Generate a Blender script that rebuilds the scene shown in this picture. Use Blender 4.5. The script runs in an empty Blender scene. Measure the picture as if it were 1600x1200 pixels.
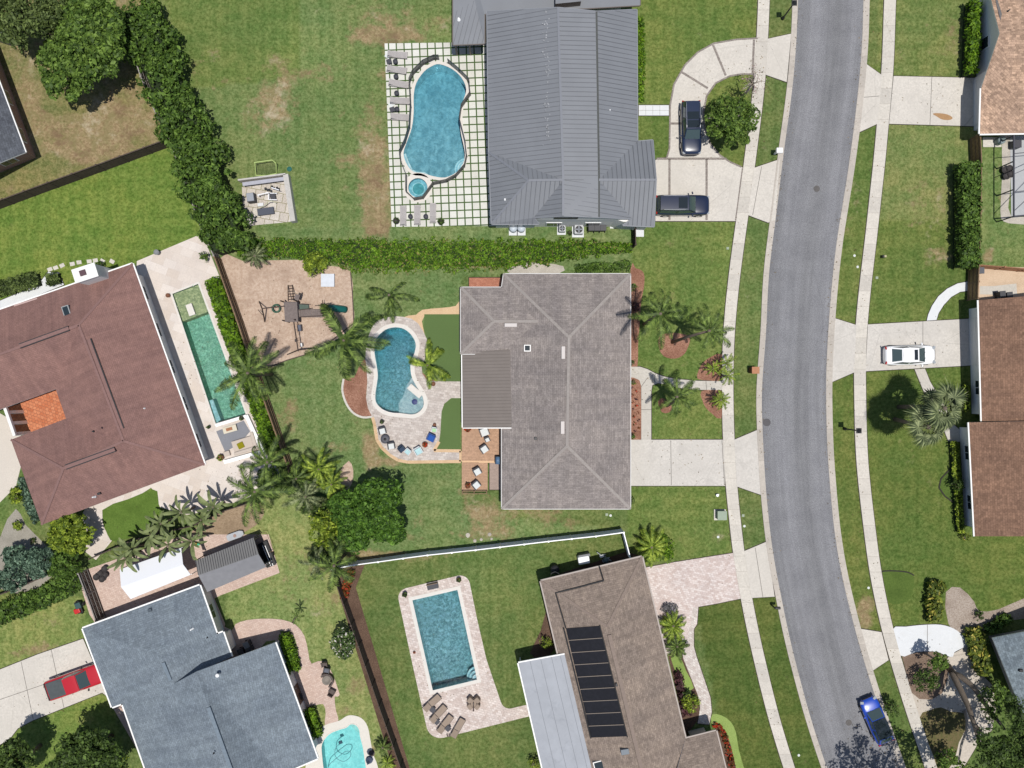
import bpy, bmesh, math, random
import numpy as np
from mathutils import Vector, Matrix
from mathutils.geometry import tessellate_polygon
R = math.radians
SC = bpy.context.scene
COL = SC.collection
# ---------------------------------------------------------------- camera, sky, sun, exposure
H = 76.0          # camera height above the ground in metres
S = 0.0625        # metres of ground per photo pixel
cam = bpy.data.cameras.new('camera'); camo = bpy.data.objects.new('camera', cam); COL.objects.link(camo)
camo.location = (0, 0, H); cam.sensor_width = 36; cam.lens = 36*H/100.0
cam.clip_start = 1; cam.clip_end = 6000
SC.camera = camo
SUN = Vector((0.103, -0.127, 1.0)).normalized()      # towards the sun: high in the south-east
el = math.asin(SUN.z); az = math.atan2(SUN.x, SUN.y)
wd = bpy.data.worlds.new('World'); SC.world = wd; wd.use_nodes = True
_n = wd.node_tree.nodes; _bg = _n['Background']
_sky = _n.new('ShaderNodeTexSky'); _sky.sky_type = 'NISHITA'; _sky.sun_disc = False
_sky.sun_elevation = el; _sky.sun_rotation = az; _sky.dust_density = 1.0
wd.node_tree.links.new(_sky.outputs[0], _bg.inputs[0]); _bg.inputs[1].default_value = 0.085
sl = bpy.data.lights.new('sun', 'SUN'); sl.energy = 4.2; sl.angle = R(0.53); sl.color = (1, .965, .90)
slo = bpy.data.objects.new('sun', sl); COL.objects.link(slo)
slo.rotation_euler = SUN.to_track_quat('Z', 'Y').to_euler(); slo.location = (20, -20, 60)
SC.view_settings.view_transform = 'Standard'; SC.view_settings.look = 'None'
SC.view_settings.exposure = 0.0; SC.view_settings.gamma = 1
# ---------------------------------------------------------------- helpers
def W(px, py, z=0.0):
    f = (H-z)/H
    return Vector(((px-800)*S*f, (600-py)*S*f, z))
def G2(pts, z=0.0): return [W(p[0], p[1], z).xy for p in pts]
def _s(v):
    v /= 255.0
    return v/12.92 if v <= .04045 else ((v+.055)/1.055)**2.4
def C(r, g, b, k=1.42): return (_s(r)/k, _s(g)/k, _s(b)/k)
def sm(pts, n=4, closed=True):
    out = []; N = len(pts)
    rng = range(N) if closed else range(N-1)
    for i in rng:
        g = lambda k: Vector(pts[k % N]) if closed else Vector(pts[min(max(k, 0), N-1)])
        p0, p1, p2, p3 = g(i-1), g(i), g(i+1), g(i+2)
        for k in range(n):
            t = k/n
            out.append(tuple(.5*((2*p1)+(p2-p0)*t+(2*p0-5*p1+4*p2-p3)*t*t+(3*p1-p0-3*p2+p3)*t**3)))
    if not closed: out.append(tuple(pts[-1]))
    return out
def area(p): return .5*sum(p[i][0]*p[(i+1) % len(p)][1]-p[(i+1) % len(p)][0]*p[i][1] for i in range(len(p)))
def ccw(p): return list(p) if area(p) > 0 else list(reversed(p))
def inset(p, d):
    p = [Vector(q[:2]) for q in ccw(p)]; n = len(p); out = []
    for i in range(n):
        a, b, c = p[i-1], p[i], p[(i+1) % n]
        d1 = (b-a).normalized(); d2 = (c-b).normalized()
        n1 = Vector((-d1.y, d1.x)); n2 = Vector((-d2.y, d2.x))
        k = 1+n1.dot(n2)
        out.append(b+(n1+n2)*(d/max(k, .35)))
    return out
def inpoly(x, y, poly):
    x = np.asarray(x); y = np.asarray(y); r = np.zeros(x.shape, bool); n = len(poly); j = n-1
    for i in range(n):
        xi, yi = poly[i][0], poly[i][1]; xj, yj = poly[j][0], poly[j][1]
        c = ((yi > y) != (yj > y)) & (x < (xj-xi)*(y-yi)/((yj-yi) if yj != yi else 1e-9)+xi)
        r ^= c; j = i
    return r
class MB:
    def __init__(s): s.v = []; s.f = []; s.m = []; s.uv = []
    def poly(s, pts, m=0, uv=None):
        i = len(s.v); s.v += [tuple(p) for p in pts]; s.f.append(list(range(i, i+len(pts)))); s.m.append(m)
        s.uv.append(uv if uv else [(p[0], p[1]) for p in pts]); return s
    def flat(s, outer, z, m=0, holes=(), up=True):
        loops = [[Vector((p[0], p[1], z)) for p in l] for l in [outer]+list(holes)]
        allp = [p for l in loops for p in l]
        for t in tessellate_polygon(loops):
            q = [allp[k] for k in t]
            a = (q[1].x-q[0].x)*(q[2].y-q[0].y)-(q[2].x-q[0].x)*(q[1].y-q[0].y)
            if abs(a) < 1e-9: continue
            if (a > 0) != up: q = q[::-1]
            s.poly(q, m)
        return s
    def skirt(s, outer, z0, z1, m=0, ins=False):
        p = ccw(outer); n = len(p); u = 0
        for i in range(n):
            a, b = p[i], p[(i+1) % n]; L = math.hypot(b[0]-a[0], b[1]-a[1])
            q = [(a[0], a[1], z0), (b[0], b[1], z0), (b[0], b[1], z1), (a[0], a[1], z1)]
            uv = [(u, z0), (u+L, z0), (u+L, z1), (u, z1)]; u += L
            if ins: q = q[::-1]; uv = uv[::-1]
            s.poly(q, m, uv)
        return s
    def prism(s, outer, z0, z1, m=0, bottom=False):
        s.skirt(outer, z0, z1, m); s.flat(outer, z1, m)
        if bottom: s.flat(outer, z0, m, up=False)
        return s
    def box(s, c, d, rz=0.0, m=0, M=None):
        x, y, z = d[0]/2, d[1]/2, d[2]/2
        P = [Vector((a*x, b*y, e*z)) for e in (-1, 1) for b in (-1, 1) for a in (-1, 1)]
        T = Matrix.Translation(c) @ (M.to_4x4() if M else Matrix.Rotation(rz, 4, 'Z'))
        P = [T @ p for p in P]
        for f in ((0, 2, 3, 1), (4, 5, 7, 6), (0, 1, 5, 4), (2, 6, 7, 3), (0, 4, 6, 2), (1, 3, 7, 5)):
            s.poly([P[k] for k in f], m)
        return s
    def bar(s, a, b, w, h, m=0, up=Vector((0, 0, 1))):
        a = Vector(a); b = Vector(b); d = b-a; L = d.length
        x = d.normalized(); y = up.cross(x)
        if y.length < 1e-4: y = Vector((0, 1, 0)).cross(x)
        y.normalize(); z = x.cross(y)
        Mx = Matrix((x, y, z)).transposed()
        return s.box((a+b)/2, (L, w, h), M=Mx, m=m)
    def tube(s, pts, r, n=7, m=0, cap=True):
        pts = [Vector(p) for p in pts]; rs = r if isinstance(r, (list, tuple)) else [r]*len(pts); rings = []
        for i, p in enumerate(pts):
            d = (pts[min(i+1, len(pts)-1)]-pts[max(i-1, 0)]).normalized()
            a = d.cross(Vector((0, 0, 1)) if abs(d.z) < .95 else Vector((1, 0, 0))).normalized(); b = d.cross(a)
            rings.append([p+(a*math.cos(2*math.pi*k/n)+b*math.sin(2*math.pi*k/n))*rs[i] for k in range(n)])
        for i in range(len(rings)-1):
            for k in range(n):
                s.poly([rings[i][k], rings[i+1][k], rings[i+1][(k+1) % n], rings[i][(k+1) % n]], m)
        if cap: s.poly(rings[0], m); s.poly(rings[-1][::-1], m)
        return s
    def lathe(s, prof, c=(0, 0, 0), n=16, m=0, cap=True):
        rings = [[(c[0]+r*math.cos(2*math.pi*k/n), c[1]+r*math.sin(2*math.pi*k/n), c[2]+z) for k in range(n)] for r, z in prof]
        for i in range(len(rings)-1):
            for k in range(n):
                s.poly([rings[i][k], rings[i][(k+1) % n], rings[i+1][(k+1) % n], rings[i+1][k]], m)
        if cap: s.poly(rings[0][::-1], m); s.poly(rings[-1], m)
        return s
    def build(s, name, mats, parent=None, smooth=False, bevel=0.0):
        me = bpy.data.meshes.new(name); me.from_pydata(s.v, [], s.f)
        mats = mats if isinstance(mats, (list, tuple)) else [mats]
        for q in mats: me.materials.append(q)
        me.polygons.foreach_set('material_index', s.m)
        ul = me.uv_layers.new(name='UVMap'); flat = [c for f in s.uv for u in f for c in u]
        ul.data.foreach_set('uv', flat)
        if smooth: me.polygons.foreach_set('use_smooth', [True]*len(s.f))
        me.update()
        if smooth or bevel:
            b = bmesh.new(); b.from_mesh(me); bmesh.ops.remove_doubles(b, verts=b.verts, dist=.0005)
            b.to_mesh(me); b.free()
        o = bpy.data.objects.new(name, me); COL.objects.link(o)
        if bevel:
            md = o.modifiers.new('bevel', 'BEVEL'); md.width = bevel; md.segments = 2; md.limit_method = 'ANGLE'
        if parent: attach(o, parent)
        return o
def attach(o, parent):
    o.parent = parent
    if parent.type == 'EMPTY':
        o.matrix_parent_inverse = (Matrix.Translation(parent.location) @ parent.rotation_euler.to_matrix().to_4x4()).inverted()
def thing(name, label, cat, loc=(0, 0, 0), rz=0.0, group=None):
    o = bpy.data.objects.new(name, None); COL.objects.link(o); o.empty_display_size = .2
    o.location = loc; o.rotation_euler = (0, 0, rz); o['label'] = label; o['category'] = cat
    if group: o['group'] = group
    return o
def tag(o, label, cat, group=None):
    o['label'] = label; o['category'] = cat
    if group: o['group'] = group
    return o
def struct(o): o['kind'] = 'structure'; return o
def place(root, x, y, z=0.0, rz=0.0, sc=1.0):
    root.location = (x, y, z); root.rotation_euler = (0, 0, rz); root.scale = (sc, sc, sc)
def kids(o): return [c for c in COL.objects if c.parent == o]
def dup(root, loc, rz, label, group=None, sc=1.0):
    r = root.copy(); COL.objects.link(r); r.location = loc; r.rotation_euler = (0, 0, rz); r.scale = (sc, sc, sc)
    r['label'] = label
    if group: r['group'] = group
    for ch in kids(root):
        c = ch.copy(); COL.objects.link(c); c.parent = r
        for g in kids(ch):
            d = g.copy(); COL.objects.link(d); d.parent = c
    return r
# ---------------------------------------------------------------- materials
def nt(name):
    m = bpy.data.materials.new(name); m.use_nodes = True; t = m.node_tree
    return m, t, t.nodes['Principled BSDF']
def N(t, kind, **kw):
    n = t.nodes.new(kind)
    for k, v in kw.items():
        if k in n.inputs: n.inputs[k].default_value = v
        else: setattr(n, k, v)
    return n
def mixc(t, f, a, b, mode='MIX'):
    n = t.nodes.new('ShaderNodeMix'); n.data_type = 'RGBA'; n.blend_type = mode
    for s, v in ((n.inputs[0], f), (n.inputs[6], a), (n.inputs[7], b)):
        if isinstance(v, (int, float)): s.default_value = v
        elif isinstance(v, tuple): s.default_value = (*v[:3], 1)
        else: t.links.new(v, s)
    return n.outputs[2]
def ramp(t, f, lo, hi, a=0.0, b=1.0):
    n = t.nodes.new('ShaderNodeMapRange'); n.interpolation_type = 'SMOOTHSTEP'
    t.links.new(f, n.inputs[0]); n.inputs[1].default_value = lo; n.inputs[2].default_value = hi
    n.inputs[3].default_value = a; n.inputs[4].default_value = b
    return n.outputs[0]
def pos(t): return t.nodes.new('ShaderNodeNewGeometry').outputs['Position']
def noise(t, vec, sc, det=3.0, rough=.55, dist=0.0):
    n = N(t, 'ShaderNodeTexNoise', Scale=sc, Detail=det, Roughness=rough, Distortion=dist); t.links.new(vec, n.inputs['Vector'])
    return n.outputs[0]
def rot(t, vec, rz, loc=(0, 0, 0), sc=(1, 1, 1)):
    n = t.nodes.new('ShaderNodeMapping'); n.inputs[1].default_value = loc; n.inputs[2].default_value = (0, 0, rz); n.inputs[3].default_value = sc
    t.links.new(vec, n.inputs[0]); return n.outputs[0]
def bump(t, b, h, st=.3, d=.02):
    n = N(t, 'ShaderNodeBump', Strength=st, Distance=d); t.links.new(h, n.inputs['Height']); t.links.new(n.outputs[0], b.inputs['Normal'])
def sc3(c, k): return tuple(min(1, x*k) for x in c)
def mat(name, col, rough=.8, var=.12, scale=4.0, big=.35, metal=0.0, bumpst=0.0, spec=.3, stain=None, stain_amt=.0, coat=0.0):
    m, t, b = nt(name); p = pos(t)
    c = col
    if var:
        n1 = noise(t, p, scale, 4); n2 = noise(t, p, big, 3)
        c = mixc(t, ramp(t, n1, .3, .7), sc3(col, 1-var), sc3(col, 1+var))
        c = mixc(t, ramp(t, n2, .35, .65, 0, .6), c, sc3(col, 1-var*.8))
        if stain:
            n3 = noise(t, p, .9, 5, .7, .6); c = mixc(t, ramp(t, n3, .52, .75, 0, stain_amt), c, stain)
        t.links.new(c, b.inputs['Base Color'])
        if bumpst: bump(t, b, n1, bumpst)
    else: b.inputs['Base Color'].default_value = (*col, 1)
    b.inputs['Roughness'].default_value = rough; b.inputs['Metallic'].default_value = metal
    b.inputs['Specular IOR Level'].default_value = spec
    if coat: b.inputs['Coat Weight'].default_value = coat; b.inputs['Coat Roughness'].default_value = .06
    return m
def brickmat(name, c1, c2, mortar, bw, rh, ms, off=.5, rz=0.0, loc=(0, 0, 0), uv=False, rough=.85, bias=0.0, var=.12, bumpst=.3, freq=2):
    m, t, b = nt(name)
    if uv: v = t.nodes.new('ShaderNodeUVMap').outputs[0]
    else: v = rot(t, pos(t), rz, loc)
    n = t.nodes.new('ShaderNodeTexBrick'); t.links.new(v, n.inputs['Vector']); n.offset = off; n.offset_frequency = freq
    for k, x in (('Color1', c1), ('Color2', c2), ('Mortar', mortar)): n.inputs[k].default_value = (*x, 1)
    for k, x in (('Scale', 1.0), ('Mortar Size', ms), ('Mortar Smooth', .1), ('Bias', bias), ('Brick Width', bw), ('Row Height', rh)): n.inputs[k].default_value = x
    p = pos(t); n1 = noise(t, p, 9.0, 4); n2 = noise(t, p, .5, 4)
    c = mixc(t, ramp(t, n1, .3, .7), mixc(t, 1.0, n.outputs[0], (1-var, 1-var, 1-var), 'MULTIPLY'), mixc(t, 1.0, n.outputs[0], (1+var, 1+var, 1+var), 'MULTIPLY'))
    c = mixc(t, ramp(t, n2, .35, .7, 0, .5), c, mixc(t, 1.0, c, (.84, .84, .86), 'MULTIPLY'))
    t.links.new(c, b.inputs['Base Color']); b.inputs['Roughness'].default_value = rough; b.inputs['Specular IOR Level'].default_value = .25
    if bumpst: bump(t, b, n.outputs['Fac'], -bumpst, .015)
    return m
def shingle(name, col, row=.19, wid=.42, var=.2, blot=.15, gr=.16):
    m, t, b = nt(name); v = t.nodes.new('ShaderNodeUVMap').outputs[0]
    n = t.nodes.new('ShaderNodeTexBrick'); t.links.new(v, n.inputs['Vector']); n.offset = .37
    for k, x in (('Color1', sc3(col, 1-var)), ('Color2', sc3(col, 1+var)), ('Mortar', sc3(col, .62))): n.inputs[k].default_value = (*x, 1)
    for k, x in (('Scale', 1.0), ('Mortar Size', .012), ('Mortar Smooth', .5), ('Bias', 0), ('Brick Width', wid), ('Row Height', row)): n.inputs[k].default_value = x
    p = pos(t); n1 = noise(t, p, 7.5, 6, .85); n2 = noise(t, p, .35, 5, .6); n3 = noise(t, p, 1.6, 4, .6)
    c = mixc(t, 1.0, n.outputs[0], mixc(t, ramp(t, n1, .40, .60), (1-gr, 1-gr, 1-gr), (1+gr, 1+gr, 1+gr)), 'MULTIPLY')
    k = 1-blot
    c = mixc(t, 1.0, c, mixc(t, ramp(t, n2, .35, .65), (k, k, k*1.01), (1.05, 1.04, 1.03)), 'MULTIPLY')
    c = mixc(t, 1.0, c, mixc(t, ramp(t, n3, .3, .7), (.93, .93, .93), (1.06, 1.06, 1.06)), 'MULTIPLY')
    sk = noise(t, rot(t, v, 0, (0, 0, 0), (1.3, .10, 1)), 1.0, 5, .7); c = mixc(t, 1.0, c, mixc(t, ramp(t, sk, .36, .64), (.89, .89, .90), (1.07, 1.07, 1.06)), 'MULTIPLY')
    t.links.new(c, b.inputs['Base Color']); b.inputs['Roughness'].default_value = .92; b.inputs['Specular IOR Level'].default_value = .15
    bump(t, b, n.outputs['Fac'], -.35, .02)
    return m
def leafmat(name, dark, light, dry=None, dryamt=.08, trans=.22):
    m, t, b = nt(name); g = t.nodes.new('ShaderNodeNewGeometry'); r = g.outputs['Random Per Island']
    n2 = noise(t, g.outputs['Position'], .55, 3); n3 = noise(t, g.outputs['Position'], 1.7, 2)
    pw = t.nodes.new('ShaderNodeMath'); pw.operation = 'POWER'; t.links.new(r, pw.inputs[0]); pw.inputs[1].default_value = 1.5; r2 = pw.outputs[0]
    c = mixc(t, r2, dark, light)
    c = mixc(t, ramp(t, n2, .35, .65, 0, .5), c, mixc(t, r2, sc3(dark, .8), sc3(light, .8)))
    c = mixc(t, 1.0, c, mixc(t, ramp(t, n3, .36, .64), (.62, .66, .6), (1.22, 1.2, 1.15)), 'MULTIPLY')
    if dry:
        w = t.nodes.new('ShaderNodeTexWhiteNoise'); w.noise_dimensions = '1D'; t.links.new(r, w.inputs['W'])
        c = mixc(t, ramp(t, w.outputs[0], 1-dryamt-.001, 1-dryamt), c, dry)
    t.links.new(c, b.inputs['Base Color']); b.inputs['Roughness'].default_value = .6; b.inputs['Specular IOR Level'].default_value = .25
    tr = t.nodes.new('ShaderNodeBsdfTranslucent'); t.links.new(c, tr.inputs[0])
    mx = t.nodes.new('ShaderNodeMixShader'); mx.inputs[0].default_value = trans
    out = t.nodes['Material Output']; t.links.new(b.outputs[0], mx.inputs[1]); t.links.new(tr.outputs[0], mx.inputs[2]); t.links.new(mx.outputs[0], out.inputs[0])
    return m
def glassmat(name, col=(.02, .03, .035), rough=.06):
    m, t, b = nt(name); b.inputs['Base Color'].default_value = (*col, 1); b.inputs['Roughness'].default_value = rough
    b.inputs['Specular IOR Level'].default_value = .8; return m
def watermat(name, tint, scale=2.2, amp=.35, rz=0.0, con=.12, absorb=None, dens=.35):
    m, t, b = nt(name); t.nodes.remove(b)
    p = rot(t, pos(t), rz, (0, 0, 0), (1.7, .8, 1) if con > .3 else (1, 1, 1)); n = noise(t, p, scale, 3, .6, .9)
    bp = N(t, 'ShaderNodeBump', Strength=amp, Distance=.12); t.links.new(n, bp.inputs['Height'])
    fr = N(t, 'ShaderNodeFresnel', IOR=1.33); t.links.new(bp.outputs[0], fr.inputs['Normal'])
    tr = t.nodes.new('ShaderNodeBsdfTransparent')
    c = mixc(t, ramp(t, n, .35, .65), sc3(tint, 1-con), sc3(tint, 1+con*.6)); t.links.new(c, tr.inputs[0])  # ripple light and dark from refraction painted into the tint
    gl = N(t, 'ShaderNodeBsdfGlossy', Roughness=.05); t.links.new(bp.outputs[0], gl.inputs['Normal'])
    mx = t.nodes.new('ShaderNodeMixShader'); t.links.new(fr.outputs[0], mx.inputs[0]); t.links.new(tr.outputs[0], mx.inputs[1]); t.links.new(gl.outputs[0], mx.inputs[2])
    t.links.new(mx.outputs[0], t.nodes['Material Output'].inputs[0])
    if absorb:
        va = N(t, 'ShaderNodeVolumeAbsorption', Color=(*absorb, 1), Density=dens); t.links.new(va.outputs[0], t.nodes['Material Output'].inputs['Volume'])
    return m
def plain(name, col, rough=.5, metal=0.0, coat=0.0): return mat(name, col, rough, 0, metal=metal, coat=coat)
# ---------------------------------------------------------------- pools (outlines first: the ground is cut open under them)
POOL_TOP = sm([(687,100),(707,108),(722,122),(729,140),(724,158),(719,174),(719,192),(721,210),(725,228),(727,243),(723,258),(713,270),(696,278),(677,276),(660,271),(646,269),(636,258),(630,240),(636,220),(643,200),(646,175),(646,150),(650,130),(662,112),(675,103)], 3)
SPA = [(653+15.5*math.cos(a*math.pi/14), 293.5+15.5*math.sin(a*math.pi/14)) for a in range(28)]
POOL_MAIN = sm([(618,511),(632,514),(643,523),(650,537),(648,552),(643,563),(642,575),(644,589),(651,603),(658,614),(662,624),(662,635),(655,644),(644,648),(627,646),(612,645),(598,640),(588,630),(586,618),(588,603),(590,587),(588,570),(585,553),(585,538),(590,526),(602,515)], 3)
POOL_GREEN = [(269,459),(310,443),(385,648),(337,662)]
POOL_RECT = [(644,937.5),(715,921),(746,1062),(676,1079)]
POOL_CYAN = sm([(503,1162),(514,1147),(529,1140),(541,1136.5),(548,1131),(557,1133),(562,1141),(563,1150),(567,1165),(570,1184),(573,1205),(576,1240),(560,1262),(530,1262),(512,1240),(506,1205),(503,1180)], 3)
POOLS = [POOL_TOP, SPA, POOL_MAIN, POOL_GREEN, POOL_RECT, POOL_CYAN]
# ---------------------------------------------------------------- ground: one sheet, grass colour and dryness vary over it
def grassmat():
    m, t, b = nt('grass'); p = pos(t)
    a = t.nodes.new('ShaderNodeAttribute'); a.attribute_name = 'grass'
    f = noise(t, p, 3.4, 7, .82); md = noise(t, p, .9, 5, .7); bg = noise(t, p, .16, 3, .5)
    c = a.outputs['Color']
    c = mixc(t, 1.0, c, mixc(t, ramp(t, f, .36, .64), (.60, .66, .52), (1.42, 1.36, 1.5)), 'MULTIPLY')
    c = mixc(t, 1.0, c, mixc(t, ramp(t, md, .36, .64), (.82, .90, .82), (1.2, 1.10, 1.18)), 'MULTIPLY')
    c = mixc(t, 1.0, c, mixc(t, ramp(t, bg, .35, .65), (.86, .94, .9), (1.14, 1.06, 1.05)), 'MULTIPLY')
    w1 = N(t, 'ShaderNodeTexWave', Scale=.27, Distortion=2.2, Detail=2.0); w1.inputs['Detail Scale'].default_value = .35; t.links.new(p, w1.inputs['Vector']); w2 = N(t, 'ShaderNodeTexWave', Scale=.21, Distortion=2.0, Detail=2.0, bands_direction='Y'); w2.inputs['Detail Scale'].default_value = .3; t.links.new(p, w2.inputs['Vector'])
    wl = noise(t, p, .05, 2); wm = mixc(t, ramp(t, wl, .44, .56), w1.outputs[0], w2.outputs[0])
    c = mixc(t, 1.0, c, mixc(t, wm, (.93, .945, .93), (1.07, 1.05, 1.07)), 'MULTIPLY')
    d = t.nodes.new('ShaderNodeMath'); d.operation = 'ADD'; t.links.new(a.outputs['Alpha'], d.inputs[0])
    nm = noise(t, p, .75, 7, .72); s = t.nodes.new('ShaderNodeMath'); s.operation = 'MULTIPLY_ADD'
    t.links.new(nm, s.inputs[0]); s.inputs[1].default_value = 2.6; s.inputs[2].default_value = -1.3; t.links.new(s.outputs[0], d.inputs[1])
    dry = mixc(t, ramp(t, f, .36, .64), C(140, 116, 86), C(188, 166, 130)); dry = mixc(t, ramp(t, md, .4, .62, 0, .75), dry, C(136, 128, 88)); lo = noise(t, p, .28, 6, .75); dry = mixc(t, ramp(t, lo, .52, .66, 0, .8), dry, C(204, 190, 164)); dry = mixc(t, ramp(t, lo, .34, .48, .7, 0), dry, C(128, 100, 82))
    c = mixc(t, ramp(t, d.outputs[0], .25, .95, 0, .92), c, dry)
    t.links.new(c, b.inputs['Base Color']); b.inputs['Roughness'].default_value = .9; b.inputs['Specular IOR Level'].default_value = .1
    bump(t, b, f, .5, .05); return m
LOTS = [  # outline, grass colour, dryness
 ([(230,-80),(720,-80),(762,0),(765,372),(380,372),(290,190)], (113,131,79), .08),
 ([(230,-80),(470,-80),(470,120),(300,140)], (109,127,69), .0),
 ([(-300,-200),(215,-200),(262,220),(0,320),(-300,420)], (131,129,83), .50),
 ([(-300,420),(0,320),(262,222),(318,366),(200,420),(-300,600)], (115,135,63), .0),
 ([(330,360),(1000,345),(1000,425),(720,430),(720,800),(980,830),(540,885),(470,760),(330,400)], (115,134,83), .05),
 ([(985,345),(1160,345),(1128,600),(1150,870),(980,880)], (109,127,67), .02),
 ([(985,-60),(1190,-60),(1160,270),(990,270)], (109,126,65), .0),
 ([(524,883),(971,826),(1005,880),(860,1260),(640,1260)], (103,119,67), .0),
 ([(340,800),(470,760),(525,910),(640,1260),(500,1260),(360,1000)], (137,149,91), .08),
 ([(-200,930),(130,930),(160,1090),(-200,1200)], (129,142,81), .1),
 ([(-200,1085),(170,1085),(230,1300),(-200,1300)], (119,137,69), .02),
 ([(155,800),(250,760),(250,815),(170,850)], (111,135,55), .0),
 ([(-100,770),(40,700),(40,880),(-100,900)], (105,125,69), .0),
 ([(1375,-80),(1520,-80),(1530,122),(1370,122)], (119,131,75), .05),
 ([(1350,190),(1530,190),(1535,345),(1340,345)], (125,135,81), .08),
 ([(1330,345),(1535,345),(1535,520),(1310,520)], (105,122,63), .0),
 ([(1530,210),(1620,210),(1620,420),(1530,420)], (119,136,81), .1),
 ([(1295,580),(1540,570),(1620,840),(1620,950),(1480,980),(1300,980)], (101,118,59), .0),
 ([(1085,935),(1210,930),(1300,1260),(1150,1260)], (92,107,53), .0),
 ([(1300,100),(1385,100),(1350,520),(1290,520)], (107,123,65), .02),
 ([(1295,590),(1340,590),(1400,1000),(1330,1000)], (105,119,61), .02),
 ([(1340,1020),(1600,1000),(1600,1260),(1400,1260)], (99,117,63), .0),
]
PATCH = [  # x, y, rx, ry, dryness added
 (435,150,30,45,0.62),(490,115,45,16,0.47),(430,95,26,20,0.38),(600,40,45,40,0.62),(640,55,60,12,0.56),(690,35,25,12,0.50),(575,220,22,55,0.62),(595,270,24,60,0.69),(590,345,26,35,0.94),(570,300,30,30,0.44),(410,180,35,40,0.44),(540,250,30,14,0.44),(330,85,18,14,0.44),(310,115,14,18,0.38),(350,130,25,10,0.38),(600,140,10,60,0.44),(560,55,30,18,0.38),
 (660,408,40,8,0.56),(745,415,30,12,0.56),(830,415,60,8,0.50),(640,425,30,8,0.38),
 (580,695,16,32,0.94),(600,722,30,10,0.75),(525,700,26,10,0.50),(450,660,22,26,0.50),(455,630,12,26,0.38),(645,818,22,12,0.50),(745,795,26,26,0.69),(775,810,30,22,0.50),(740,838,34,14,0.62),(640,840,14,8,0.38),(790,835,30,12,0.44),(835,800,50,14,0.56),(880,812,40,14,0.44),(720,770,14,10,0.38),
 (640,870,60,8,0.69),(570,868,40,10,0.88),
 (1140,385,10,14,0.25),(1130,440,10,10,0.25),(1120,835,22,10,0.44),
 (1490,55,18,40,0.50),(1470,400,28,14,0.69),(1450,330,40,50,0.38),(1425,80,40,30,0.19),(1470,140,20,10,0.25),(1325,350,14,26,0.38),(1335,300,10,30,0.25),(1545,400,10,16,0.75),(1575,300,16,50,0.31),
 (1350,945,16,14,0.81),(1353,970,13,16,0.88),(1365,940,8,12,0.62),
 (70,1012,30,9,0.75),(40,1022,36,6,0.44),(60,965,50,14,0.25),(150,1140,24,24,0.25),(560,1075,20,14,0.69),(545,1110,26,8,0.50),(530,935,16,14,0.50),(575,1170,14,12,0.50),(480,880,40,26,0.38),(500,950,30,20,0.31),(440,920,40,30,0.19),(590,1120,14,40,0.19),
 (170,190,60,34,0.62),(60,170,40,40,0.44),(120,235,70,20,0.56),(110,165,34,14,-0.94),(85,160,16,16,-0.75),(15,250,20,10,-0.25),(60,260,50,20,-0.62),(30,280,40,14,-0.50),
 (1440,920,28,12,-0.12),(1420,700,40,60,0.07),(1470,760,40,40,0.10),(1050,400,50,60,0.10),(1120,220,40,10,0.12),
]
def build_ground():
    def axis(a, b, st):
        return np.concatenate([[-2500, -900, -400, -200, -120, a-20, a-6], np.arange(a, b+.01, st), [b+6, b+20, 120, 200, 400, 900, 2500]])
    xs = axis(-58, 58, .36); ys = axis(-45, 45, .36)
    X, Y = np.meshgrid(xs, ys); nx, ny = len(xs), len(ys)
    PX = X/S+800; PY = 600-Y/S
    col = np.zeros((ny, nx, 4)); col[..., :3] = C(106, 122, 70); col[..., 3] = .05
    for poly, c, d in LOTS:
        k = inpoly(PX, PY, poly); col[k, :3] = C(*c); col[k, 3] = d
    rs = np.random.RandomState(4)
    for x, y, rx, ry, s in PATCH:
        col[..., 3] += s*np.exp(-(((PX-x)/rx)**2+((PY-y)/ry)**2)**1.3)
    for i in range(90):
        x, y = rs.uniform(0, 1600), rs.uniform(0, 1200); r = rs.uniform(20, 70)
        col[..., :3] *= (1+rs.uniform(-.10, .12)*np.exp(-((PX-x)**2+(PY-y)**2)/r**2))[..., None]
    bad = np.zeros((ny, nx), bool)
    for p in POOLS: bad |= inpoly(PX, PY, p)
    idx = np.arange(nx*ny).reshape(ny, nx)
    keep = ~(bad[:-1, :-1] | bad[1:, :-1] | bad[:-1, 1:] | bad[1:, 1:])
    q = np.stack([idx[:-1, :-1], idx[:-1, 1:], idx[1:, 1:], idx[1:, :-1]], -1)[keep]
    me = bpy.data.meshes.new('ground'); co = np.stack([X, Y, np.zeros_like(X)], -1).reshape(-1, 3)
    fastmesh(me, co, q)
    at = me.attributes.new('grass', 'FLOAT_COLOR', 'POINT'); at.data.foreach_set('color', col.reshape(-1).astype(np.float32))
    me.materials.append(grassmat()); o = bpy.data.objects.new('ground', me); COL.objects.link(o); struct(o)
def fastmesh(me, co, quads):
    me.vertices.add(len(co)); me.vertices.foreach_set('co', co.astype(np.float32).ravel())
    n = len(quads); w = quads.shape[1]
    me.loops.add(n*w); me.loops.foreach_set('vertex_index', quads.astype(np.int32).ravel())
    me.polygons.add(n); me.polygons.foreach_set('loop_start', np.arange(0, n*w, w, dtype=np.int32))
    me.update(calc_edges=True)
build_ground()
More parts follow.
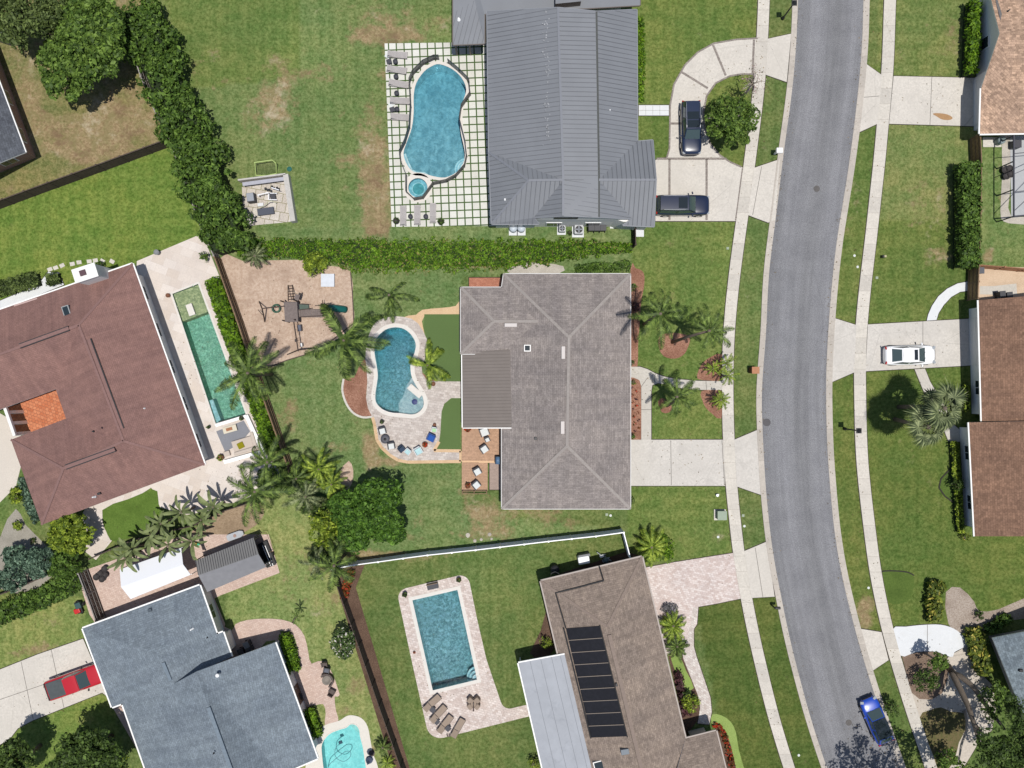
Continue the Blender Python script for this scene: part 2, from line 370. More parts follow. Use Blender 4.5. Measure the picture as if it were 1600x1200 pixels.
# ---------------------------------------------------------------- road, kerbs, pavements
def asphalt():
    m, t, b = nt('asphalt'); p = pos(t); u = t.nodes.new('ShaderNodeUVMap').outputs[0]
    f = noise(t, p, 11, 6, .8); st = noise(t, rot(t, u, 0, (0, 0, 0), (.05, 1.6, 1)), 1.0, 4, .6); bl = noise(t, p, .5, 4, .6)
    c = mixc(t, ramp(t, f, .38, .62), C(124, 124, 127), C(157, 157, 160))
    c = mixc(t, 1.0, c, mixc(t, ramp(t, st, .35, .65), (.90, .90, .90), (1.06, 1.06, 1.06)), 'MULTIPLY')
    c = mixc(t, 1.0, c, mixc(t, ramp(t, bl, .3, .65), (.91, .91, .92), (1.05, 1.05, 1.05)), 'MULTIPLY')
    vv = N(t, 'ShaderNodeTexWave', Scale=.085, Distortion=.6, Detail=1.0, bands_direction='Y'); t.links.new(u, vv.inputs['Vector']); c = mixc(t, 1.0, c, mixc(t, vv.outputs[0], (.90, .90, .90), (1.05, 1.05, 1.06)), 'MULTIPLY')
    cr = t.nodes.new('ShaderNodeTexVoronoi'); cr.feature = 'DISTANCE_TO_EDGE'; cr.inputs['Scale'].default_value = .16
    wv = mixc(t, .12, p, N(t, 'ShaderNodeTexNoise', Scale=1.2).outputs[1]); t.links.new(wv, cr.inputs['Vector'])
    c = mixc(t, ramp(t, cr.outputs[0], .0, .0035, .22, 0), c, C(80, 80, 84)); sp = noise(t, p, .9, 6, .8); c = mixc(t, ramp(t, sp, .66, .74, 0, .45), c, C(72, 72, 76)); sp2 = noise(t, p, 2.3, 5, .7); c = mixc(t, ramp(t, sp2, .70, .78, 0, .25), c, C(190, 190, 190))
    t.links.new(c, b.inputs['Base Color']); b.inputs['Roughness'].default_value = .88; b.inputs['Specular IOR Level'].default_value = .2; bump(t, b, f, .35, .02); return m
def concrete(name, col, uvj=None, stain=.25, warm=None):
    m, t, b = nt(name); p = pos(t); f = noise(t, p, 5, 7, .8); g = noise(t, p, .7, 5, .65, .4); h = noise(t, p, .22, 3)
    c = mixc(t, ramp(t, f, .36, .64), sc3(col, .88), sc3(col, 1.08))
    c = mixc(t, ramp(t, g, .45, .72, 0, stain), c, sc3(col, .62)); c = mixc(t, ramp(t, h, .4, .65, 0, .5), c, sc3(col, .88))
    v = t.nodes.new('ShaderNodeTexVoronoi'); v.inputs['Scale'].default_value = 1.3; t.links.new(p, v.inputs['Vector']); c = mixc(t, ramp(t, v.outputs['Distance'], .03, .09, .55, 0), c, sc3(col, .4))
    cr = t.nodes.new('ShaderNodeTexVoronoi'); cr.feature = 'DISTANCE_TO_EDGE'; cr.inputs['Scale'].default_value = .21; t.links.new(mixc(t, .15, p, N(t, 'ShaderNodeTexNoise', Scale=1.0).outputs[1]), cr.inputs['Vector']); c = mixc(t, ramp(t, cr.outputs[0], 0, .004, .4, 0), c, sc3(col, .45))
    if uvj:
        n = t.nodes.new('ShaderNodeTexBrick'); t.links.new(t.nodes.new('ShaderNodeUVMap').outputs[0], n.inputs['Vector']); n.offset = 0
        for k, x in (('Color1', (.86, .86, .86, 1)), ('Color2', (1.08, 1.08, 1.07, 1)), ('Mortar', (.78, .76, .74, 1)), ('Scale', 1.0), ('Mortar Size', .02), ('Bias', .35), ('Brick Width', uvj), ('Row Height', 50.0)): n.inputs[k].default_value = x
        c = mixc(t, 1.0, c, n.outputs[0], 'MULTIPLY')
    t.links.new(c, b.inputs['Base Color']); b.inputs['Roughness'].default_value = .85; b.inputs['Specular IOR Level'].default_value = .2; bump(t, b, f, .15, .01); return m
CONC = concrete('concrete_pale', C(226, 219, 209)); WALKC = concrete('concrete_walk', C(221, 214, 204), 1.53, .3)
KERBC = concrete('concrete_kerb', C(205, 196, 186), 3.05, .35); DRIVEC = concrete('concrete_drive', C(222, 216, 208), None, .36)
JOINT = plain('joint_dark', C(128, 122, 116), .9); WHITEC = mat('concrete_white', C(236, 238, 240), .85, .03, 3, .5, stain=C(214,212,208), stain_amt=.35)
def strip(name, L, Rr, z, m, lift=None):
    b = MB(); u = 0
    for i in range(len(L)-1):
        a, c, d, e = L[i], Rr[i], Rr[i+1], L[i+1]
        du = (Vector(d)-Vector(c)).length; w = (Vector(c)-Vector(a)).length
        zl, zr = (z, z) if not lift else lift
        b.poly([(*a, zl), (*c, zr), (*d, zr), (*e, zl)][::-1], 0, [(u, 0), (u, w), (u+du, w), (u+du, 0)][::-1])
        for q, zz in ((0, zl), (1, zr)):
            s0, s1 = (a, e) if q == 0 else (c, d)
            pts = [(*s0, 0), (*s1, 0), (*s1, zz), (*s0, zz)]
            b.poly(pts if q else pts[::-1], 0, [(u, 0), (u+du, 0), (u+du, .1), (u, .1)])
        u += du
    o = b.build(name, m); return struct(o)
def curve(pts):
    ys = np.array([p[1] for p in pts], float); xs = np.array([p[0] for p in pts], float)
    yy = np.arange(-400, 1621, 12.0); xx = np.interp(yy, ys, xs)
    lo, hi = yy < ys[0], yy > ys[-1]
    xx[lo] = xs[0]+(yy[lo]-ys[0])*(xs[2]-xs[0])/(ys[2]-ys[0]); xx[hi] = xs[-1]+(yy[hi]-ys[-1])*(xs[-1]-xs[-3])/(ys[-1]-ys[-3])
    k = np.ones(7)/7; xp = np.pad(xx, 3, mode='reflect', reflect_type='odd'); xx = np.convolve(xp, k, 'valid')
    return [tuple(W(x, y).xy) for x, y in zip(xx, yy)]
RL = [(1248,-60),(1247,0),(1244,75),(1237,150),(1226,225),(1217,300),(1211,350),(1204,400),(1200,440),(1197,525),(1190,600),(1190,650),(1193,700),(1195,750),(1199,790),(1205,850),(1214,900),(1224,950),(1234,1000),(1247,1050),(1260,1100),(1275,1150),(1292,1200),(1310,1250)]
RR = [(1350,-60),(1349,0),(1347,75),(1340,150),(1331,225),(1320,300),(1311,350),(1304,400),(1299,450),(1295,500),(1292,550),(1290,600),(1291,650),(1292,700),(1296,750),(1300,800),(1306,850),(1315,900),(1327,950),(1340,1000),(1355,1050),(1371,1100),(1388,1150),(1406,1200),(1424,1250)]
SL = [(1186,-60),(1184.5,0),(1182,60),(1179,110),(1173,170),(1161,262),(1150,345),(1142,400),(1136,450),(1131,500),(1128,550),(1127.5,600),(1128,650),(1130,700),(1133,757),(1138,800),(1144,860),(1156,930),(1162,960),(1170,1000),(1182,1050),(1194,1100),(1208,1150),(1224,1200),(1240,1250)]
SR = [(1384,-60),(1381,0),(1378,100),(1374,150),(1369,200),(1365,250),(1359,300),(1354,350),(1348,400),(1342,450),(1337,500),(1334,550),(1334,600),(1335,650),(1336,700),(1340,750),(1346,800),(1352,850),(1359,900),(1367,940),(1381,1000),(1396,1050),(1411,1100),(1428,1150),(1445,1200),(1462,1250)]
off = lambda P, d: [(x+d, y) for x, y in P]
strip('road', curve(RL), curve(RR), .012, asphalt())
strip('kerb', curve(off(RL, -9)), curve(RL), .03, KERBC, (.075, .022))
strip('kerb', curve(RR), curve(off(RR, 9.5)), .03, KERBC, (.022, .075))
EDGE = mat('edge_soil', (.045, .038, .026), .95, .25, 6)
for k_, P_ in enumerate((SL, off(SL, 18), SR, off(SR, 18.5))): strip('lawn_edging', curve(off(P_, -1.1)), curve(off(P_, 1.1)), .007+.0012*k_, EDGE)
strip('pavement', curve(SL), curve(off(SL, 18)), .045, WALKC)
strip('pavement', curve(SR), curve(off(SR, 18.5)), .045, WALKC)
EZ = .002
def sheet(name, pts, z, m, holes=(), lines=(), smooth=0, lm=None, lw=.05):
    p = sm(pts, smooth) if smooth else pts
    b = MB(); o = ccw(G2(p)); b.flat(o, z, 0, [G2(h) for h in holes]); b.skirt(o, 0, z, 0)
    global EZ
    if name in ('driveway', 'footpath'): EZ += .00025; b.flat(inset(o, -.07), EZ, 2)
    for a, c in lines:
        b.bar(W(*a, z-.002), W(*c, z-.002), lw, .012, 1)
    return struct(b.build(name, [m, lm or JOINT, EDGE]))
# driveways
sheet('driveway', [(984,687),(1129.5,687),(1133,759),(984,759)], .035, DRIVEC, lines=[((1048,688),(1049,758)), ((1128,688),(1132,758))])
sheet('driveway', [(1147,687),(1182.5,672),(1188.5,773),(1151,760)], .06, DRIVEC)
sheet('driveway', [(1353,100),(1378,118),(1371,193.5),(1342,207)], .06, CONC, lines=[((1350,152),(1374,150))])
sheet('driveway', [(1396,119),(1530,122),(1530,197.5),(1389,193.5)], .035, CONC, lines=[((1456,120),(1453,195)), ((1395,146),(1392,146.5))])
sheet('driveway', [(1303,497),(1338,508),(1334,582),(1299.5,597)], .06, DRIVEC)
sheet('driveway', [(1356,507),(1535,497),(1535,570),(1352,580)], .035, DRIVEC, lines=[((1442,502),(1442,575)), ((1355,526),(1352,579))])
sheet('driveway', [(1343,982),(1377,987.5),(1388,1031),(1361,1049)], .06, CONC)
sheet('driveway', sm([(1395,983),(1415,979),(1445,976),(1470,976),(1490,982),(1504,993),(1513,1006),(1500,1014),(1491,1019),(1488,1026),(1478,1024),(1466,1019),(1452,1017.5),(1430,1019),(1406,1024)], 3), .036, WHITEC, lines=[((1449,976.5),(1449,1017))])
sheet('driveway', [(1484,1024),(1513,1008),(1524,1034),(1535,1055),(1552,1072),(1556,1105),(1550,1140),(1526,1165),(1505,1200),(1495,1300),(1450,1300),(1446,1200),(1418,1100),(1412,1070),(1430,1085)], .03, concrete('concrete_beige', C(214, 203, 189)), lines=[((1522,1066),(1547,1057)), ((1500,1110),(1556,1100))])
sheet('driveway', [(0,1046),(60,1022),(130,998),(170,1090),(160,1082),(100,1106),(50,1126),(28,1138),(15,1155),(-120,1230),(-200,1100)], .035, CONC, lines=[((80,1015),(100,1106)), ((0,1093),(90,1062)), ((33,1034),(52,1124))])
PAVW = brickmat('travertine_pale', C(222, 210, 200), C(240, 232, 226), C(205, 195, 186), .42, .26, .012, .5, R(14), var=.06, bumpst=.1)
def brickdrive():
    return None
sheet('driveway', [(1002,888),(1050,879),(1145,864),(1158,935),(1120,943),(1091,948),(1089,975),(1073,1000),(1040,1025),(1010,950)], .03, brickmat('paver_drive', C(212, 192, 184), C(240, 228, 222), C(204, 188, 180), .3, .2, .012, .5, R(12), var=.08, bumpst=.1))
sheet('driveway', [(1162.5,861),(1198,846),(1210,932),(1174,934)], .06, CONC, lines=[((1180,856),(1192,933))])
# circular drive of the north house
CIRC = [(1184,60),(1150,62),(1115,68),(1090,82),(1070,102),(1053,132),(1047,165),(1046,232),(1042,246),(1024,250),(1024,345.5),(1149,345.5),(1161,262),(1158,261),(1140,253),(1125,243),(1110,225),(1101,200),(1099,175),(1104,150),(1118,130),(1140,119),(1160,115.5),(1178,116)]
PAVJ = brickmat('cobble_band', C(150, 140, 132), C(178, 168, 160), C(120, 112, 106), .2, .12, .012, bumpst=.2)
sheet('driveway', CIRC, .034, CONC, lm=PAVJ, lw=.22, lines=[((1114,70),(1134,118)),((1064,112),(1106,138)),((1047,193),(1100,193)),((1026,248),(1135,248)),((1046,249),(1046,344)),((1104,249),(1104,344)),((1150,344),(1161,262)),((1178,62),(1176,115))])
def ringstrip(name, pts, w, z, m, closed=False):
    b = MB(); P = [Vector(q) for q in G2(pts)]
    for i in range(len(P)-1):
        b.bar((*P[i], z), (*P[i+1], z), w, .02)
    return struct(b.build(name, m))
ringstrip('driveway_edge', CIRC[0:9], .16, .036, PAVJ); ringstrip('driveway_edge', CIRC[13:], .16, .036, PAVJ)
sheet('driveway', [(1178,262.5),(1218,249),(1211,344),(1200,348),(1168,336)], .06, CONC, lines=[((1190,260),(1176,336))])
sheet('driveway', [(1199,61),(1236,53),(1229,128.5),(1196,117)], .06, CONC)
# footpaths
PATHC = concrete('concrete_path', C(216, 210, 200), None, .28)
sheet('footpath', [(984,573),(1000,573),(1012,577),(1025,584),(1040,589),(1060,592.5),(1090,595),(1129,595.5),(1129,609.5),(1090,609),(1065,606.5),(1050,603.5),(1038,600),(1028,598.5),(1019,602),(1017.5,612),(1017.5,688),(1002,688),(1002,604),(999,594),(990,590),(984,589.5)], .03, PATHC, lines=[((1024,584),(1022,599)), ((1002,640),(1017.5,640)), ((1080,594),(1080,608)), ((1103,595.5),(1104,609.5)), ((1002,604),(1012,590))])
sheet('footpath', [(1448,501),(1450,492),(1456,478),(1466,463),(1480,451),(1496,443),(1512,440),(1512,454.5),(1500,456),(1486,464),(1474,477),(1466,490),(1463,500)], .03, WHITEC)
sheet('footpath', [(1429,577),(1445,576),(1453,596),(1464,615),(1478,640),(1486,660),(1500,672),(1512,673),(1512,690),(1482,690),(1470,660),(1452,632),(1440,604)], .03, PATHC)
sheet('footpath', [(998,164.5),(1045,164.5),(1045,180.5),(998,180.5)], .03, WHITEC, lines=[((1009,165),(1009,180)),((1020,165),(1020,180)),((1031,165),(1031,180)),((998,172.5),(1045,172.5))], lm=plain('joint_soft', C(170,168,164), .9), lw=.03)
sheet('footpath', [(1091,947),(1089,960),(1084,985),(1084,1010),(1088,1025),(1100,1060),(1110,1090),(1112,1112),(1108,1132),(1090,1130),(1094,1105),(1090,1085),(1078,1055),(1068,1030),(1066,1020),(1073,1000),(1079,975),(1082,950)], .031, brickmat('paver_walk', C(206, 192, 184), C(238, 230, 222), C(196, 184, 176), .3, .2, .012, .5, R(35), var=.08, bumpst=.1))
sheet('footpath', [(1531,447),(1552,447),(1588,443),(1589,461),(1531,460)], .02, PATHC)
TAN = brickmat('paver_pink', C(212, 184, 170), C(230, 206, 192), C(196, 172, 160), .24, .16, .012, .5, R(18), var=.06, bumpst=.1)
sheet('patio', sm([(338,978),(362,985),(368,975),(385,969),(410,966.5),(440,968),(462,976),(476,994),(482,1020),(487,1037),(510,1033),(531,1085),(523,1088),(525,1110),(529,1130),(508,1136),(509,1115),(505,1100),(490,1103),(470,1110),(430,1000),(400,1020),(340,1040)], 2), .028, TAN, holes=[sm([(437,986),(452,988),(461,997),(466,1020),(468,1046),(463,1048),(446,1000)], 2)])
sheet('patio', [(120,895),(150,885),(290,835),(420,835),(437,895),(345,930),(335,935),(352,975),(345,1000),(280,960),(160,990),(140,960)], .024, TAN)
sheet('patio', [(175,1103),(192,1098),(226,1180),(215,1172)], .024, TAN)
sheet('footpath', [(733,434),(784,434),(784,450),(733,450)], .02, brickmat('brick_pad', C(186, 120, 96), C(206, 142, 116), C(160, 110, 92), .22, .11, .01, .5))
sheet('footpath', [(765,722),(784,722),(784,765),(765,765)], .02, concrete('concrete_pink', C(178, 158, 148)))
for pts in ([(992,370),(1006,370),(1006,352),(992,352)], [(967,355),(975,355),(975,347),(967,347)], [(953,357),(961,357),(961,349),(953,349)], [(935,362),(925,362),(925,357),(935,357)]): sheet('stepping_stone', pts, .03, WHITEC)
for x, y, a in [(78,421,20),(87,418.5,20),(97,415,25),(113,412.5,10),(123.5,410,5),(139.5,408.5,5),(149,407,10),(160,408,-30),(175,408.5,-30)]:
    c, s = math.cos(R(a)), math.sin(R(a)); sheet('stepping_stone', [(x+u*c*3.8+v*s*3, y-u*s*3.8+v*c*3) for u, v in ((-1,-1),(1,-1),(1.1,.9),(-.9,1))], .03, CONC)
WDARKE = plain('edging_dark', (.03, .028, .022), .9)
# bare earth, mulch and turf
def soil(name, col, col2, sc=5.0):
    m, t, b = nt(name); p = pos(t); f = noise(t, p, sc, 6, .8); g = noise(t, p, .6, 5, .6); h = noise(t, p, 17, 3, .7)
    c = mixc(t, ramp(t, f, .32, .68), col, col2); c = mixc(t, ramp(t, g, .4, .7, 0, .6), c, sc3(col, .82)); c = mixc(t, ramp(t, h, .55, .75, 0, .5), c, sc3(col2, 1.15))
    t.links.new(c, b.inputs['Base Color']); b.inputs['Roughness'].default_value = .95; b.inputs['Specular IOR Level'].default_value = .1; bump(t, b, f, .6, .04); return m
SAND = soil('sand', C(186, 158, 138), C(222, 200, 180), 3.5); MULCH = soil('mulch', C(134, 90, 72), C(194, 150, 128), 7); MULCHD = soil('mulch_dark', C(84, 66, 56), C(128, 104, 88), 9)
DIRT = soil('dirt', C(150, 128, 104), C(186, 164, 138)); GRAV = soil('gravel', C(180, 172, 160), C(226, 218, 206), 14); PINKG = soil('gravel_pink', C(214, 186, 158), C(238, 214, 188), 12)
sheet('play_yard', sm([(344,404),(380,408),(470,406),(510,415),(548,424),(551,470),(554,503),(540,520),(498,547),(450,562),(425,575),(404,586),(394,560)], 2), .014, SAND)
sheet('mulch_bed', sm([(560,575),(553,590),(537,592),(535,610),(541,630),(552,645),(567,652),(582,651),(575,636),(572,618),(574,595),(572,560)], 2), .016, MULCH)
sheet('mulch_bed', sm([(985,421),(993,419),(1003,423),(1007,432),(1006,450),(1002,470),(1000,500),(997,540),(996,572),(985,572)], 2), .016, MULCH)
sheet('mulch_bed', sm([(984,590),(994,590),(1001,598),(1001.5,620),(1001.5,686),(984,687)], 2), .016, MULCH)
sheet('mulch_bed', sm([(1030,526),(1050,520),(1077,526),(1074,545),(1066,556),(1053,560.5),(1038,557),(1030,545)], 3), .016, MULCH)
sheet('mulch_bed', sm([(1128,554),(1112,557),(1098,567),(1091,580),(1090,592),(1110,594.5),(1127,594)], 2), .016, MULCH)
sheet('mulch_bed', sm([(1096,611),(1127,610),(1127,654),(1112,646),(1102,636),(1097,624)], 2), .016, MULCH)
sheet('mulch_bed', sm([(1028,628),(1036,622),(1048,632),(1050,640),(1044,645),(1034,644)], 2), .016, MULCH)
sheet('mulch_bed', sm([(655,578),(668,590),(684,597),(672,600),(660,596)], 2), .016, MULCH)
sheet('mulch_bed', sm([(545,720),(552,735),(550,755),(540,765),(530,740)], 2), .012, SAND)
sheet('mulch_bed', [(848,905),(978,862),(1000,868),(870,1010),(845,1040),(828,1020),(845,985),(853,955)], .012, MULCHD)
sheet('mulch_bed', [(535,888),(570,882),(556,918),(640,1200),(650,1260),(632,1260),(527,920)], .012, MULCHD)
sheet('mulch_bed', [(1044,1025),(1068,1028),(1090,1085),(1094,1120),(1072,1150)], .014, MULCHD)
sheet('mulch_bed', sm([(1112,1128),(1124,1132),(1134,1145),(1142,1165),(1150,1200),(1160,1240),(1135,1240),(1120,1145)], 2), .014, MULCHD)
sheet('ornamental_turf', sm([(1113,1116),(1128,1118),(1142,1128),(1150,1145),(1154,1170),(1164,1205),(1176,1240),(1160,1240),(1148,1195),(1138,1160),(1128,1140),(1112,1130)], 2), .012, soil('turf_lime', C(140, 164, 88), C(166, 186, 110), 8))
sheet('ornamental_turf', sm([(1048,1028),(1062,1026),(1072,1048),(1084,1075),(1066,1080),(1060,1060)], 2), .016, soil('turf_lime2', C(134, 160, 84), C(160, 180, 100), 8))
TURF = mat('artificial_turf', C(98, 122, 70), .9, .1, 12)
sheet('artificial_turf', [(663,491),(718,491),(719,596),(703,597),(690,594),(672,572),(668,553),(667,530),(662.5,514)], .012, TURF)
sheet('artificial_turf', [(719,622),(708,622),(698,628),(692,638),(689,650),(689,680),(686,692),(678,704),(719,704)], .012, TURF)
PATHT = soil('sandy_path', C(222, 186, 146), C(236, 206, 170), 8)
sheet('sandy_path', sm([(630,496),(650,492),(660,484),(690,481),(712,478),(718,470),(719,492),(664,492),(662,516),(668,545),(663,560),(650,520)], 2), .010, PATHT)
sheet('dirt_patch', sm([(796,416),(820,411),(850,411),(880,416),(872,428),(798,428)], 2), .010, GRAV)
sheet('dirt_patch', sm([(300,830),(345,800),(395,780),(412,795),(408,812),(385,830),(330,848),(300,850)], 2), .012, DIRT)
sheet('dirt_patch', sm([(0,840),(25,795),(40,820),(70,850),(90,880),(60,920),(0,920)], 2), .010, soil('gravel_grey', C(150,144,132), C(186,180,168), 10))
sheet('dirt_patch', sm([(1478,925),(1500,918),(1522,940),(1530,955),(1560,952),(1600,935),(1640,930),(1640,960),(1560,972),(1512,1000),(1482,975)], 2), .010, soil('gravel_brown', C(150,132,118), C(204,192,180), 8))
sheet('dirt_patch', [(1409,1025),(1440,1018),(1468,1019),(1480,1030),(1481,1060),(1472,1083),(1455,1093),(1436,1092),(1424,1082)], .034, soil('soil_brown', C(120,100,86), C(160,140,124), 8))
sheet('dirt_patch', sm([(1436,1122),(1452,1110),(1470,1105),(1486,1112),(1508,1115),(1508,1140),(1498,1160),(1490,1190),(1470,1210),(1458,1180)], 2), .034, soil('soil_green', C(96,100,60), C(130,112,84), 3))
sheet('gravel_yard', [(1531,415),(1700,422),(1700,475),(1528,470)], .010, PINKG)
sheet('gravel_yard', sm([(1566,214),(1580,214),(1578,300),(1580,338),(1640,338),(1640,352),(1590,350),(1568,346),(1563,330),(1566,270)], 2), .010, GRAV)
sheet('garden_bed', sm([(1513,725),(1500,725),(1484,733),(1470,748),(1467,762),(1476,775),(1492,785),(1500,790)], 2), .010, soil('bed_green', C(78,100,48), C(104,126,60), 6))
sheet('garden_bed', sm([(1379,893),(1400,892),(1418,894),(1428,903),(1426,925),(1416,940),(1395,944),(1382,930),(1378,910)], 3), .010, soil('bed_green2', C(82,104,48), C(104,124,60), 6))
sheet('courtyard', [(-60,630),(-10,640),(25,660),(40,700),(25,760),(0,785),(-80,800),(-200,700)], .02, mat('shell_drive', C(226, 216, 204), .9, .08, 9))
sheet('footpath', [(0,470),(60,445),(75,425),(92,426),(100,445),(0,485)], .02, WHITEC)
# ---------------------------------------------------------------- pool decks
DECKM = brickmat('paver_deck', C(196, 184, 176), C(226, 216, 208), C(188, 178, 170), .36, .24, .012, .5, R(8), var=.1, bumpst=.1)
DK_MAIN = [(600,497),(615,494),(630,495),(643,498),(653,505),(661,517),(667,530),(667.5,547),(665,558),(659,572),(660,584),(668,595),(690,596),(720,596),(720,622),(705,622),(694,631),(690,643),(689,660),(688,677),(686,690),(678,704),(720,704.5),(720,721),(637,722),(622,719),(609,711),(597,700),(589,687),(587,675),(585,662),(582,652),(575,638),(572,622),(574,597),(573,580),(571,560),(572,543),(577,522),(583,508),(591,500)]
sheet('pool_deck', DK_MAIN, .03, DECKM, [POOL_MAIN])
ringstrip('deck_border', DK_MAIN[20:32], .3, .03, PATHT)
sheet('pool_deck', [(623.0, 938.0), (622.5, 934.0), (623.0, 930.0), (624.6, 926.2), (627.0, 923.0), (630.2, 920.6), (634.0, 919.0), (715.8, 899.3), (719.7, 899.0), (723.6, 899.7), (727.2, 901.4), (730.3, 903.9), (732.6, 907.1), (734.0, 910.8), (745, 965), (760, 1030), (782.5, 1096.6), (784.1, 1100.3), (786.7, 1103.4), (790.0, 1105.7), (793.9, 1106.8), (797.9, 1106.9), (832, 1099), (835, 1117), (693.7, 1152.3), (688.7, 1153.0), (683.6, 1152.6), (678.8, 1151.0), (674.4, 1148.3), (670.8, 1144.7), (668.1, 1140.4), (666.5, 1135.6), (645, 1040)], .03, brickmat('paver_rect', C(210, 192, 182), C(240, 228, 220), C(196, 180, 172), .32, .22, .012, .5, R(14), var=.12, bumpst=.1), [POOL_RECT])
sheet('pool_deck', sm([(498,1153),(501,1139),(510,1132),(530,1126),(541,1119),(551,1117.5),(565,1122),(574.5,1135),(579,1157),(583,1178),(591,1200),(598,1250),(590,1290),(480,1290),(478,1195)], 3), .03, mat('deck_cream', C(236, 230, 220), .9, .04), [POOL_CYAN])
sheet('pool_deck', [(601,68),(760,66),(780,100),(780,353),(612,354.5)], .03, brickmat('paver_grid', C(226, 224, 214), C(238, 238, 230), C(78, 104, 54), .757, .757, .065, 0, R(-2.2), (.18, .28, 0), var=.05, bumpst=0), [POOL_TOP, SPA])
TRAV = brickmat('travertine', C(226, 212, 200), C(240, 230, 222), C(214, 202, 192), 1.2, .8, .008, .5, R(20), var=.05, bumpst=.05)
PAT_L = [(214,408),(316,365),(343,432),(414,706),(440,740),(428,762),(340,795),(290,805),(250,792),(240,766),(236,762),(200,785),(160,800),(163,825),(175,845),(150,875),(118,850),(130,800),(200,700)]
sheet('patio', PAT_L, .022, TRAV, [POOL_GREEN])
sheet('lawn_patch', sm([(160,797),(200,780),(240,765),(247,775),(246,800),(225,830),(182,846),(168,835)], 2), .03, soil('lawn_small', C(88,114,48), C(112,138,64), 7))
# ---------------------------------------------------------------- pools
def basin(poly, z0, depth, b, m=0, up=0.0, inside=True):
    b.skirt(poly, -9, z0, m, ins=inside); b.flat(poly, -9, m, up=inside)
    b.v = [(x, y, (-depth(y)+up if z == -9 else z)) for x, y, z in b.v]
def poolfloor(name, c1, c2, sc=3.0, tile_sparkle=False):
    m, t, b = nt(name); p = pos(t)
    n = noise(t, p, sc, 5, .7, .5); c = mixc(t, ramp(t, n, .3, .7), c1, c2)
    if tile_sparkle:
        v = t.nodes.new('ShaderNodeTexVoronoi'); v.inputs['Scale'].default_value = 3.2; t.links.new(p, v.inputs['Vector'])
        c = mixc(t, ramp(t, v.outputs['Distance'], .1, .55), mixc(t, 1.0, c, (1.5, 1.4, 1.35), 'MULTIPLY'), c)  # mosaic cells, their bright centres also paint in water sparkles
    t.links.new(c, b.inputs['Base Color']); b.inputs['Roughness'].default_value = .7; return m
COPEW = mat('coping_white', C(236, 230, 222), .7, .05, 5)
def pool(name, label, poly, floor, water, cop=.3, copm=None, depth=1.4, wl=-.05, deep=None):
    P = ccw(G2(poly)); c = sum((Vector(q) for q in P), Vector((0, 0)))/len(P)
    t = thing(name, label, 'swimming pool', (c.x, c.y, 0))
    y0, y1 = min(q[1] for q in P), max(q[1] for q in P); dz = deep or depth
    dep = lambda y: depth+(dz-depth)*min(1, max(0, (y-y0)/(y1-y0)))**1.3
    b = MB(); basin(P, .05, dep, b); b.build('basin', floor, t)
    b = MB(); I_ = inset(P, .012); b.flat(I_, wl)
    if deep:
        k = MB(); basin(I_, wl, dep, k, 0, .02, False)
        for f in k.f: b.poly([k.v[q] for q in f])
    b.build('water', water, t)
    out = inset(P, -cop); inn = inset(P, .03); b = MB(); n = len(P)
    for i in range(n):
        j = (i+1) % n
        b.poly([(*out[i], .055), (*out[j], .055), (*inn[j], .055), (*inn[i], .055)])
        b.poly([(*inn[i], .055), (*inn[j], .055), (*inn[j], 0), (*inn[i], 0)]); b.poly([(*out[j], .055), (*out[i], .055), (*out[i], .0), (*out[j], .0)])
    b.build('coping', copm or COPEW, t); return t
p1 = pool('swimming_pool', 'large peanut-shaped blue pool on the white paver terrace behind the grey metal roof', POOL_TOP, poolfloor('floor_blue', C(166, 190, 198), C(190, 206, 210), 1.5), watermat('water_blue', (.92, .97, .98), 2.0, .12, absorb=(.18, .81, .95), dens=.33), .26, deep=1.9)
b = MB(); STEP = poolfloor('step_blue', C(160, 200, 214), C(178, 212, 222)); STEPE = plain('step_edge', C(214, 234, 238), .6)
for r, z in ((17, -.95), (12, -.65), (7, -.35)):
    P = G2([(727+r*math.cos(a*.26)*1.0, 261+r*math.sin(a*.26)) for a in range(6, 19)]+[(730, 280), (735, 250)]); P = ccw(P)
    b.skirt(P, -1.4, z, 0); b.flat(P, z, 0)
    Q = G2([(727+r*math.cos(a*.26), 261+r*math.sin(a*.26)) for a in range(6, 19)])
    for i in range(len(Q)-1): b.bar((*Q[i], z), (*Q[i+1], z), .12, .03, 1)
b.build('steps', [STEP, STEPE], p1)
LEDGE = [(632,238),(637,252),(643,264),(650,267.5),(662,268),(668,271.5)]
b = MB(); Q = G2(LEDGE); 
for i in range(len(Q)-1): b.bar((*Q[i], -.45), (*Q[i+1], -.45), .14, .05, 1)
b.flat(ccw(G2([(628,238)]+LEDGE+[(668,278),(640,276),(626,250)])), -.46, 0); b.build('bench', [STEP, STEPE], p1)
p2 = pool('hot_tub', 'round spa with a stepped blue floor beside the end of the peanut-shaped pool', SPA, STEP, watermat('water_spa', (.66, .88, .92), 2, .1), .45, None, .55)
b = MB(); C0 = W(653, 293.5)
b.lathe([(.6, -.50), (.6, -.49)], (C0.x, C0.y, 0), 26, 0); b.lathe([(.66, -.5), (.66, -.46), (.56, -.46)], (C0.x, C0.y, 0), 26, 1, cap=False)
b.build('spa_floor', [poolfloor('floor_teal', C(96, 164, 170), C(116, 180, 184)), STEPE], p2); p2['category'] = 'hot tub'
p3 = pool('swimming_pool', 'freeform deep blue pool with a shallow shelf in the backyard of the central house', POOL_MAIN, poolfloor('floor_deep', C(140, 168, 176), C(172, 196, 200), 6.0, True), watermat('water_deep', (.90, .96, .98), 4.5, .6, 0, .22, absorb=(.04, .82, .91), dens=.46), .36, depth=1.0, deep=2.6)
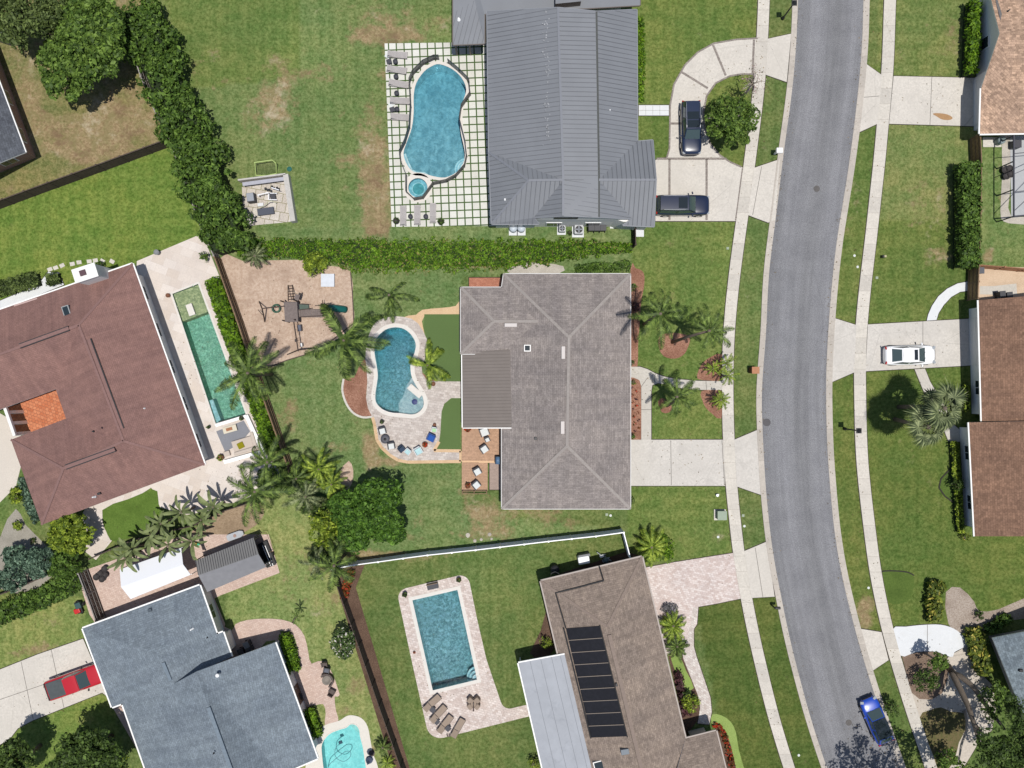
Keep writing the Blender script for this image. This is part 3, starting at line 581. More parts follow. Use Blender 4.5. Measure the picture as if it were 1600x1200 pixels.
SHELF = [(643,590),(635,602),(629,620),(622,630),(623,645),(627,645.5),(644,647.5),(654,643.5),(661,635),(661,624),(657,614.5),(650.5,603.5),(644.5,591)]
b = MB(); P = ccw(G2(SHELF)); b.skirt(P, -.95, -.3); b.flat(P, -.3); b.build('sun_shelf', poolfloor('shelf_grey', C(168, 188, 194), C(186, 200, 206)), p3)
b = MB(); b.box((*W(648.5,611).xy, -.13), (1.55, .62, .3), R(-40)); o = b.build('shelf_slab', COPEW, p3, bevel=.03)
p4 = pool('swimming_pool', 'long narrow green mosaic pool between the pale stone patio and the bright hedge', POOL_GREEN, poolfloor('floor_green', C(92, 150, 128), C(160, 206, 184), 6.0, True), watermat('water_green', (.78, .94, .90), 4.5, .6, 0, .25), .16, COPEW, 1.3)
b = MB(); P = ccw(G2([(269.5,459.5),(309.5,444),(325,486),(284,502)])); b.skirt(P, -1.3, -.25); b.flat(P, -.25); b.build('shallow_ledge', poolfloor('floor_sand', C(176, 172, 128), C(196, 190, 146), 4), p4)
b = MB(); b.box((*W(298,484).xy, .0), (.62, 1.15, .2), R(20)); b.build('step_block', COPEW, p4, bevel=.02)
b = MB(); P = ccw(G2([(324,626),(331,624),(343,656),(337,661)])); b.skirt(P, -1.2, -.3); b.flat(P, -.3); b.build('bench', STEP, p4)
for k in range(3):
    b = MB(); b.bar(W(280+1.5*k, 483+4.5*k, -.3-.1*k), W(294+1.5*k, 478+4.5*k, -.3-.1*k), .1, .04); b.build('step', plain('step_dark', C(60, 110, 96)), p4)
p5 = pool('swimming_pool', 'rectangular teal pool on the pink paver deck behind the white fence', POOL_RECT, poolfloor('floor_steel', C(150, 176, 184), C(176, 200, 204), 4.0), watermat('water_teal', (.86, .94, .96), 3.4, .7, R(35), .25, absorb=(.16, .76, .84), dens=.40), .32, deep=2.0)
b = MB()
for r, z in ((15, -.9), (10.5, -.6), (6, -.3)):
    P = ccw(G2([(744.5,1062)]+[(744.5+r*math.cos(a), 1062+r*math.sin(a)) for a in np.linspace(math.pi*.93, math.pi*1.44, 9)])); b.skirt(P, -1.4, z); b.flat(P, z)
    Q = G2([(744.5+r*math.cos(a), 1062+r*math.sin(a)) for a in np.linspace(math.pi*.93, math.pi*1.44, 9)])
    for i in range(8): b.bar((*Q[i], z), (*Q[i+1], z), .1, .03, 1)
b.build('corner_steps', [STEP, STEPE], p5)
p6 = pool('swimming_pool', 'pale turquoise pool with a hose drifting in it beside the cream deck', POOL_CYAN, poolfloor('floor_cyan', C(178, 226, 228), C(194, 234, 234), 2), watermat('water_cyan', (.70, .97, .98), 2, .12), .05, mat('coping_cream', C(236, 230, 220), .7, .03), 1.2)
b = MB(); P = ccw(G2([(545,1133),(549,1129),(558,1132),(563,1141),(562,1148),(554,1142)])); b.skirt(P, -1.2, -.2); b.flat(P, -.2); b.build('bench', plain('bench_grey', C(190, 216, 212)), p6)

ringstrip('lawn_edging', sm([(1378,893),(1384,892),(1400,892),(1418,894),(1428,899)], 3, False), .12, .03, WDARKE)
ringstrip('lawn_edging', [(1513,725),(1500,725),(1484,733),(1470,748),(1467,762),(1476,775),(1492,787)], .14, .03, WDARKE)
# ---------------------------------------------------------------- houses
WALLM = mat('stucco_white', (.72, .71, .69), .85, .05, 6); WALLT = mat('stucco_tan', (.50, .43, .36), .85, .06, 6); BRICKW = brickmat('brick_red', (.30, .12, .08), (.36, .16, .10), (.4, .37, .34), .22, .075, .012, uv=True)
FASC = plain('fascia_white', (.78, .77, .75), .5); FASD = plain('fascia_dark', (.12, .10, .09), .5); FASB2 = plain('gutter_pale', (.55,.54,.53), .5); FASB = plain('fascia_brown', (.34, .27, .24), .6)
GLASS = glassmat('window_glass'); FRAME = plain('frame_white', (.7, .7, .7), .5); DOORM = plain('door_dark', (.09, .05, .035), .5); GAR = mat('garage_door', (.66, .65, .63), .6, .03)
PIPEM = plain('vent_metal', (.55, .55, .56), .5); PVC = plain('vent_white', (.80, .80, .80), .5); DARKM = plain('dark_metal', (.03, .03, .033), .5)
def roofmesh(V, faces, m, side, thick=.16, seam=None):
    """top faces with UVs in metres (u along the eave, v up the slope), sides and underside; returns builder, world points"""
    P = {k: W(*v) for k, v in V.items()}; b = MB(); edges = {}
    for f in faces:
        q = [P[k] for k in f]
        n = Vector((0, 0, 0))
        for i in range(len(q)):
            a, c = q[i], q[(i+1) % len(q)]
            n += Vector(((a.y-c.y)*(a.z+c.z), (a.z-c.z)*(a.x+c.x), (a.x-c.x)*(a.y+c.y)))
        if n.z < 0: n = -n; f = list(reversed(f)); q = q[::-1]
        n.normalize()
        u = Vector((0, 0, 1)).cross(n)
        u = u.normalized() if u.length > 1e-3 else Vector((1, 0, 0)); v = n.cross(u)
        o = q[0]
        uv = [((p-o).dot(u)+3.7*(sum(ord(ch) for k in f for ch in k) % 11), (p-Vector((0, 0, 2.7))).dot(v)) for p in q]
        def tri(loop, mm, up):
            for t in tessellate_polygon([loop]):
                r = [loop[k] for k in t]; nn = (r[1]-r[0]).cross(r[2]-r[0])
                if nn.length < 1e-8: continue
                idx = list(t)
                if (nn.z > 0) != up: idx = idx[::-1]
                b.poly([loop[k] for k in idx], mm, [uv[k] for k in idx])
        tri(q, 0, True); tri([p-Vector((0, 0, thick)) for p in q], 1, False)
        for i in range(len(f)):
            k = (f[i], f[(i+1) % len(f)]); edges.setdefault(frozenset(k), []).append(k)
        if seam:
            us = [(p-o).dot(u) for p in q]; vs = [(p-o).dot(v) for p in q]
            s = math.ceil(min(us)/seam)*seam
            while s < max(us):
                c = []
                for i in range(len(q)):
                    j = (i+1) % len(q)
                    if (us[i]-s)*(us[j]-s) < 0: c.append(vs[i]+(vs[j]-vs[i])*(s-us[i])/(us[j]-us[i]))
                c.sort()
                for a, d in zip(c[::2], c[1::2]):
                    if d-a > .25: b.bar(o+u*s+v*(a+.03)+n*.02, o+u*s+v*(d-.03)+n*.02, .035, .045, 2, n)
                s += seam
    bd = [e[0] for e in edges.values() if len(e) == 1]
    for a, c in bd:
        p, q = P[a], P[c]; d = Vector((0, 0, thick)); b.poly([p-d, q-d, q, p], 1)
    return b, P, bd
def gutters(P, bd, m, parent, w=.13, name='gutter', lvl=.35):
    b = MB(); k = 0
    for a, c in bd:
        p, q = P[a], P[c]
        if abs(p.x) > 56 and abs(q.x) > 56: continue
        d = (q-p).normalized(); o = Vector((d.y, -d.x, 0)).normalized()*(w/2+.004)
        b.bar(p+o-Vector((0, 0, .05)), q+o-Vector((0, 0, .05)), w, .11); k += 1
    if k: return b.build(name, m, parent)
def caps(P, pairs, m, parent, w=.26):
    b = MB()
    for a, c in pairs: b.bar(P[a]+Vector((0, 0, .012)), P[c]+Vector((0, 0, .012)), w, .03)
    return b.build('ridge_cap', m, parent)
def walls(outline, P, z, parent, m, ins=.5, doors=(), nowin=()):
    pts = ccw([P[k].xy if isinstance(k, str) else W(*k).xy for k in outline]); w = inset(pts, ins)
    b = MB(); b.skirt(w, 0, z); b.flat(w, z-.01); b.build('wall', m, parent)
    n = len(w)
    for i in range(n):
        a, c = Vector(w[i]), Vector(w[(i+1) % n]); L = (c-a).length; mid = (a+c)/2
        if L < 3 or abs(mid.x) > 56 or abs(mid.y) > 46: continue
        d = (c-a)/L; o = Vector((d.y, -d.x)); ang = math.atan2(d.y, d.x); k = max(1, int(L//3.6))
        for j in range(k):
            p = a+d*(L*(j+.5)/k)
            if any((p-W(x, y).xy).length < r for x, y, r in nowin): continue
            fr = MB(); q = p+o*.03; fr.box((*q, 1.45), (1.5, .06, 1.3), ang); f = fr.build('window', FRAME, parent)
            g = MB(); q = p+o*.07
            for sx in (-.34, .34): g.box((*(q+d*sx), 1.45), (.62, .03, 1.14), ang)
            g.build('pane', GLASS, f)
    for kind, x, y, wd_, hd in doors:
        # the wall segment nearest to the given pixel carries the door
        t = W(x, y).xy; best = None
        for i in range(n):
            a, c = Vector(w[i]), Vector(w[(i+1) % n]); d = c-a; s = max(0, min(1, (t-a).dot(d)/d.length_squared)); q = a+d*s
            if best is None or (q-t).length < best[0]: best = ((q-t).length, q, d.normalized())
        _, q, d = best; o = Vector((d.y, -d.x)); ang = math.atan2(d.y, d.x); b = MB()
        if kind == 'garage_door':
            for r in range(4): b.box((*(q+o*.03), .28+r*.55), (wd_, .05, .53), ang)
            b.build('garage_door', GAR, parent)
        else:
            b.box((*(q+o*.03), hd/2), (wd_, .06, hd), ang); e = b.build('door', DOORM, parent)
            h = MB(); h.box((*(q+o*.09+d*wd_*.38), 1.0), (.04, .06, .14), ang); h.build('handle', PIPEM, e)
def roofz(P, f, x, y):
    a, b, c = [P[k] for k in f[:3]]; n = (b-a).cross(c-a); return a.z-(n.x*(x-a.x)+n.y*(y-a.y))/n.z
def on(P, f, px, py):
    z = 3.5
    for _ in range(8):
        w = W(px, py, z); z = roofz(P, f, w.x, w.y)
    return W(px, py, z)
def pipe(parent, p, r=.05, h=.35, m=None, name='vent_pipe'):
    b = MB(); b.lathe([(r*2.2, -.05), (r*1.5, .06), (r, .08), (r, h), (r*.7, h)], p, 10); return b.build(name, m or PIPEM, parent, True)
def boxvent(parent, p, L, w, h, ang, m, name='roof_vent'):
    b = MB(); b.box((p.x, p.y, p.z+h/2-.02), (L, w, h), ang); return b.build(name, m, parent, bevel=.03)
def skylight(parent, p, L, w, ang, tilt=None):
    b = MB(); b.box((p.x, p.y, p.z+.03), (L, w, .16), ang); f = b.build('skylight', PIPEM if tilt is None else tilt, parent)
    g = MB(); g.box((p.x, p.y, p.z+.12), (L-.16, w-.16, .03), ang); g.build('pane', GLASS, f)
# --- central house: grey-brown shingles
e, r = 2.75, 5.35
SHM = shingle('shingle_grey_brown', C(160, 151, 147), .2, .5, .13, .1, .16); CAPM = mat('cap_grey', C(169, 161, 156), .9, .1, 5)
hm = thing('house', 'grey-brown shingled house with the wooden deck, in the centre', 'house', W(885, 610))
V = dict(A=(787,428,e), B=(985,428,e), Cc=(985,795,e), D=(784,795,e), R1=(889,527,r), R2=(886,697,r), W0=(784,449,e), W1=(720,449,e), W2=(720,553,e), W3=(784,553,e), Wa=(772,502,4.1), Wb=(840,502,4.1))
F = [['A','B','R1'], ['B','Cc','R2','R1'], ['Cc','D','R2'], ['D','W3','Wb','R1','R2'], ['A','R1','Wb','W0'], ['W0','Wb','Wa','W1'], ['W1','Wa','W2'], ['W2','Wa','Wb','W3']]
b, P, bd = roofmesh(V, F, SHM, FASC); rf = b.build('roof', [SHM, FASC], hm); gutters(P, bd, FASB2, hm, .06)
caps(P, [('A','R1'),('B','R1'),('R1','R2'),('Cc','R2'),('D','R2'),('W1','Wa'),('W2','Wa'),('Wa','Wb')], CAPM, rf)
walls(['A','B','Cc','D','W3','W2','W1','W0'], P, e-.05, hm, WALLM, .55, [('garage_door',980,723,4.9,2.2), ('door',980,582,1.0,2.1), ('door',790,690,1.8,2.1)], [(980,723,3.4),(980,582,1.6),(790,690,1.6)])
PATR = mat('patio_roof_brown', C(128, 119, 114), .6, .05, 1.0)
V = dict(a=(722,551,2.62), b=(797,546,3.12), c=(800,668,3.12), d=(723,668,2.62))
b, P2, bd2 = roofmesh(V, [['a','b','c','d']], PATR, FASC, .1, .31); b.build('patio_roof', [PATR, FASC, mat('rib_brown', C(112, 104, 100), .6, .03)], hm); gutters(P2, [x for x in bd2 if set(x) in ({'a','d'},{'c','d'})], FASC, hm, .09)
for y in (556, 610, 664):
    b = MB(); q = W(726, y, 2.5); b.box((q.x, q.y, 1.25), (.12, .12, 2.5)); b.build('patio_post', FASC, hm)
for x, y, a in ((798,508,0),(880,551,90),(879,668,90)):
    f = ['W0','Wb','Wa'] if x == 798 else ['D','W3','R1']
    boxvent(hm, on(P, f, x, y), 1.15, .34, .16, R(a), mat('vent_pale', C(222, 214, 210), .6, .02))
skylight(hm, on(P, ['D','W3','R1'], 824, 544), .62, .62, 0, FASC)
b = MB(); q = on(P, ['D','W3','R1'], 837, 685); b.box((q.x, q.y, q.z+.08), (.26, .26, .22)); b.build('roof_vent', DARKM, hm, bevel=.02)
# --- north house: standing-seam metal
e = 3.6
MET = mat('metal_roof_grey', C(137, 140, 146), .45, .05, .6, metal=.0, spec=.4); SEAM = plain('seam_grey', C(112, 115, 122), .5)
hn = thing('house', 'big house with the grey standing-seam metal roof beside the peanut-shaped pool', 'house', W(880, 170))
V = dict(A=(761,18,e), B=(764,238,e), Cc=(768,350,e), Wd=(826,282,e+1.95), R0=(872,12,e+2.1), R1=(880,281,e+2.1), X0=(932,18,e+1.7), X=(936,281,e+1.7), E0=(995,15,e), E1=(996,221,e), F=(1020,219,e), G=(1025,281,e+1.7), Hh=(1022,354,e), Y=(988,342,e+.25), Z=(973,352,e), L=(834,340,e+.5), T=(880,337,e+2.1), T2=(936,339,e+1.6), K=(842,350,e))
F = [['A','B','R1','R0'], ['B','Wd','R1'], ['B','Cc','Wd'], ['Cc','K','L','R1','Wd'], ['R1','L','T'], ['R0','R1','X','X0'], ['X0','X','E1','E0'], ['X','G','F','E1'], ['X','Y','Z','Hh','G'], ['R1','T','T2','X'], ['X','T2','Y']]
b, P, bd = roofmesh(V, F, MET, FASD, .16, .42); rf = b.build('roof', [MET, FASD, SEAM], hn); gutters(P, bd, mat('gutter_metal', C(150,153,160), .45, .02), hn, .07)
caps(P, [('R0','R1'),('R1','Wd'),('B','Wd'),('Cc','Wd'),('X','G'),('R1','T')], mat('cap_metal', C(136, 139, 147), .45, .02), rf, .22)
b = MB()
b.bar(P['X0'], P['X'], .17, .04); b.bar(P['X'], P['T2'], .15, .04); b.build('leaf_litter', plain('litter', C(92,94,92), .95), rf)
walls(['A','B','Cc','K',(842,348,e),(960,348,e),'Z','Hh','F','E1','E0'], P, e-.05, hn, WALLM, .35, [('garage_door',1018,298,5.2,2.3), ('door',993,172,1.2,2.2)], [(1018,298,3.6),(993,172,1.8)])
b = MB(); y0 = P['T'].y-.0
g = [P['K'], P['L'], P['T'], P['T2'], P['Y'], P['Z']]; yw = W(800, 349, e).y+.32
pts = [(p.x, yw, p.z-.17) for p in g]; pts[0] = (pts[0][0], yw, e-.3); pts[-1] = (pts[-1][0], yw, e-.3)
b.poly(pts); b.poly([(p[0], p[1]+.15, p[2]) for p in pts][::-1]); b.build('gable_wall', WALLM, hn)
b = MB(); q = Vector((W(884, 345, 4.4).x, yw, 4.5)); b.box(q, (2.2, .12, .5)); b.build('gable_vent', DARKM, hn)
V = dict(a=(708,70,3.0), b=(757,68,3.0), b2=(757,22,3.3), c=(1000,8,3.3), d=(1000,-150,3.5), f=(708,-150,3.5))
b, P2, bd2 = roofmesh(V, [['a','b','b2','c','d','f']], MET, FASD, .14, .43); b.build('lower_roof', [MET, FASD, SEAM], hn); gutters(P2, bd2, FASD, hn, .08)
b = MB(); pts = G2([(718,62),(752,62),(752,30),(770,20),(990,10),(990,-140),(718,-140)], 2.6)
b.skirt(inset(pts, .9), 0, 2.8); b.build('wall', WALLM, hn)
for x, y in ((711,66),(733,66),(711,30),(711,0)):
    b = MB(); q = W(x, y, 2.8); b.box((q.x, q.y, 1.4), (.16, .16, 2.8)); b.build('porch_post', FASD, hn)
V2 = dict(a=(868,6,4.2), b=(908,2,4.2), c=(906,-40,4.2), d=(868,-40,4.2)); b, _, _ = roofmesh(V2, [['a','b','c','d']], MET, FASD, .9, None); b.build('roof_link', [MET, FASD], hn)
pipe(hn, on(P2, ['a','b','d'], 717, 31), .09, .3, PVC); pipe(hn, on(P, ['B','Cc','Wd'], 789, 312), .06, .3, PVC); pipe(hn, on(P, ['A','B','R0'], 789, 258), .06, .25, PVC); pipe(hn, on(P, ['X','X0','E1'], 953, 172), .04, .12, PVC)
rr = random.Random(3)
b = MB()
for k in range(26):
    q = on(P, ['A','B','R0'], 854+rr.uniform(-2.5, 3), 18+k*8.4+rr.uniform(-3, 3))
    for _ in range(rr.randint(1, 4)): b.box((q.x+rr.uniform(-.25,.25), q.y+rr.uniform(-.25,.25), q.z+.03), (rr.uniform(.04,.16), rr.uniform(.04,.12), .02), rr.uniform(0,3))
o = b.build('roof_stain', mat('lichen', C(176, 178, 182), .9, .1), rf); o['kind'] = 'stuff'
# --- west house: red-brown shingles round a courtyard
e, r = 2.95, 5.1
SHR = shingle('shingle_red_brown', C(152, 118, 111), .16, .35, .06, .06, .09); CAPR = mat('cap_red', C(146, 114, 109), .9, .1, 5)
hw = thing('house', 'red-brown shingled house wrapped around a tiled courtyard beside the long green pool', 'house', W(150, 600))
V = dict(A=(207,412,e), B=(320,726,e), Cc=(65,820,e), D=(17,687,e), E=(103,654,e), F=(87,608,e), G=(-80,669,e), Hh=(-80,512,e), N1=(123,508,r), S1=(193,689,r), S2=(99,732,r), N2=(-80,583,r))
F = [['Hh','A','N1','N2'], ['A','B','S1','N1'], ['B','Cc','S2','S1'], ['Cc','D','S2'], ['D','E','S1','S2'], ['E','F','N1','S1'], ['F','G','N2','N1']]
b, P, bd = roofmesh(V, F, SHR, FASC); rf = b.build('roof', [SHR, FASC], hw); gutters(P, [x for x in bd if x[0] in 'AHh' or x == ('A','B') or x == ('B','A') or x==('B','Cc')], FASC, hw, .12)
caps(P, [('A','N1'),('B','S1'),('Cc','S2'),('D','S2'),('N1','S1'),('S1','S2'),('N1','N2')], CAPR, rf, .22)
walls(['A','B','Cc','D','E','F','G','Hh'], P, e-.05, hw, WALLM, .6, [('door',96,630,1.6,2.2)], [(96,630,2)])
for a, c in (((31,541),(108,513)), ((139,530),(191,670)), ((103,730),(180,702))):
    b = MB()
    fa = on(P, ['A','B','N1'] if a[0] == 139 else (['Hh','A','N1'] if a[0] == 31 else ['B','Cc','S2']), *a); fc = on(P, ['A','B','N1'] if a[0] == 139 else (['Hh','A','N1'] if a[0] == 31 else ['B','Cc','S2']), *c)
    b.bar(fa+Vector((0,0,.05)), fc+Vector((0,0,.05)), .3, .12); rv = b.build('ridge_vent', CAPR, rf); b = MB(); dd = (fc-fa).normalized(); oo = Vector((-dd.y, dd.x, 0))*.19
    for sg in (-1, 1): b.bar(fa+oo*sg+Vector((0,0,.03)), fc+oo*sg+Vector((0,0,.03)), .09, .1)
    b.build('vent_slot', DARKM, rf)
b = MB(); q = W(150, 431, 3.4); a = R(18)
b.box((q.x, q.y, 2.6), (2.0, 1.15, 5.2), a); ch = b.build('chimney', WALLM, rf); b = MB(); b.box((q.x, q.y, 5.24), (2.2, 1.3, .12), a); b.build('chimney_crown', WALLM, ch)
b = MB(); b.box((q.x-.15, q.y, 5.36), (.55, .5, .14), a); b.build('flue', plain('flue_brown', (.09, .05, .06), .7), ch)
skylight(hw, on(P, ['Hh','A','N1'], 104.5, 487), 1.1, .65, R(-72), plain('frame_grey', (.28,.30,.31), .5))
pipe(hw, on(P, ['B','Cc','S2'], 148.5, 776), .07, .45); boxvent(hw, on(P, ['B','Cc','S2'], 156, 771), .3, .2, .25, R(20), DARKM); pipe(hw, on(P, ['B','Cc','S2'], 146, 674), .05, .2, DARKM); pipe(hw, on(P, ['A','B','N1'], 226, 638), .05, .2)
boxvent(hw, on(P, ['Hh','A','N1'], 40, 472), 2.3, .16, .06, R(17), mat('flash_pink', C(206,178,172), .6, .02), 'roof_flashing')
TILEO = brickmat('tile_orange', C(206, 122, 84), C(228, 150, 110), C(170, 110, 84), .34, .3, .02, .5, R(20), var=.14)
sheet('courtyard', [(30,628),(96,602),(112,655),(44,682)], .022, TILEO)
t = thing('courtyard_wall', 'white arched courtyard wall facing the orange tiled floor', 'wall', W(38, 650)); A0 = W(30, 627).xy; A1 = W(47, 676).xy; d = (A1-A0).normalized(); ang = math.atan2(d.y, d.x)
b = MB(); 
for k in range(4): q = A0+d*((A1-A0).length*k/3); b.box((*q, 1.1), (.3, .25, 2.2), ang)
b.build('pier', WALLM, t); b = MB(); q = (A0+A1)/2; b.box((*q, 2.35), ((A1-A0).length+.3, .27, .3), ang); b.build('lintel', WALLM, t)
for k in range(3):
    b = MB(); q = A0+d*((A1-A0).length*(k+.5)/3); b.box((*q, 1.05), (.72, .08, 2.0), ang); b.build('arched_window', GLASS, t)
# --- south-west house: blue-grey shingles
e, r = 2.75, 5.15
SHB = shingle('shingle_blue_grey', C(133, 144, 154), .2, .34, .12, .08, .15); CAPB = mat('cap_blue', C(130, 143, 155), .9, .12, 5)
hs = thing('house', 'blue-grey shingled house with the red pickup nosed up to it', 'house', W(300, 1080))
V = dict(A=(129,982,e), B=(312,914.5,e), B1=(339,991,e), B2=(348.5,987.5,e), B3=(362,1026,e), Q=(250,1024,4.55), Q2=(271,1069,4.55), L=(175,1105,e), L2=(191,1099,e))
F = [['A','B','Q'], ['B','B1','B2','B3','Q2','Q'], ['A','Q','Q2','L2','L']]
b, P, bd = roofmesh(V, F, SHB, FASC); rf = b.build('roof', [SHB, FASC], hs); gutters(P, [x for x in bd if 'Q2' not in x], FASC, hs, .13)
V = dict(P0=(271,1069,4.55), Ra=(306,1050,r+.15), E0=(430,1004,e+.1), E1=(496,1185,e), E2=(438,1210,e), E3=(500,1380,e), K3=(290,1380,e), K=(191,1099,e), Rb=(397,1300,r+.15), Rc=(397,1380,r))
F = [['K','P0','Ra','Rb','Rc','K3'], ['Ra','E0','E1','E2','Rb'], ['E2','E3','Rc','Rb']]
b, P3, bd3 = roofmesh(V, F, SHB, FASC); b.build('roof', [SHB, FASC], hs); gutters(P3, [x for x in bd3 if set(x) in ({'E0','E1'},{'E1','E2'},{'K','K3'})], FASC, hs, .13)
b = MB(); b.bar(on(P, ['A','Q','Q2'], 255.5, 1035)+Vector((0,0,.05)), on(P, ['A','Q','Q2'], 267, 1063)+Vector((0,0,.05)), .3, .12); b.build('ridge_vent', CAPB, rf)
b = MB(); b.bar(P3['Ra']*.78+P3['Rb']*.22+Vector((0,0,.03)), P3['Rb']+Vector((0,0,.03)), .34, .12); b.build('ridge_vent', CAPB, rf)
walls(['A','B','B1','B2','B3',(330,1050,e),(280,1090,e),'L2','L'], P, e-.05, hs, WALLM, .45, [('garage_door',150,1045,4.9,2.2)], [(150,1045,3.4)])
walls([(268,1072,e),'E0','E1','E2','E3','K3','K'], P3, e-.05, hs, WALLM, .45, [('door',455,1085,1.8,2.1)], [(455,1085,2)])
b = MB(); w0 = [W(275,1070,4.4), W(306,1053,5.0), W(418,1010,2.7), W(300,1062,2.7)]; b.poly(w0); b.build('gable_wall', WALLM, hs)
pipe(hs, on(P, ['B','B1','Q'], 301, 982), .06, .5, PVC); pipe(hs, on(P, ['B','B1','Q'], 324, 996), .04, .2, DARKM); boxvent(hs, on(P, ['A','B','Q'], 235, 953), .35, .3, .2, R(20), mat('vent_bluegrey', C(84,94,104), .7, .02))
q = on(P3, ['Ra','E0','E1'], 343, 1052); b = MB(); b.lathe([(.05,-.1),(.05,.45),(.16,.5),(.2,.56),(.12,.64)], q, 12); b.build('vent_cap', PVC, hs, True); pipe(hs, on(P3, ['Ra','E0','E1'], 334, 1177), .04, .2, DARKM)
# --- south house: brown shingles, solar mats, pale flat roof
e, r = 2.7, 4.7
SHT = shingle('shingle_brown', C(155, 140, 129), .19, .36, .16, .1); CAPT = mat('cap_brown', C(150, 134, 124), .9, .1, 5)
ho = thing('house', 'brown shingled house with black solar mats and a pale flat roof beside the rectangular pool', 'house', W(960, 1060))
V = dict(A=(845,908,e), B=(1003,870,e), Cc=(1071,1154,e), C2=(1128,1392,e), D=(967,1420,e), R0=(949,979,r), R2=(1050,1400,r))
F = [['A','B','R0'], ['B','Cc','C2','R2','R0'], ['A','R0','R2','D']]
b, P, bd = roofmesh(V, F, SHT, FASC); rf = b.build('roof', [SHT, FASC], ho); gutters(P, bd, mat('gutter_tan', C(188,176,168), .6, .02), ho, .13)
b = MB(); b.bar(P['R0']*.97+P['R2']*.03+Vector((0,0,.04)), P['R2']+Vector((0,0,.04)), .34, .12); b.build('ridge_vent', CAPT, rf); caps(P, [('A','R0'),('B','R0')], CAPT, rf, .22)
walls(['A','B','Cc','C2','D'], P, e-.05, ho, WALLT, .5, [('garage_door',1010,915,4.8,2.2),('door',870,950,1,2.1)], [(1010,915,3.6),(870,950,1.4)])
V = dict(a=(1071,1154,e+.02), b=(1119,1142,e+.02), c=(1150,1266,e+.02), d=(1101,1278,e+.02), g=(1107,1190,e+.95), h=(1113,1215,e+.95), i=(1058,1203,e+.95), j=(1065,1228,e+.95))
F = [['a','b','g','i'], ['b','c','h','g'], ['c','d','j','h'], ['i','g','h','j']]
b, Pp, bdp = roofmesh(V, F, SHT, FASC); b.build('porch_roof', [SHT, FASC], ho); gutters(Pp, [x for x in bdp if set(x) in ({'a','b'},{'b','c'},{'c','d'})], mat('gutter_tan2', C(188,176,168), .6, .02), ho, .12)
walls(['a','b','c','d'], Pp, e-.1, ho, WALLT, .7)
LAN = mat('panel_roof', C(172, 176, 184), .5, .07, .8, stain=C(142,146,154), stain_amt=.5); V = dict(a=(810,1036,2.55), b=(886,1022,2.95), c=(960,1330,2.95), d=(882,1350,2.55))
b, Pl, bdl = roofmesh(V, [['a','b','c','d']], LAN, FASC, .12, None)
for t_ in (.24, .46, .68, .86): b.bar(Pl['a'].lerp(Pl['b'], t_)+Vector((0,0,.006)), Pl['d'].lerp(Pl['c'], t_)+Vector((0,0,.006)), .045, .02, 2)
b.build('flat_roof', [LAN, FASC, plain('panel_joint', C(138,142,150), .6)], ho); gutters(Pl, bdl, FASC, ho, .12)
for x, y in ((813,1042),(826,1100),(840,1160),(853,1215)):
    b = MB(); q = W(x, y, 2.45); b.box((q.x, q.y, 1.22), (.1, .1, 2.44)); b.build('porch_post', FASC, ho)
wf = ['A','R0','D']; SOL = mat('solar_mat', (.012, .012, .016), .45, .2, 3); STR = plain('strap_tan', C(150,138,128), .8)
c00, c10, c11, c01 = [on(P, wf, *q)+Vector((0,0,.07)) for q in ((884,981),(937,977),(980,1151),(924,1153))]
for k in range(9):
    b = MB(); t0, t1 = k/9+.004, (k+1)/9-.006
    q = [c00.lerp(c01, t0), c10.lerp(c11, t0), c10.lerp(c11, t1), c00.lerp(c01, t1)]
    b.poly(q[::-1]); b.poly([p-Vector((0,0,.05)) for p in q]); 
    for i in range(4): b.poly([q[i], q[(i+1)%4], q[(i+1)%4]-Vector((0,0,.05)), q[i]-Vector((0,0,.05))])
    b.build('solar_panel', SOL, ho)
b = MB()
for k in range(1, 9): b.bar(c00.lerp(c01, k/9)+Vector((0,0,.01)), c10.lerp(c11, k/9)+Vector((0,0,.01)), .06, .03)
b.build('strap', STR, ho)
b = MB(); up = Vector((0,0,.03)); b.tube([c00+up-Vector((.2,0,0)), c01+up-Vector((.05,0,0))], .07); b.tube([c10+up, c11+up], .06)
q = [on(P, ['A','B','R0'], *a)+Vector((0,0,.08)) for a in ((936,884),(943,907),(906,917))]+[on(P, wf, *a)+Vector((0,0,.08)) for a in ((868,926),(884,981))]
b.tube([q[0], q[1]], .07); b.tube(q[1:4], .07); b.tube([q[3], q[4]], .07); b.build('solar_pipe', plain('pipe_black', (.02,.02,.022), .5), ho)
boxvent(ho, on(P, wf, 976, 1173), .75, .5, .3, R(10), mat('vent_steel', C(120,130,140), .4, .03)); boxvent(ho, on(P, wf, 963, 1069), .2, .3, .2, R(10), DARKM)
skylight(ho, on(P, wf, 936, 1196), 1.0, .9, R(15), FASC)
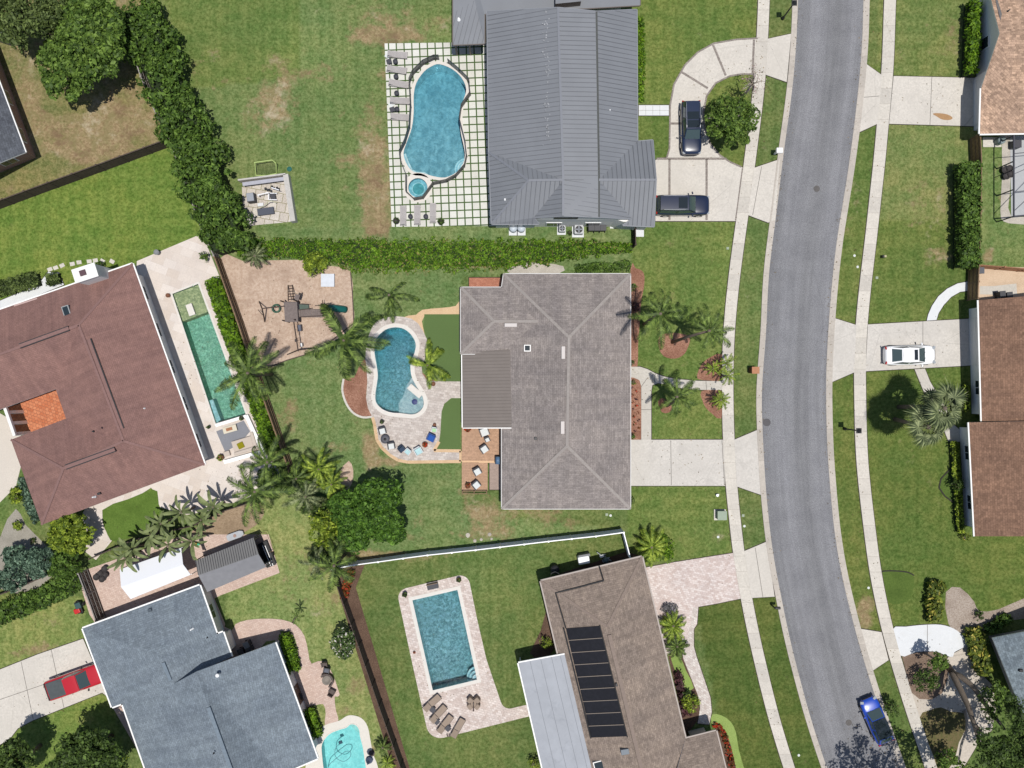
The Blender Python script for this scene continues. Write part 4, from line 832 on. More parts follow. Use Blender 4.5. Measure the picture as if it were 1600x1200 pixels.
# --- east houses
SHE = shingle('shingle_tan', C(196, 165, 142), .2, .36, .3, .1); SHF = shingle('shingle_chestnut', C(150, 118, 99), .2, .3, .18, .14)
he = thing('house', 'tan shingled house with a white gable wall behind the oil-stained driveway', 'house', W(1575, 100))
V = dict(G=(1562,52,4.2), N0=(1547,-8,2.8), N1=(1760,-12,2.8), Rr=(1760,52,4.2), S2=(1760,210,2.6), S3=(1600,208,2.6), S1=(1531,209,2.6), W1=(1533,138,2.65))
F = [['N0','N1','Rr','G'], ['G','Rr','S2','S3'], ['G','S3','S1','W1']]
b, P, bd = roofmesh(V, F, SHE, FASC); b.build('roof', [SHE, FASC], he); gutters(P, [x for x in bd if set(x) in ({'S1','W1'},{'S2','S3'},{'S3','S1'})], FASC, he, .13)
w = [Vector((45.35, W(0,-4).y)), Vector((45.35, W(0,124).y)), Vector((45.1, W(0,124).y)), Vector((45.1, W(0,204).y)), Vector((60, W(0,204).y)), Vector((60, W(0,-4).y))]
b = MB(); b.skirt(ccw(w), 0, 2.6); b.poly([(45.35, w[0].y, 2.6), (45.35, w[1].y, 2.6), (45.35, W(0,52).y, 3.95)]); b.build('wall', WALLM, he)
b = MB(); b.box((45.3, W(0,78).y, 1.5), (.08, 1.2, 1.2)); f = b.build('window', FRAME, he); b = MB(); b.box((45.25, W(0,78).y, 1.5), (.06, 1.0, 1.0)); b.build('pane', GLASS, f)
b = MB()
for k in range(4): b.box((45.07, W(0,160).y, .28+.55*k), (.05, 4.6, .53))
b.build('garage_door', GAR, he)
pipe(he, on(P, ['N0','N1','Rr'], 1574, 18), .06, .35, DARKM)
hf = thing('house', 'chestnut shingled house in two stepped sections behind the parked white sedan', 'house', W(1590, 650))
V = dict(A=(1529,469,2.6), B=(1760,450,6.2), Cc=(1760,657,6.2), D=(1534,658,2.6), E=(1990,450,2.6), F=(1990,658,2.6))
b, P, bd = roofmesh(V, [['A','B','Cc','D'], ['B','E','F','Cc']], SHF, FASC); b.build('roof', [SHF, FASC], hf); gutters(P, [x for x in bd if set(x) == {'A','D'}], FASC, hf, .13)
walls(['A','D','F','E'], P, 2.6, hf, WALLM, .6, [('garage_door',1515,534,4.6,2.2)], [(1515,534,3.4)])
V = dict(A=(1514,660,2.65), B=(1750,655,6.3), Cc=(1750,838,6.3), D=(1523,838,2.65), E=(1990,660,2.6), F=(1990,838,2.6))
b, P, bd = roofmesh(V, [['A','B','Cc','D'], ['B','E','F','Cc']], SHF, FASC); b.build('roof', [SHF, FASC], hf); gutters(P, [x for x in bd if set(x) == {'A','D'}], FASC, hf, .13)
walls(['A','D','F','E'], P, 2.6, hf, WALLM, .6)
hg = thing('house', 'grey shingled house behind the tall leaning tree by the white driveway', 'house', W(1600, 1060))
SHG = shingle('shingle_slate', C(130, 142, 150), .2, .34, .22, .12); V = dict(A=(1551,997,2.7), B=(1740,960,5.4), Cc=(1830,1180,5.4), D=(1640,1220,2.7), E=(1930,925,2.7), F=(2010,1150,2.7))
b, P, bd = roofmesh(V, [['A','B','Cc','D'], ['B','E','F','Cc']], SHG, FASC); b.build('roof', [SHG, FASC], hg)
walls(['A','D','F','E'], P, 2.65, hg, WALLT, .9); boxvent(hg, on(P, ['A','B','Cc'], 1594, 1047), .35, .25, .25, 0, DARKM)
hh = thing('house', 'dark grey shingled brick house at the dry weedy yard', 'house', W(0, 200))
SHD = shingle('shingle_charcoal', C(98, 102, 110), .2, .34, .2, .1); V = dict(A=(40,238,2.8), B=(-34,40,2.8), Cc=(-160,90,5.2), D=(-90,290,5.2), E=(-290,140,2.8), F=(-220,345,2.8))
b, P, bd = roofmesh(V, [['A','B','Cc','D'], ['D','Cc','E','F']], SHD, FASC); b.build('roof', [SHD, FASC], hh); gutters(P, [x for x in bd if set(x) == {'A','B'}], FASC, hh, .1)
walls(['A','B','E','F'], P, 2.75, hh, BRICKW, .55)
sh = thing('garden_shed', 'small pale grey metal shed under the tree by the dry yard', 'shed', W(14, 52)); q = W(16, 52).xy
b = MB(); b.box((*q, .9), (1.5, 2.3, 1.8), R(-18)); b.build('wall', mat('shed_grey', C(130,134,138), .6, .05), sh)
b = MB(); b.box((*q, 1.86), (1.7, 2.5, .08), R(-18)); b.build('roof', mat('shed_roof', C(176,182,188), .5, .05), sh)
b = MB(); b.box((q.x+.35, q.y-1.12, .85), (.7, .05, 1.5), R(-18)); b.build('door', DARKM, sh)
# --- canopy and metal shed of the blue-grey house
ct = thing('canopy', 'bright white gabled canopy on the brick patio beside the banana plants', 'canopy', W(238, 905))
WH = plain('canvas_white', (.69, .70, .73), .6); V = dict(a=(187,890,2.2), b=(283,856,2.2), c=(286,882,2.85), d=(189,917,2.85), f=(298,898,2.2), g=(204,936,2.2))
b, P, bd = roofmesh(V, [['a','b','c','d'], ['d','c','f','g']], WH, WH, .04); b.build('roof', [WH, WH], ct)
for k in ('a','b','f','g'):
    b = MB(); p = P[k]; b.tube([(p.x*.998, p.y*.998, 0), (p.x*.998, p.y*.998, 2.15)], .04); b.build('leg', PVC, ct)
sd = thing('carport', 'metal carport with a ribbed grey gable roof next to the white canopy', 'carport', W(360, 880))
V = dict(a=(305,876,2.4), b=(396,840,2.4), c=(404,866,3.0), d=(310,899,3.0), f=(416,886,2.4), g=(324,925,2.4))
RIB = mat('ribbed_grey', C(136,135,135), .5, .04, 1); SMO = mat('smooth_grey', C(142,142,146), .5, .08, 2); b, P, bd = roofmesh(V, [['a','b','c','d']], RIB, DARKM, .05, .23); b.build('roof', [RIB, DARKM, plain('rib_dark', C(96,96,98), .5)], sd)
b, P4, bd = roofmesh({k: V[k] for k in 'dcfg'}, [['d','c','f','g']], SMO, DARKM, .05, None); b.build('roof', [SMO, DARKM], sd)
P.update(P4)
for k in ('a','b','f','g'):
    b = MB(); p = P[k]; b.tube([(p.x, p.y, 0), (p.x, p.y, 2.35)], .05); b.build('leg', DARKM, sd)
b = MB(); p, q = P['a'], P['b']; d = Vector((.15, -.3, 0)); 
b.bar((p.x, p.y-.25, 1.1), (q.x, q.y-.25, 1.1), .06, 2.1); b.bar((P['g'].x, P['g'].y+.3, 1.1), (P['f'].x, P['f'].y+.3, 1.1), .06, 2.1); b.build('wall', mat('shed_dark', (.10,.10,.105), .6, .05), sd)
# ---------------------------------------------------------------- trees, palms, hedges, shrubs
def leafobj(name, clumps, size, dens, m, seed, parent=None, low=-.25, aspect=.55, flat=.35):
    rs = np.random.RandomState(seed); PP, NN = [], []
    for x, y, z, rx, ry, rz in clumps:
        n = max(6, int(dens*(rx*ry+rx*rz+ry*rz)/3*9*rs.uniform(.45, 1.35)))
        d = rs.normal(size=(n, 3)); d /= np.linalg.norm(d, axis=1)[:, None]
        d[:, 2] = np.where(d[:, 2] < low, -d[:, 2], d[:, 2])
        r = rs.uniform(.62, 1.06, n)[:, None]**.6
        PP.append(np.array([x, y, z])+d*r*np.array([rx, ry, rz])); NN.append(d+rs.normal(size=(n, 3))*.55+np.array([0, 0, flat]))
    P = np.concatenate(PP); Nn = np.concatenate(NN); n = len(P)
    Nn /= np.linalg.norm(Nn, axis=1)[:, None]
    a = rs.normal(size=(n, 3)); a -= Nn*(a*Nn).sum(1)[:, None]; a /= np.linalg.norm(a, axis=1)[:, None]; b = np.cross(Nn, a)
    s = size*np.clip(np.exp(rs.normal(size=n)*.38), .4, 2.2)[:, None]
    co = np.stack([P-a*s, P+b*s*aspect, P+a*s, P-b*s*aspect], 1).reshape(-1, 3)
    co[:, 2] = np.maximum(co[:, 2], .03)
    me = bpy.data.meshes.new(name); fastmesh(me, co, np.arange(4*n).reshape(n, 4)); me.materials.append(m)
    o = bpy.data.objects.new(name, me); COL.objects.link(o)
    if parent: attach(o, parent)
    return o
def L2(a, b, k=1.42): return C(*a, k), C(*b, k)
LM = dict(
 dark=leafmat('leaf_dark', *L2((44, 60, 26), (92, 116, 52), .95)), mid=leafmat('leaf_mid', *L2((56, 80, 28), (118, 144, 64), .95)),
 grey=leafmat('leaf_grey', *L2((58, 72, 34), (116, 132, 74), .95)), blue=leafmat('leaf_blue', *L2((42, 64, 52), (124, 150, 128), .95)),
 yel=leafmat('leaf_yellow', *L2((66, 88, 18), (164, 180, 66), .95)), bright=leafmat('leaf_bright', *L2((56, 88, 8), (124, 158, 40), .95)),
 hedge=leafmat('leaf_hedge', *L2((50, 74, 24), (108, 136, 58), .95)), sprawl=leafmat('leaf_sprawl', *L2((56, 88, 12), (116, 150, 42), .9), C(164, 150, 92), .06), croton=leafmat('leaf_croton', *L2((52, 70, 24), (132, 142, 56), .95), C(206, 192, 92), .13),
 bush=leafmat('leaf_bush', *L2((40, 70, 16), (104, 140, 54), .95)), white=leafmat('leaf_white_flower', *L2((50, 72, 36), (112, 134, 76), .95), C(244, 236, 228), .1), pink=leafmat('leaf_pink_twig', *L2((120, 108, 96), (176, 164, 148), 1.2), C(216, 176, 184), .3),
 red=leafmat('leaf_red', *L2((84, 84, 40), (156, 70, 40), 1.1), C(206, 66, 40), .35), purple=leafmat('leaf_purple', *L2((56, 38, 44), (112, 72, 80), 1.1)), mauve=leafmat('leaf_mauve', *L2((110, 108, 112), (168, 164, 172), 1.2)),
 palm=leafmat('palm_leaf', *L2((38, 58, 22), (116, 136, 66), .95), trans=.15), palmy=leafmat('palm_leaf_bright', *L2((64, 90, 18), (158, 174, 70), .95), trans=.15), palmg=leafmat('palm_leaf_grey', *L2((48, 62, 36), (142, 150, 108), .95), trans=.15), banana=leafmat('banana_leaf', *L2((58, 74, 36), (164, 174, 122), 1.0), trans=.2))
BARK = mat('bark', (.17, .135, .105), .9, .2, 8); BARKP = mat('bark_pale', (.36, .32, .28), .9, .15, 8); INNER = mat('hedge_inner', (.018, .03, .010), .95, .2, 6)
def clumpset(c, R_, rz, n, cr, rs, core=True):
    out = []
    for i in range(n):
        d = rs.normal(size=3); d /= np.linalg.norm(d); d[2] = abs(d[2])*1.0-.15
        f = rs.uniform(.45, .95)**.7
        k = cr*rs.uniform(.7, 1.3)
        out.append((c[0]+d[0]*R_[0]*f*(1-.35*cr/max(R_)), c[1]+d[1]*R_[1]*f*(1-.35*cr/max(R_)), c[2]+d[2]*rz*f, k, k, k*.75))
    return out
def tree(name, label, cat, px, py, z, rx, ry, rz, n, cr, m, seed, leaf=.2, dens=17, base=None, h0=None, group=None, bark=BARK, lobes=None):
    rs = np.random.RandomState(seed); c = W(px, py, z); B = W(*base) if base else Vector((c.x, c.y, 0))
    t = thing(name, label, cat, B, 0, group)
    cl = []; n = int(n*1.9); cr *= .68; leaf *= .66; dens *= 2.3
    for lx, ly, lr in (lobes or [(0, 0, 1)]):
        nn = max(3, int(n*lr*lr)) if lobes else n
        cl += clumpset((c.x+lx*rx*S, c.y-ly*ry*S, c.z), (rx*S*lr, ry*S*lr), rz*lr, nn, cr, rs)
    leafobj('crown', cl, leaf, dens, m, seed, t)
    b = MB(); hh = h0 or max(.4, c.z-rz*.3); top = Vector((c.x, c.y, hh))
    r0 = .05+.022*max(rx, ry)*S*2
    b.tube([B, B.lerp(top, .5)+Vector((rs.uniform(-.1, .1), rs.uniform(-.1, .1), 0)), top], [r0*1.3, r0, r0*.75], 8)
    for k in cl[::max(1, len(cl)//9)]:
        e = Vector(k[:3]); b.tube([top-Vector((0, 0, .1)), top.lerp(e, .5)+Vector((0, 0, .25)), e], [r0*.6, r0*.38, r0*.15], 5)
    b.build('trunk', bark, t, True); return t
tree('broadleaf_tree', 'dense mid green tree, the fullest crown over the dry weedy yard', 'tree', 132, 78, 4.2, 72, 80, 2.6, 95, 1.0, LM['mid'], 11, .24, 15, lobes=[(0, 0, .8), (-.35, .35, .6), (.3, -.3, .65), (0, -.5, .6)])
tree('broadleaf_tree', 'feathery olive green tree leaning over the small grey shed', 'tree', 40, 26, 5.0, 66, 48, 2.4, 60, 1.0, LM['grey'], 12, .2, 13)
tree('crape_myrtle', 'round green tree with pinkish twigs in the island of the curved driveway', 'tree', 1142, 186, 3.0, 43, 42, 1.9, 60, .62, LM['mid'], 13, .17, 16, bark=BARKP)
tw = tree('crape_myrtle', 'bare pinkish twiggy tree right behind the round tree in the driveway island', 'tree', 1178, 128, 3.6, 25, 28, 1.1, 22, .5, LM['pink'], 14, .09, 6, bark=BARKP)
tree('broadleaf_tree', 'dark green lobed tree in the backyard near the end of the white fence', 'tree', 577, 802, 3.6, 54, 54, 2.4, 84, .85, LM['bush'], 15, .2, 17, lobes=[(-.08, .08, .72), (.48, -.52, .46), (-.62, -.12, .48), (.52, .36, .5), (-.36, .56, .48), (.02, -.6, .42)])
tree('shrub', 'yellow-green bush beside the lobed tree in the backyard', 'shrub', 508, 825, 2.6, 26, 32, 1.5, 34, .55, LM['yel'], 16, .2, 13)
tree('shrub', 'olive bush at the foot of the yellow-green bush by the dark fence end', 'shrub', 503, 868, 1.8, 22, 20, 1.2, 20, .5, LM['grey'], 17, .17, 13)
tree('shrub', 'large clipped dome bush at the corner of the red-brown house', 'shrub', 112, 833, 2.2, 36, 34, 1.9, 90, .45, LM['yel'], 18, .2, 20)
tree('shrub', 'second green dome bush below the clipped one by the slatted fence', 'shrub', 102, 882, 1.6, 27, 30, 1.2, 55, .42, LM['hedge'], 19, .16, 18)
tree('blue_shrub', 'blue-green spreading bush closest to the dome bushes', 'shrub', 62, 878, 1.8, 24, 27, 1.3, 44, .5, LM['blue'], 20, .17, 18)
tree('blue_shrub', 'blue-green round bush beside the grass at the left edge', 'shrub', 28, 868, 1.6, 22, 20, 1.2, 36, .45, LM['blue'], 21, .17, 18)
tree('blue_shrub', 'blue-green bush cut by the left edge above the dark fence', 'shrub', 15, 902, 1.5, 26, 24, 1.1, 36, .45, LM['blue'], 22, .17, 18)
tree('flowering_shrub', 'round shrub dotted with white flowers beside the dark fence', 'shrub', 537, 1004, 1.7, 20, 25, 1.3, 42, .42, LM['white'], 23, .16, 18)
tree('broadleaf_tree', 'dark tree with several lobes on the lawn below the red pickup', 'tree', 138, 1182, 4.2, 58, 44, 2.4, 70, .85, LM['dark'], 24, .2, 16, lobes=[(0, -.2, .8), (-.4, .4, .6), (.4, .2, .6)])
tree('broadleaf_tree', 'dark tree in the bottom left corner beside the end of the driveway', 'tree', 22, 1196, 4.0, 30, 44, 2.0, 44, .8, LM['dark'], 25, .2, 15)
tree('fern_palm', 'small bright fern-like plant between the dark tree and the blue-grey house', 'plant', 188, 1188, 1.0, 13, 12, .5, 12, .35, LM['yel'], 26, .2, 12)
tree('street_tree', 'tall thin-crowned tree shading the parked blue car from beyond the bottom edge', 'tree', 1456, 1300, 8.0, 88, 86, 2.6, 60, .9, LM['dark'], 27, .18, 9, base=(1392, 1235))
# leaning tree at the lower right: visible limbs, then a high crown
t = thing('leaning_tree', 'tall leaning tree with bare grey limbs over the beige driveway', 'tree', W(1481, 1042))
b = MB(); b.tube([W(1481,1041,0), W(1490,1056,1.6), W(1503,1082,3.0), W(1513,1104,4.0), W(1521,1128,5.2), W(1530,1160,6.5)], [.34, .30, .27, .24, .2, .12], 9); b.tube([W(1486,1048,1.0), W(1500,1056,2.0), W(1520,1072,3.0), W(1545,1108,4.6), W(1570,1140,6.0)], [.30, .27, .24, .2, .13], 8)
b.tube([W(1521,1128,5.2), W(1550,1165,6.5), W(1590,1180,7.6)], [.14, .1, .06], 7); b.build('trunk', BARK, t, True)
rs = np.random.RandomState(31); cl = []
for x, y, z, rr_, n in ((1550,1152,6.5,28,30),(1588,1130,7,28,26),(1574,1184,7,34,40),(1537,1198,7,20,10),(1604,1165,7.5,30,16),(1547,1108,5,10,4),(1610,1204,7,34,16),(1582,1098,6,16,6),(1538,1082,4,8,3)):
    c = W(x, y, z); cl += clumpset(c, (rr_*S, rr_*S), 1.0, n, .5, rs)
leafobj('crown', cl, .11, 30, LM['dark'], 31, t)
t = thing('slim_tree', 'slim pale-barked tree curving up between the two round soil beds', 'tree', W(1508, 1112))
b = MB(); b.tube([W(1507,1111,0), W(1511,1128,1.0), W(1510,1142,1.8), W(1502,1164,3.0), W(1497,1195,4.5)], [.13, .12, .11, .1, .06], 8); b.build('trunk', BARKP, t, True)
leafobj('crown', clumpset(W(1490,1208,5.2), (1.5, 1.2), .9, 14, .6, rs), .16, 12, LM['mid'], 33, t)
tree('shrub', 'small leafy tree in the round soil bed by the white driveway', 'shrub', 1466, 1034, 2.6, 14, 16, 1.0, 16, .42, LM['mid'], 34, .17, 14)
tree('shrub', 'dark low bush filling the round soil bed below the white driveway', 'shrub', 1446, 1062, 1.0, 23, 21, .6, 22, .5, LM['dark'], 35, .13, 13)
tree('shrub', 'leafy bush at the bottom of the lower soil bed', 'shrub', 1478, 1182, 1.2, 18, 18, .8, 20, .45, LM['mid'], 36, .15, 14)
tree('shrub', 'dark bush on the verge beside the blue car', 'shrub', 1392, 1106, 1.0, 13, 15, .6, 14, .4, LM['dark'], 37, .14, 12)
tree('shrub', 'loose green shrubs against the slate house wall', 'shrub', 1557, 1084, 1.5, 16, 24, .9, 22, .5, LM['mid'], 38, .16, 14)
def blob(name, label, cat, px, py, r, m, seed, h=None, leaf=.12, group=None, ry=None, n=None, dens=18):
    h = h or r*S*1.1
    return tree(name, label, cat, px, py, h*.55, r, ry or r, h*.5, n or max(8, int(r*1.6)), max(.16, r*S*.38), m, seed, leaf, dens, h0=h*.3, group=group)
def hedge(name, label, pts, w, h, m, seed, leaf=.14, dens=30, rough=.25, cat='hedge', inner=True, wob=.12):
    """pts: photo pixels of the hedge's top centre line, w: width in metres"""
    ws = w if isinstance(w, list) else [w]*len(pts)
    P = [W(x, y, h*.85) for x, y in pts]; t = thing(name, label, cat, (P[0].x, P[0].y, 0)); rs = np.random.RandomState(seed); cl = []; b = MB()
    for i in range(len(P)-1):
        w = (ws[i]+ws[i+1])/2; a, c = P[i], P[i+1]; L = (c-a).length; d = (c-a).normalized(); o = Vector((-d.y, d.x, 0)); st = min(.72, max(.22, min(w, h)*.34))
        nk = max(1, int(math.ceil(L/st)))
        for k in range(nk):
            p = a+d*(k+.5)*L/nk; w = ws[i]+(ws[i+1]-ws[i])*(k+.5)/nk
            nw = max(1, int(round(w/st)))
            for j in range(nw):
                q = p+o*((j+.5)/nw-.5)*w*(1+rs.uniform(-wob, wob)); r_ = st*.9*rs.uniform(1-rough, 1+rough)
                cl.append((q.x+rs.uniform(-1, 1)*rough*st*.5, q.y+rs.uniform(-1, 1)*rough*st*.5, h-r_*.8+rs.uniform(-1, .4)*rough*st, r_, r_, r_*.8))
                if j in (0, nw-1) and h > .8:
                    q2 = q+o*(.04 if j else -.04); cl.append((q2.x, q2.y, h*.45, r_*.9, r_*.9, h*.3))
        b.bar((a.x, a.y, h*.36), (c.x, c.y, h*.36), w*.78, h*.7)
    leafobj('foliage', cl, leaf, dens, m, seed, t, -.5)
    if inner: b.build('light_block_core', INNER, t)  # solid dark core added inside the leaves to block light
    return t
hedge('tall_hedge', 'tall dense hedge running diagonally between the dry yard and the big lawn', [(205,8),(222,48),(240,95),(262,142),(284,190),(305,240),(322,290),(338,340),(352,385)], 3.6, 3.4, LM['hedge'], 41, .15, 24, .8, wob=.5)
hedge('sprawling_hedge', 'long loose hedge between the grey metal roof house and the central house', [(372,386),(420,389),(480,388),(525,392),(545,397),(600,399),(700,398),(800,397),(860,393),(910,388),(950,387),(988,388)], [1.7,1.7,1.6,2.0,2.8,2.9,2.8,2.6,2.1,1.5,1.1,.8], .6, LM['sprawl'], 42, .085, 62, .5, wob=.3)
blob('shrub', 'lime green bush bulging out of the long hedge into the sandy play yard', 'shrub', 492, 412, 19, LM['yel'], 43, 1.5, .17)
hedge('clipped_hedge', 'bright green clipped hedge beside the long green pool', [(330,436),(344,478),(360,525),(378,570),(394,615),(410,660),(426,702)], 1.35, .95, LM['bright'], 44, .12, 34, .12, wob=.05)
hedge('clipped_hedge', 'tall thick clipped hedge beside the wooden fence on the right side', [(1517,254),(1517,300),(1517,350),(1517,400),(1517,414)], 1.6, 2.3, LM['hedge'], 45, .13, 30, .15, wob=.06)
hedge('clipped_hedge', 'narrow clipped hedge in front of the white gable wall', [(1526,0),(1524,30),(1523,70),(1521,112)], .95, 1.7, LM['bright'], 46, .13, 26, .25, wob=.1)
hedge('clipped_hedge', 'box hedge beside the curved brick path near the dustbins', [(443,992),(449,1012),(455,1032),(460,1048)], .95, 1.2, LM['bright'], 47, .1, 40, .12, wob=.04)
hedge('clipped_hedge', 'box hedge between the blue-grey house and the cream pool deck', [(481,1110),(486,1125),(491,1140),(495,1152)], .9, 1.2, LM['bright'], 48, .1, 40, .12, wob=.04)
hedge('clipped_hedge', 'longer low clipped hedge along the front of the red-brown house, at the left edge', [(-12,452),(12,448),(36,441),(58,436)], 1.5, .8, LM['grey'], 49, .1, 36, .15, wob=.05)
hedge('clipped_hedge', 'short square clipped hedge beside the white chimney', [(71,438),(90,434)], 1.2, .8, LM['grey'], 50, .1, 36, .15, wob=.05)
hedge('low_hedge', 'low green hedge strip along the grass at the left edge', [(-10,966),(20,950),(60,936),(100,918),(122,905)], 2.0, .8, LM['hedge'], 51, .14, 22, .35, wob=.2)
hedge('ground_cover', 'blue-green ground cover under the eave of the red-brown house', [(33,748),(38,770),(46,795),(58,815)], .8, .4, LM['blue'], 52, .12, 30, .3, cat='plants', inner=False)
hedge('golden_hedge', 'thin golden hedge in front of the lower chestnut roof', [(1492,690),(1494,730),(1498,770),(1500,810),(1503,832)], .6, .8, LM['yel'], 53, .1, 36, .3, wob=.15)
hedge('golden_hedge', 'short golden hedge behind the fan palms', [(1511,602),(1512,640)], .5, .8, LM['yel'], 54, .1, 30, .3, wob=.15)
hedge('croton_hedge', 'yellow-flecked hedge curving along the white driveway', [(1526,985),(1529,1005),(1534,1030),(1541,1052)], 1.4, 1.2, LM['croton'], 55, .17, 20, .35, wob=.2)
hedge('croton_hedge', 'yellow-flecked shrub row above the white driveway', [(1468,910),(1463,930),(1460,950),(1464,970)], 1.2, 1.1, LM['croton'], 56, .17, 20, .4, wob=.25)
hedge('low_hedge', 'shaded green hedge under the slate house eave', [(1545,985),(1560,978),(1580,964)], .8, .9, LM['hedge'], 57, .15, 18, .4, wob=.2)
hedge('flower_bed', 'orange-red leaved plants at the top of the dark fence', [(549,892),(544,906),(540,922),(537,935)], .7, .6, LM['red'], 58, .16, 18, .5, cat='plants', inner=False)
hedge('flower_bed', 'red flowers curving along the lime turf by the brown porch roof', [(1116,1132),(1128,1142),(1136,1160),(1140,1180),(1146,1200)], .5, .4, LM['red'], 59, .12, 20, .5, cat='plants', inner=False)
hedge('flower_bed', 'dark purple plants along the wall of the brown house', [(1060,1050),(1064,1075),(1068,1100),(1074,1118)], .6, .6, LM['purple'], 60, .16, 16, .5, cat='plants', inner=False)
blob('shrub', 'yellow bush at the lower end of the thin golden hedge', 'shrub', 1508, 838, 8, LM['croton'], 61, .9, .12)
blob('shrub', 'small dark tree in the rounded bed before the chestnut house', 'shrub', 1496, 757, 11, LM['dark'], 62, 1.6, .13)
blob('shrub', 'round lime bush beside the winding paver path', 'shrub', 1079, 1098, 16, LM['yel'], 63, 1.3, .12)
blob('shrub', 'ball-shaped lime shrub above the pale flat roof', 'shrub', 853, 1003, 11, LM['yel'], 64, 1.3, .1)
blob('shrub', 'ball-shaped lime shrub left of the pale flat roof at the bottom edge', 'shrub', 835, 1190, 11, LM['yel'], 65, 1.3, .1)
blob('shrub', 'dark green clipped shrub at the lower corner of the central house', 'shrub', 985, 781, 8, LM['dark'], 66, 1.0, .1)
blob('shrub', 'square green shrub beside the central house garage', 'shrub', 986, 680, 8, LM['hedge'], 67, .9, .1)
blob('shrub', 'green shrub in the mulch strip near the top corner of the central house', 'shrub', 989, 449, 7, LM['hedge'], 68, .8, .1)
blob('shrub', 'maroon shrub in the mulch strip near the palm shadow', 'shrub', 993, 478, 8, LM['purple'], 69, .7, .12)
blob('shrub', 'green shrub at the lower end of the upper mulch strip', 'shrub', 987, 567, 5, LM['dark'], 70, .6, .1)
blob('shrub', 'yellow flowered plant at the top of the lower mulch strip', 'plant', 990, 597, 4, LM['croton'], 71, .5, .1)
blob('shrub', 'small leafy bush on the stone patio by the grey fence', 'shrub', 320, 401, 9, LM['mid'], 72, 1.0, .13)
blob('shrub', 'dark plants beside the white chimney', 'shrub', 158, 416, 9, LM['dark'], 73, .6, .12)
blob('grass_clump', 'larger spiky yellow-green clump beside the pale driveway at the left edge', 'plant', 24, 775, 11, LM['yel'], 74, .9, .2, ry=17)
blob('grass_clump', 'smaller spiky yellow-green clump on the grey gravel', 'plant', 28, 821, 8, LM['yel'], 75, .7, .18)
blob('grass_clump', 'tiny dark clump on the grey gravel near the blue-green bushes', 'plant', 52, 846, 5, LM['grey'], 76, .4, .14)
blob('mauve_shrub', 'mauve-grey flowering shrub at the edge of the paver driveway', 'shrub', 1046, 952, 14, LM['mauve'], 77, .8, .12, ry=9)
blob('shrub', 'green bush by the square front step of the brown house', 'shrub', 1072, 1085, 9, LM['dark'], 78, .9, .12)
blob('shrub', 'dark green bush at the end of the shaded shed beside the dry yard', 'shrub', 1530, 962, 8, LM['dark'], 79, .8, .12)
hedge('low_hedge', 'low grassy strip along the upper edge of the central house roof', [(900,422),(930,418),(960,417),(984,413)], .9, .35, LM['hedge'], 80, .12, 24, .4, inner=False, cat='plants')
hedge('low_hedge', 'low green planting along the grey metal roof house', [(999,25),(1001,80),(1000,120),(1000,158)], .8, .3, LM['bright'], 81, .12, 20, .4, inner=False, cat='plants')
rs = np.random.RandomState(9)
for k in range(14):
    y = 606+k*5.6; x = 986.5+(k*7 % 13)
    o = leafobj('flowering_plant', [(*W(x, y).xy, .12, .16, .16, .14)], .08, 40, LM['red' if k % 3 else 'purple'], 300+k)
    tag(o, 'small reddish plant dotted over the lower mulch strip of the central house', 'plant', 'reddish plants in the lower mulch strip')
# palms -----------------------------------------------------------------
def frond(Lm, seed, up=.5, droop=1.2, nl=30, lw=.017, ll=.36):
    rs = random.Random(seed); v = []; f = []; n = 12; pts = []; a = up; p = Vector((0, 0, 0))
    for i in range(n+1):
        pts.append(p.copy()); a -= (up+droop)/n*(.4+1.2*i/n)*.9; p = p+Vector((math.cos(a), 0, math.sin(a)))*(Lm/n)
    def at(t):
        x = t*n; i = min(int(x), n-1); return pts[i].lerp(pts[i+1], x-i)
    for i in range(n):
        w0, w1 = .035*(1-i/n)+.008, .035*(1-(i+1)/n)+.008; k = len(v)
        v += [pts[i]+Vector((0, w0, .01)), pts[i]-Vector((0, w0, -.01)), pts[i+1]-Vector((0, w1, -.01)), pts[i+1]+Vector((0, w1, .01))]; f.append((k, k+1, k+2, k+3))
    for s in (-1, 1):
        for i in range(nl):
            t = .16+.83*i/(nl-1); q = at(t); L = ll*Lm*(.30+.7*math.sin(math.pi*min(1, .12+t*.86)))*.52*rs.uniform(.85, 1.15)
            d = (at(min(1, t+.03))-at(t-.03)).normalized(); o = Vector((d.x*.62, s*.78, d.z*.5-.12-.3*rs.random())).normalized()
            m1 = q+o*L*.55; e = m1+(o+Vector((0, 0, -.75))).normalized()*L*.5; w = d*lw*rs.uniform(.8, 1.2); k = len(v)
            v += [q-w*.5, q+w*.5, m1+w*.6, m1-w*.6, e]; f += [(k, k+1, k+2, k+3), (k+3, k+2, k+4)]
    me = bpy.data.meshes.new('frond'); me.from_pydata([tuple(x) for x in v], [], f); me.update(); return me
def fan(Lm, seed, nb=24):
    rs = random.Random(seed); v = []; f = []; pet = Lm*.45; b = MB()
    v += [Vector((0, -.02, 0)), Vector((0, .02, 0)), Vector((pet, .015, .25*pet)), Vector((pet, -.015, .25*pet))]; f.append((0, 1, 2, 3)); c = Vector((pet, 0, .25*pet))
    for i in range(nb):
        a = -2.1+4.2*i/(nb-1); L = Lm*.58*(1-.25*abs(a)/2.1)*rs.uniform(.9, 1.1); d = Vector((math.cos(a), math.sin(a), .1)); o = Vector((-math.sin(a), math.cos(a), 0))*.03
        m1 = c+d*L*.5; e = m1+Vector((d.x, d.y, -.55-.3*rs.random()))*L*.5; k = len(v); v += [c, m1+o, m1-o, e]; f += [(k, k+1, k+2), (k+2, k+1, k+3)]
    me = bpy.data.meshes.new('frond'); me.from_pydata([tuple(x) for x in v], [], f); me.update(); return me
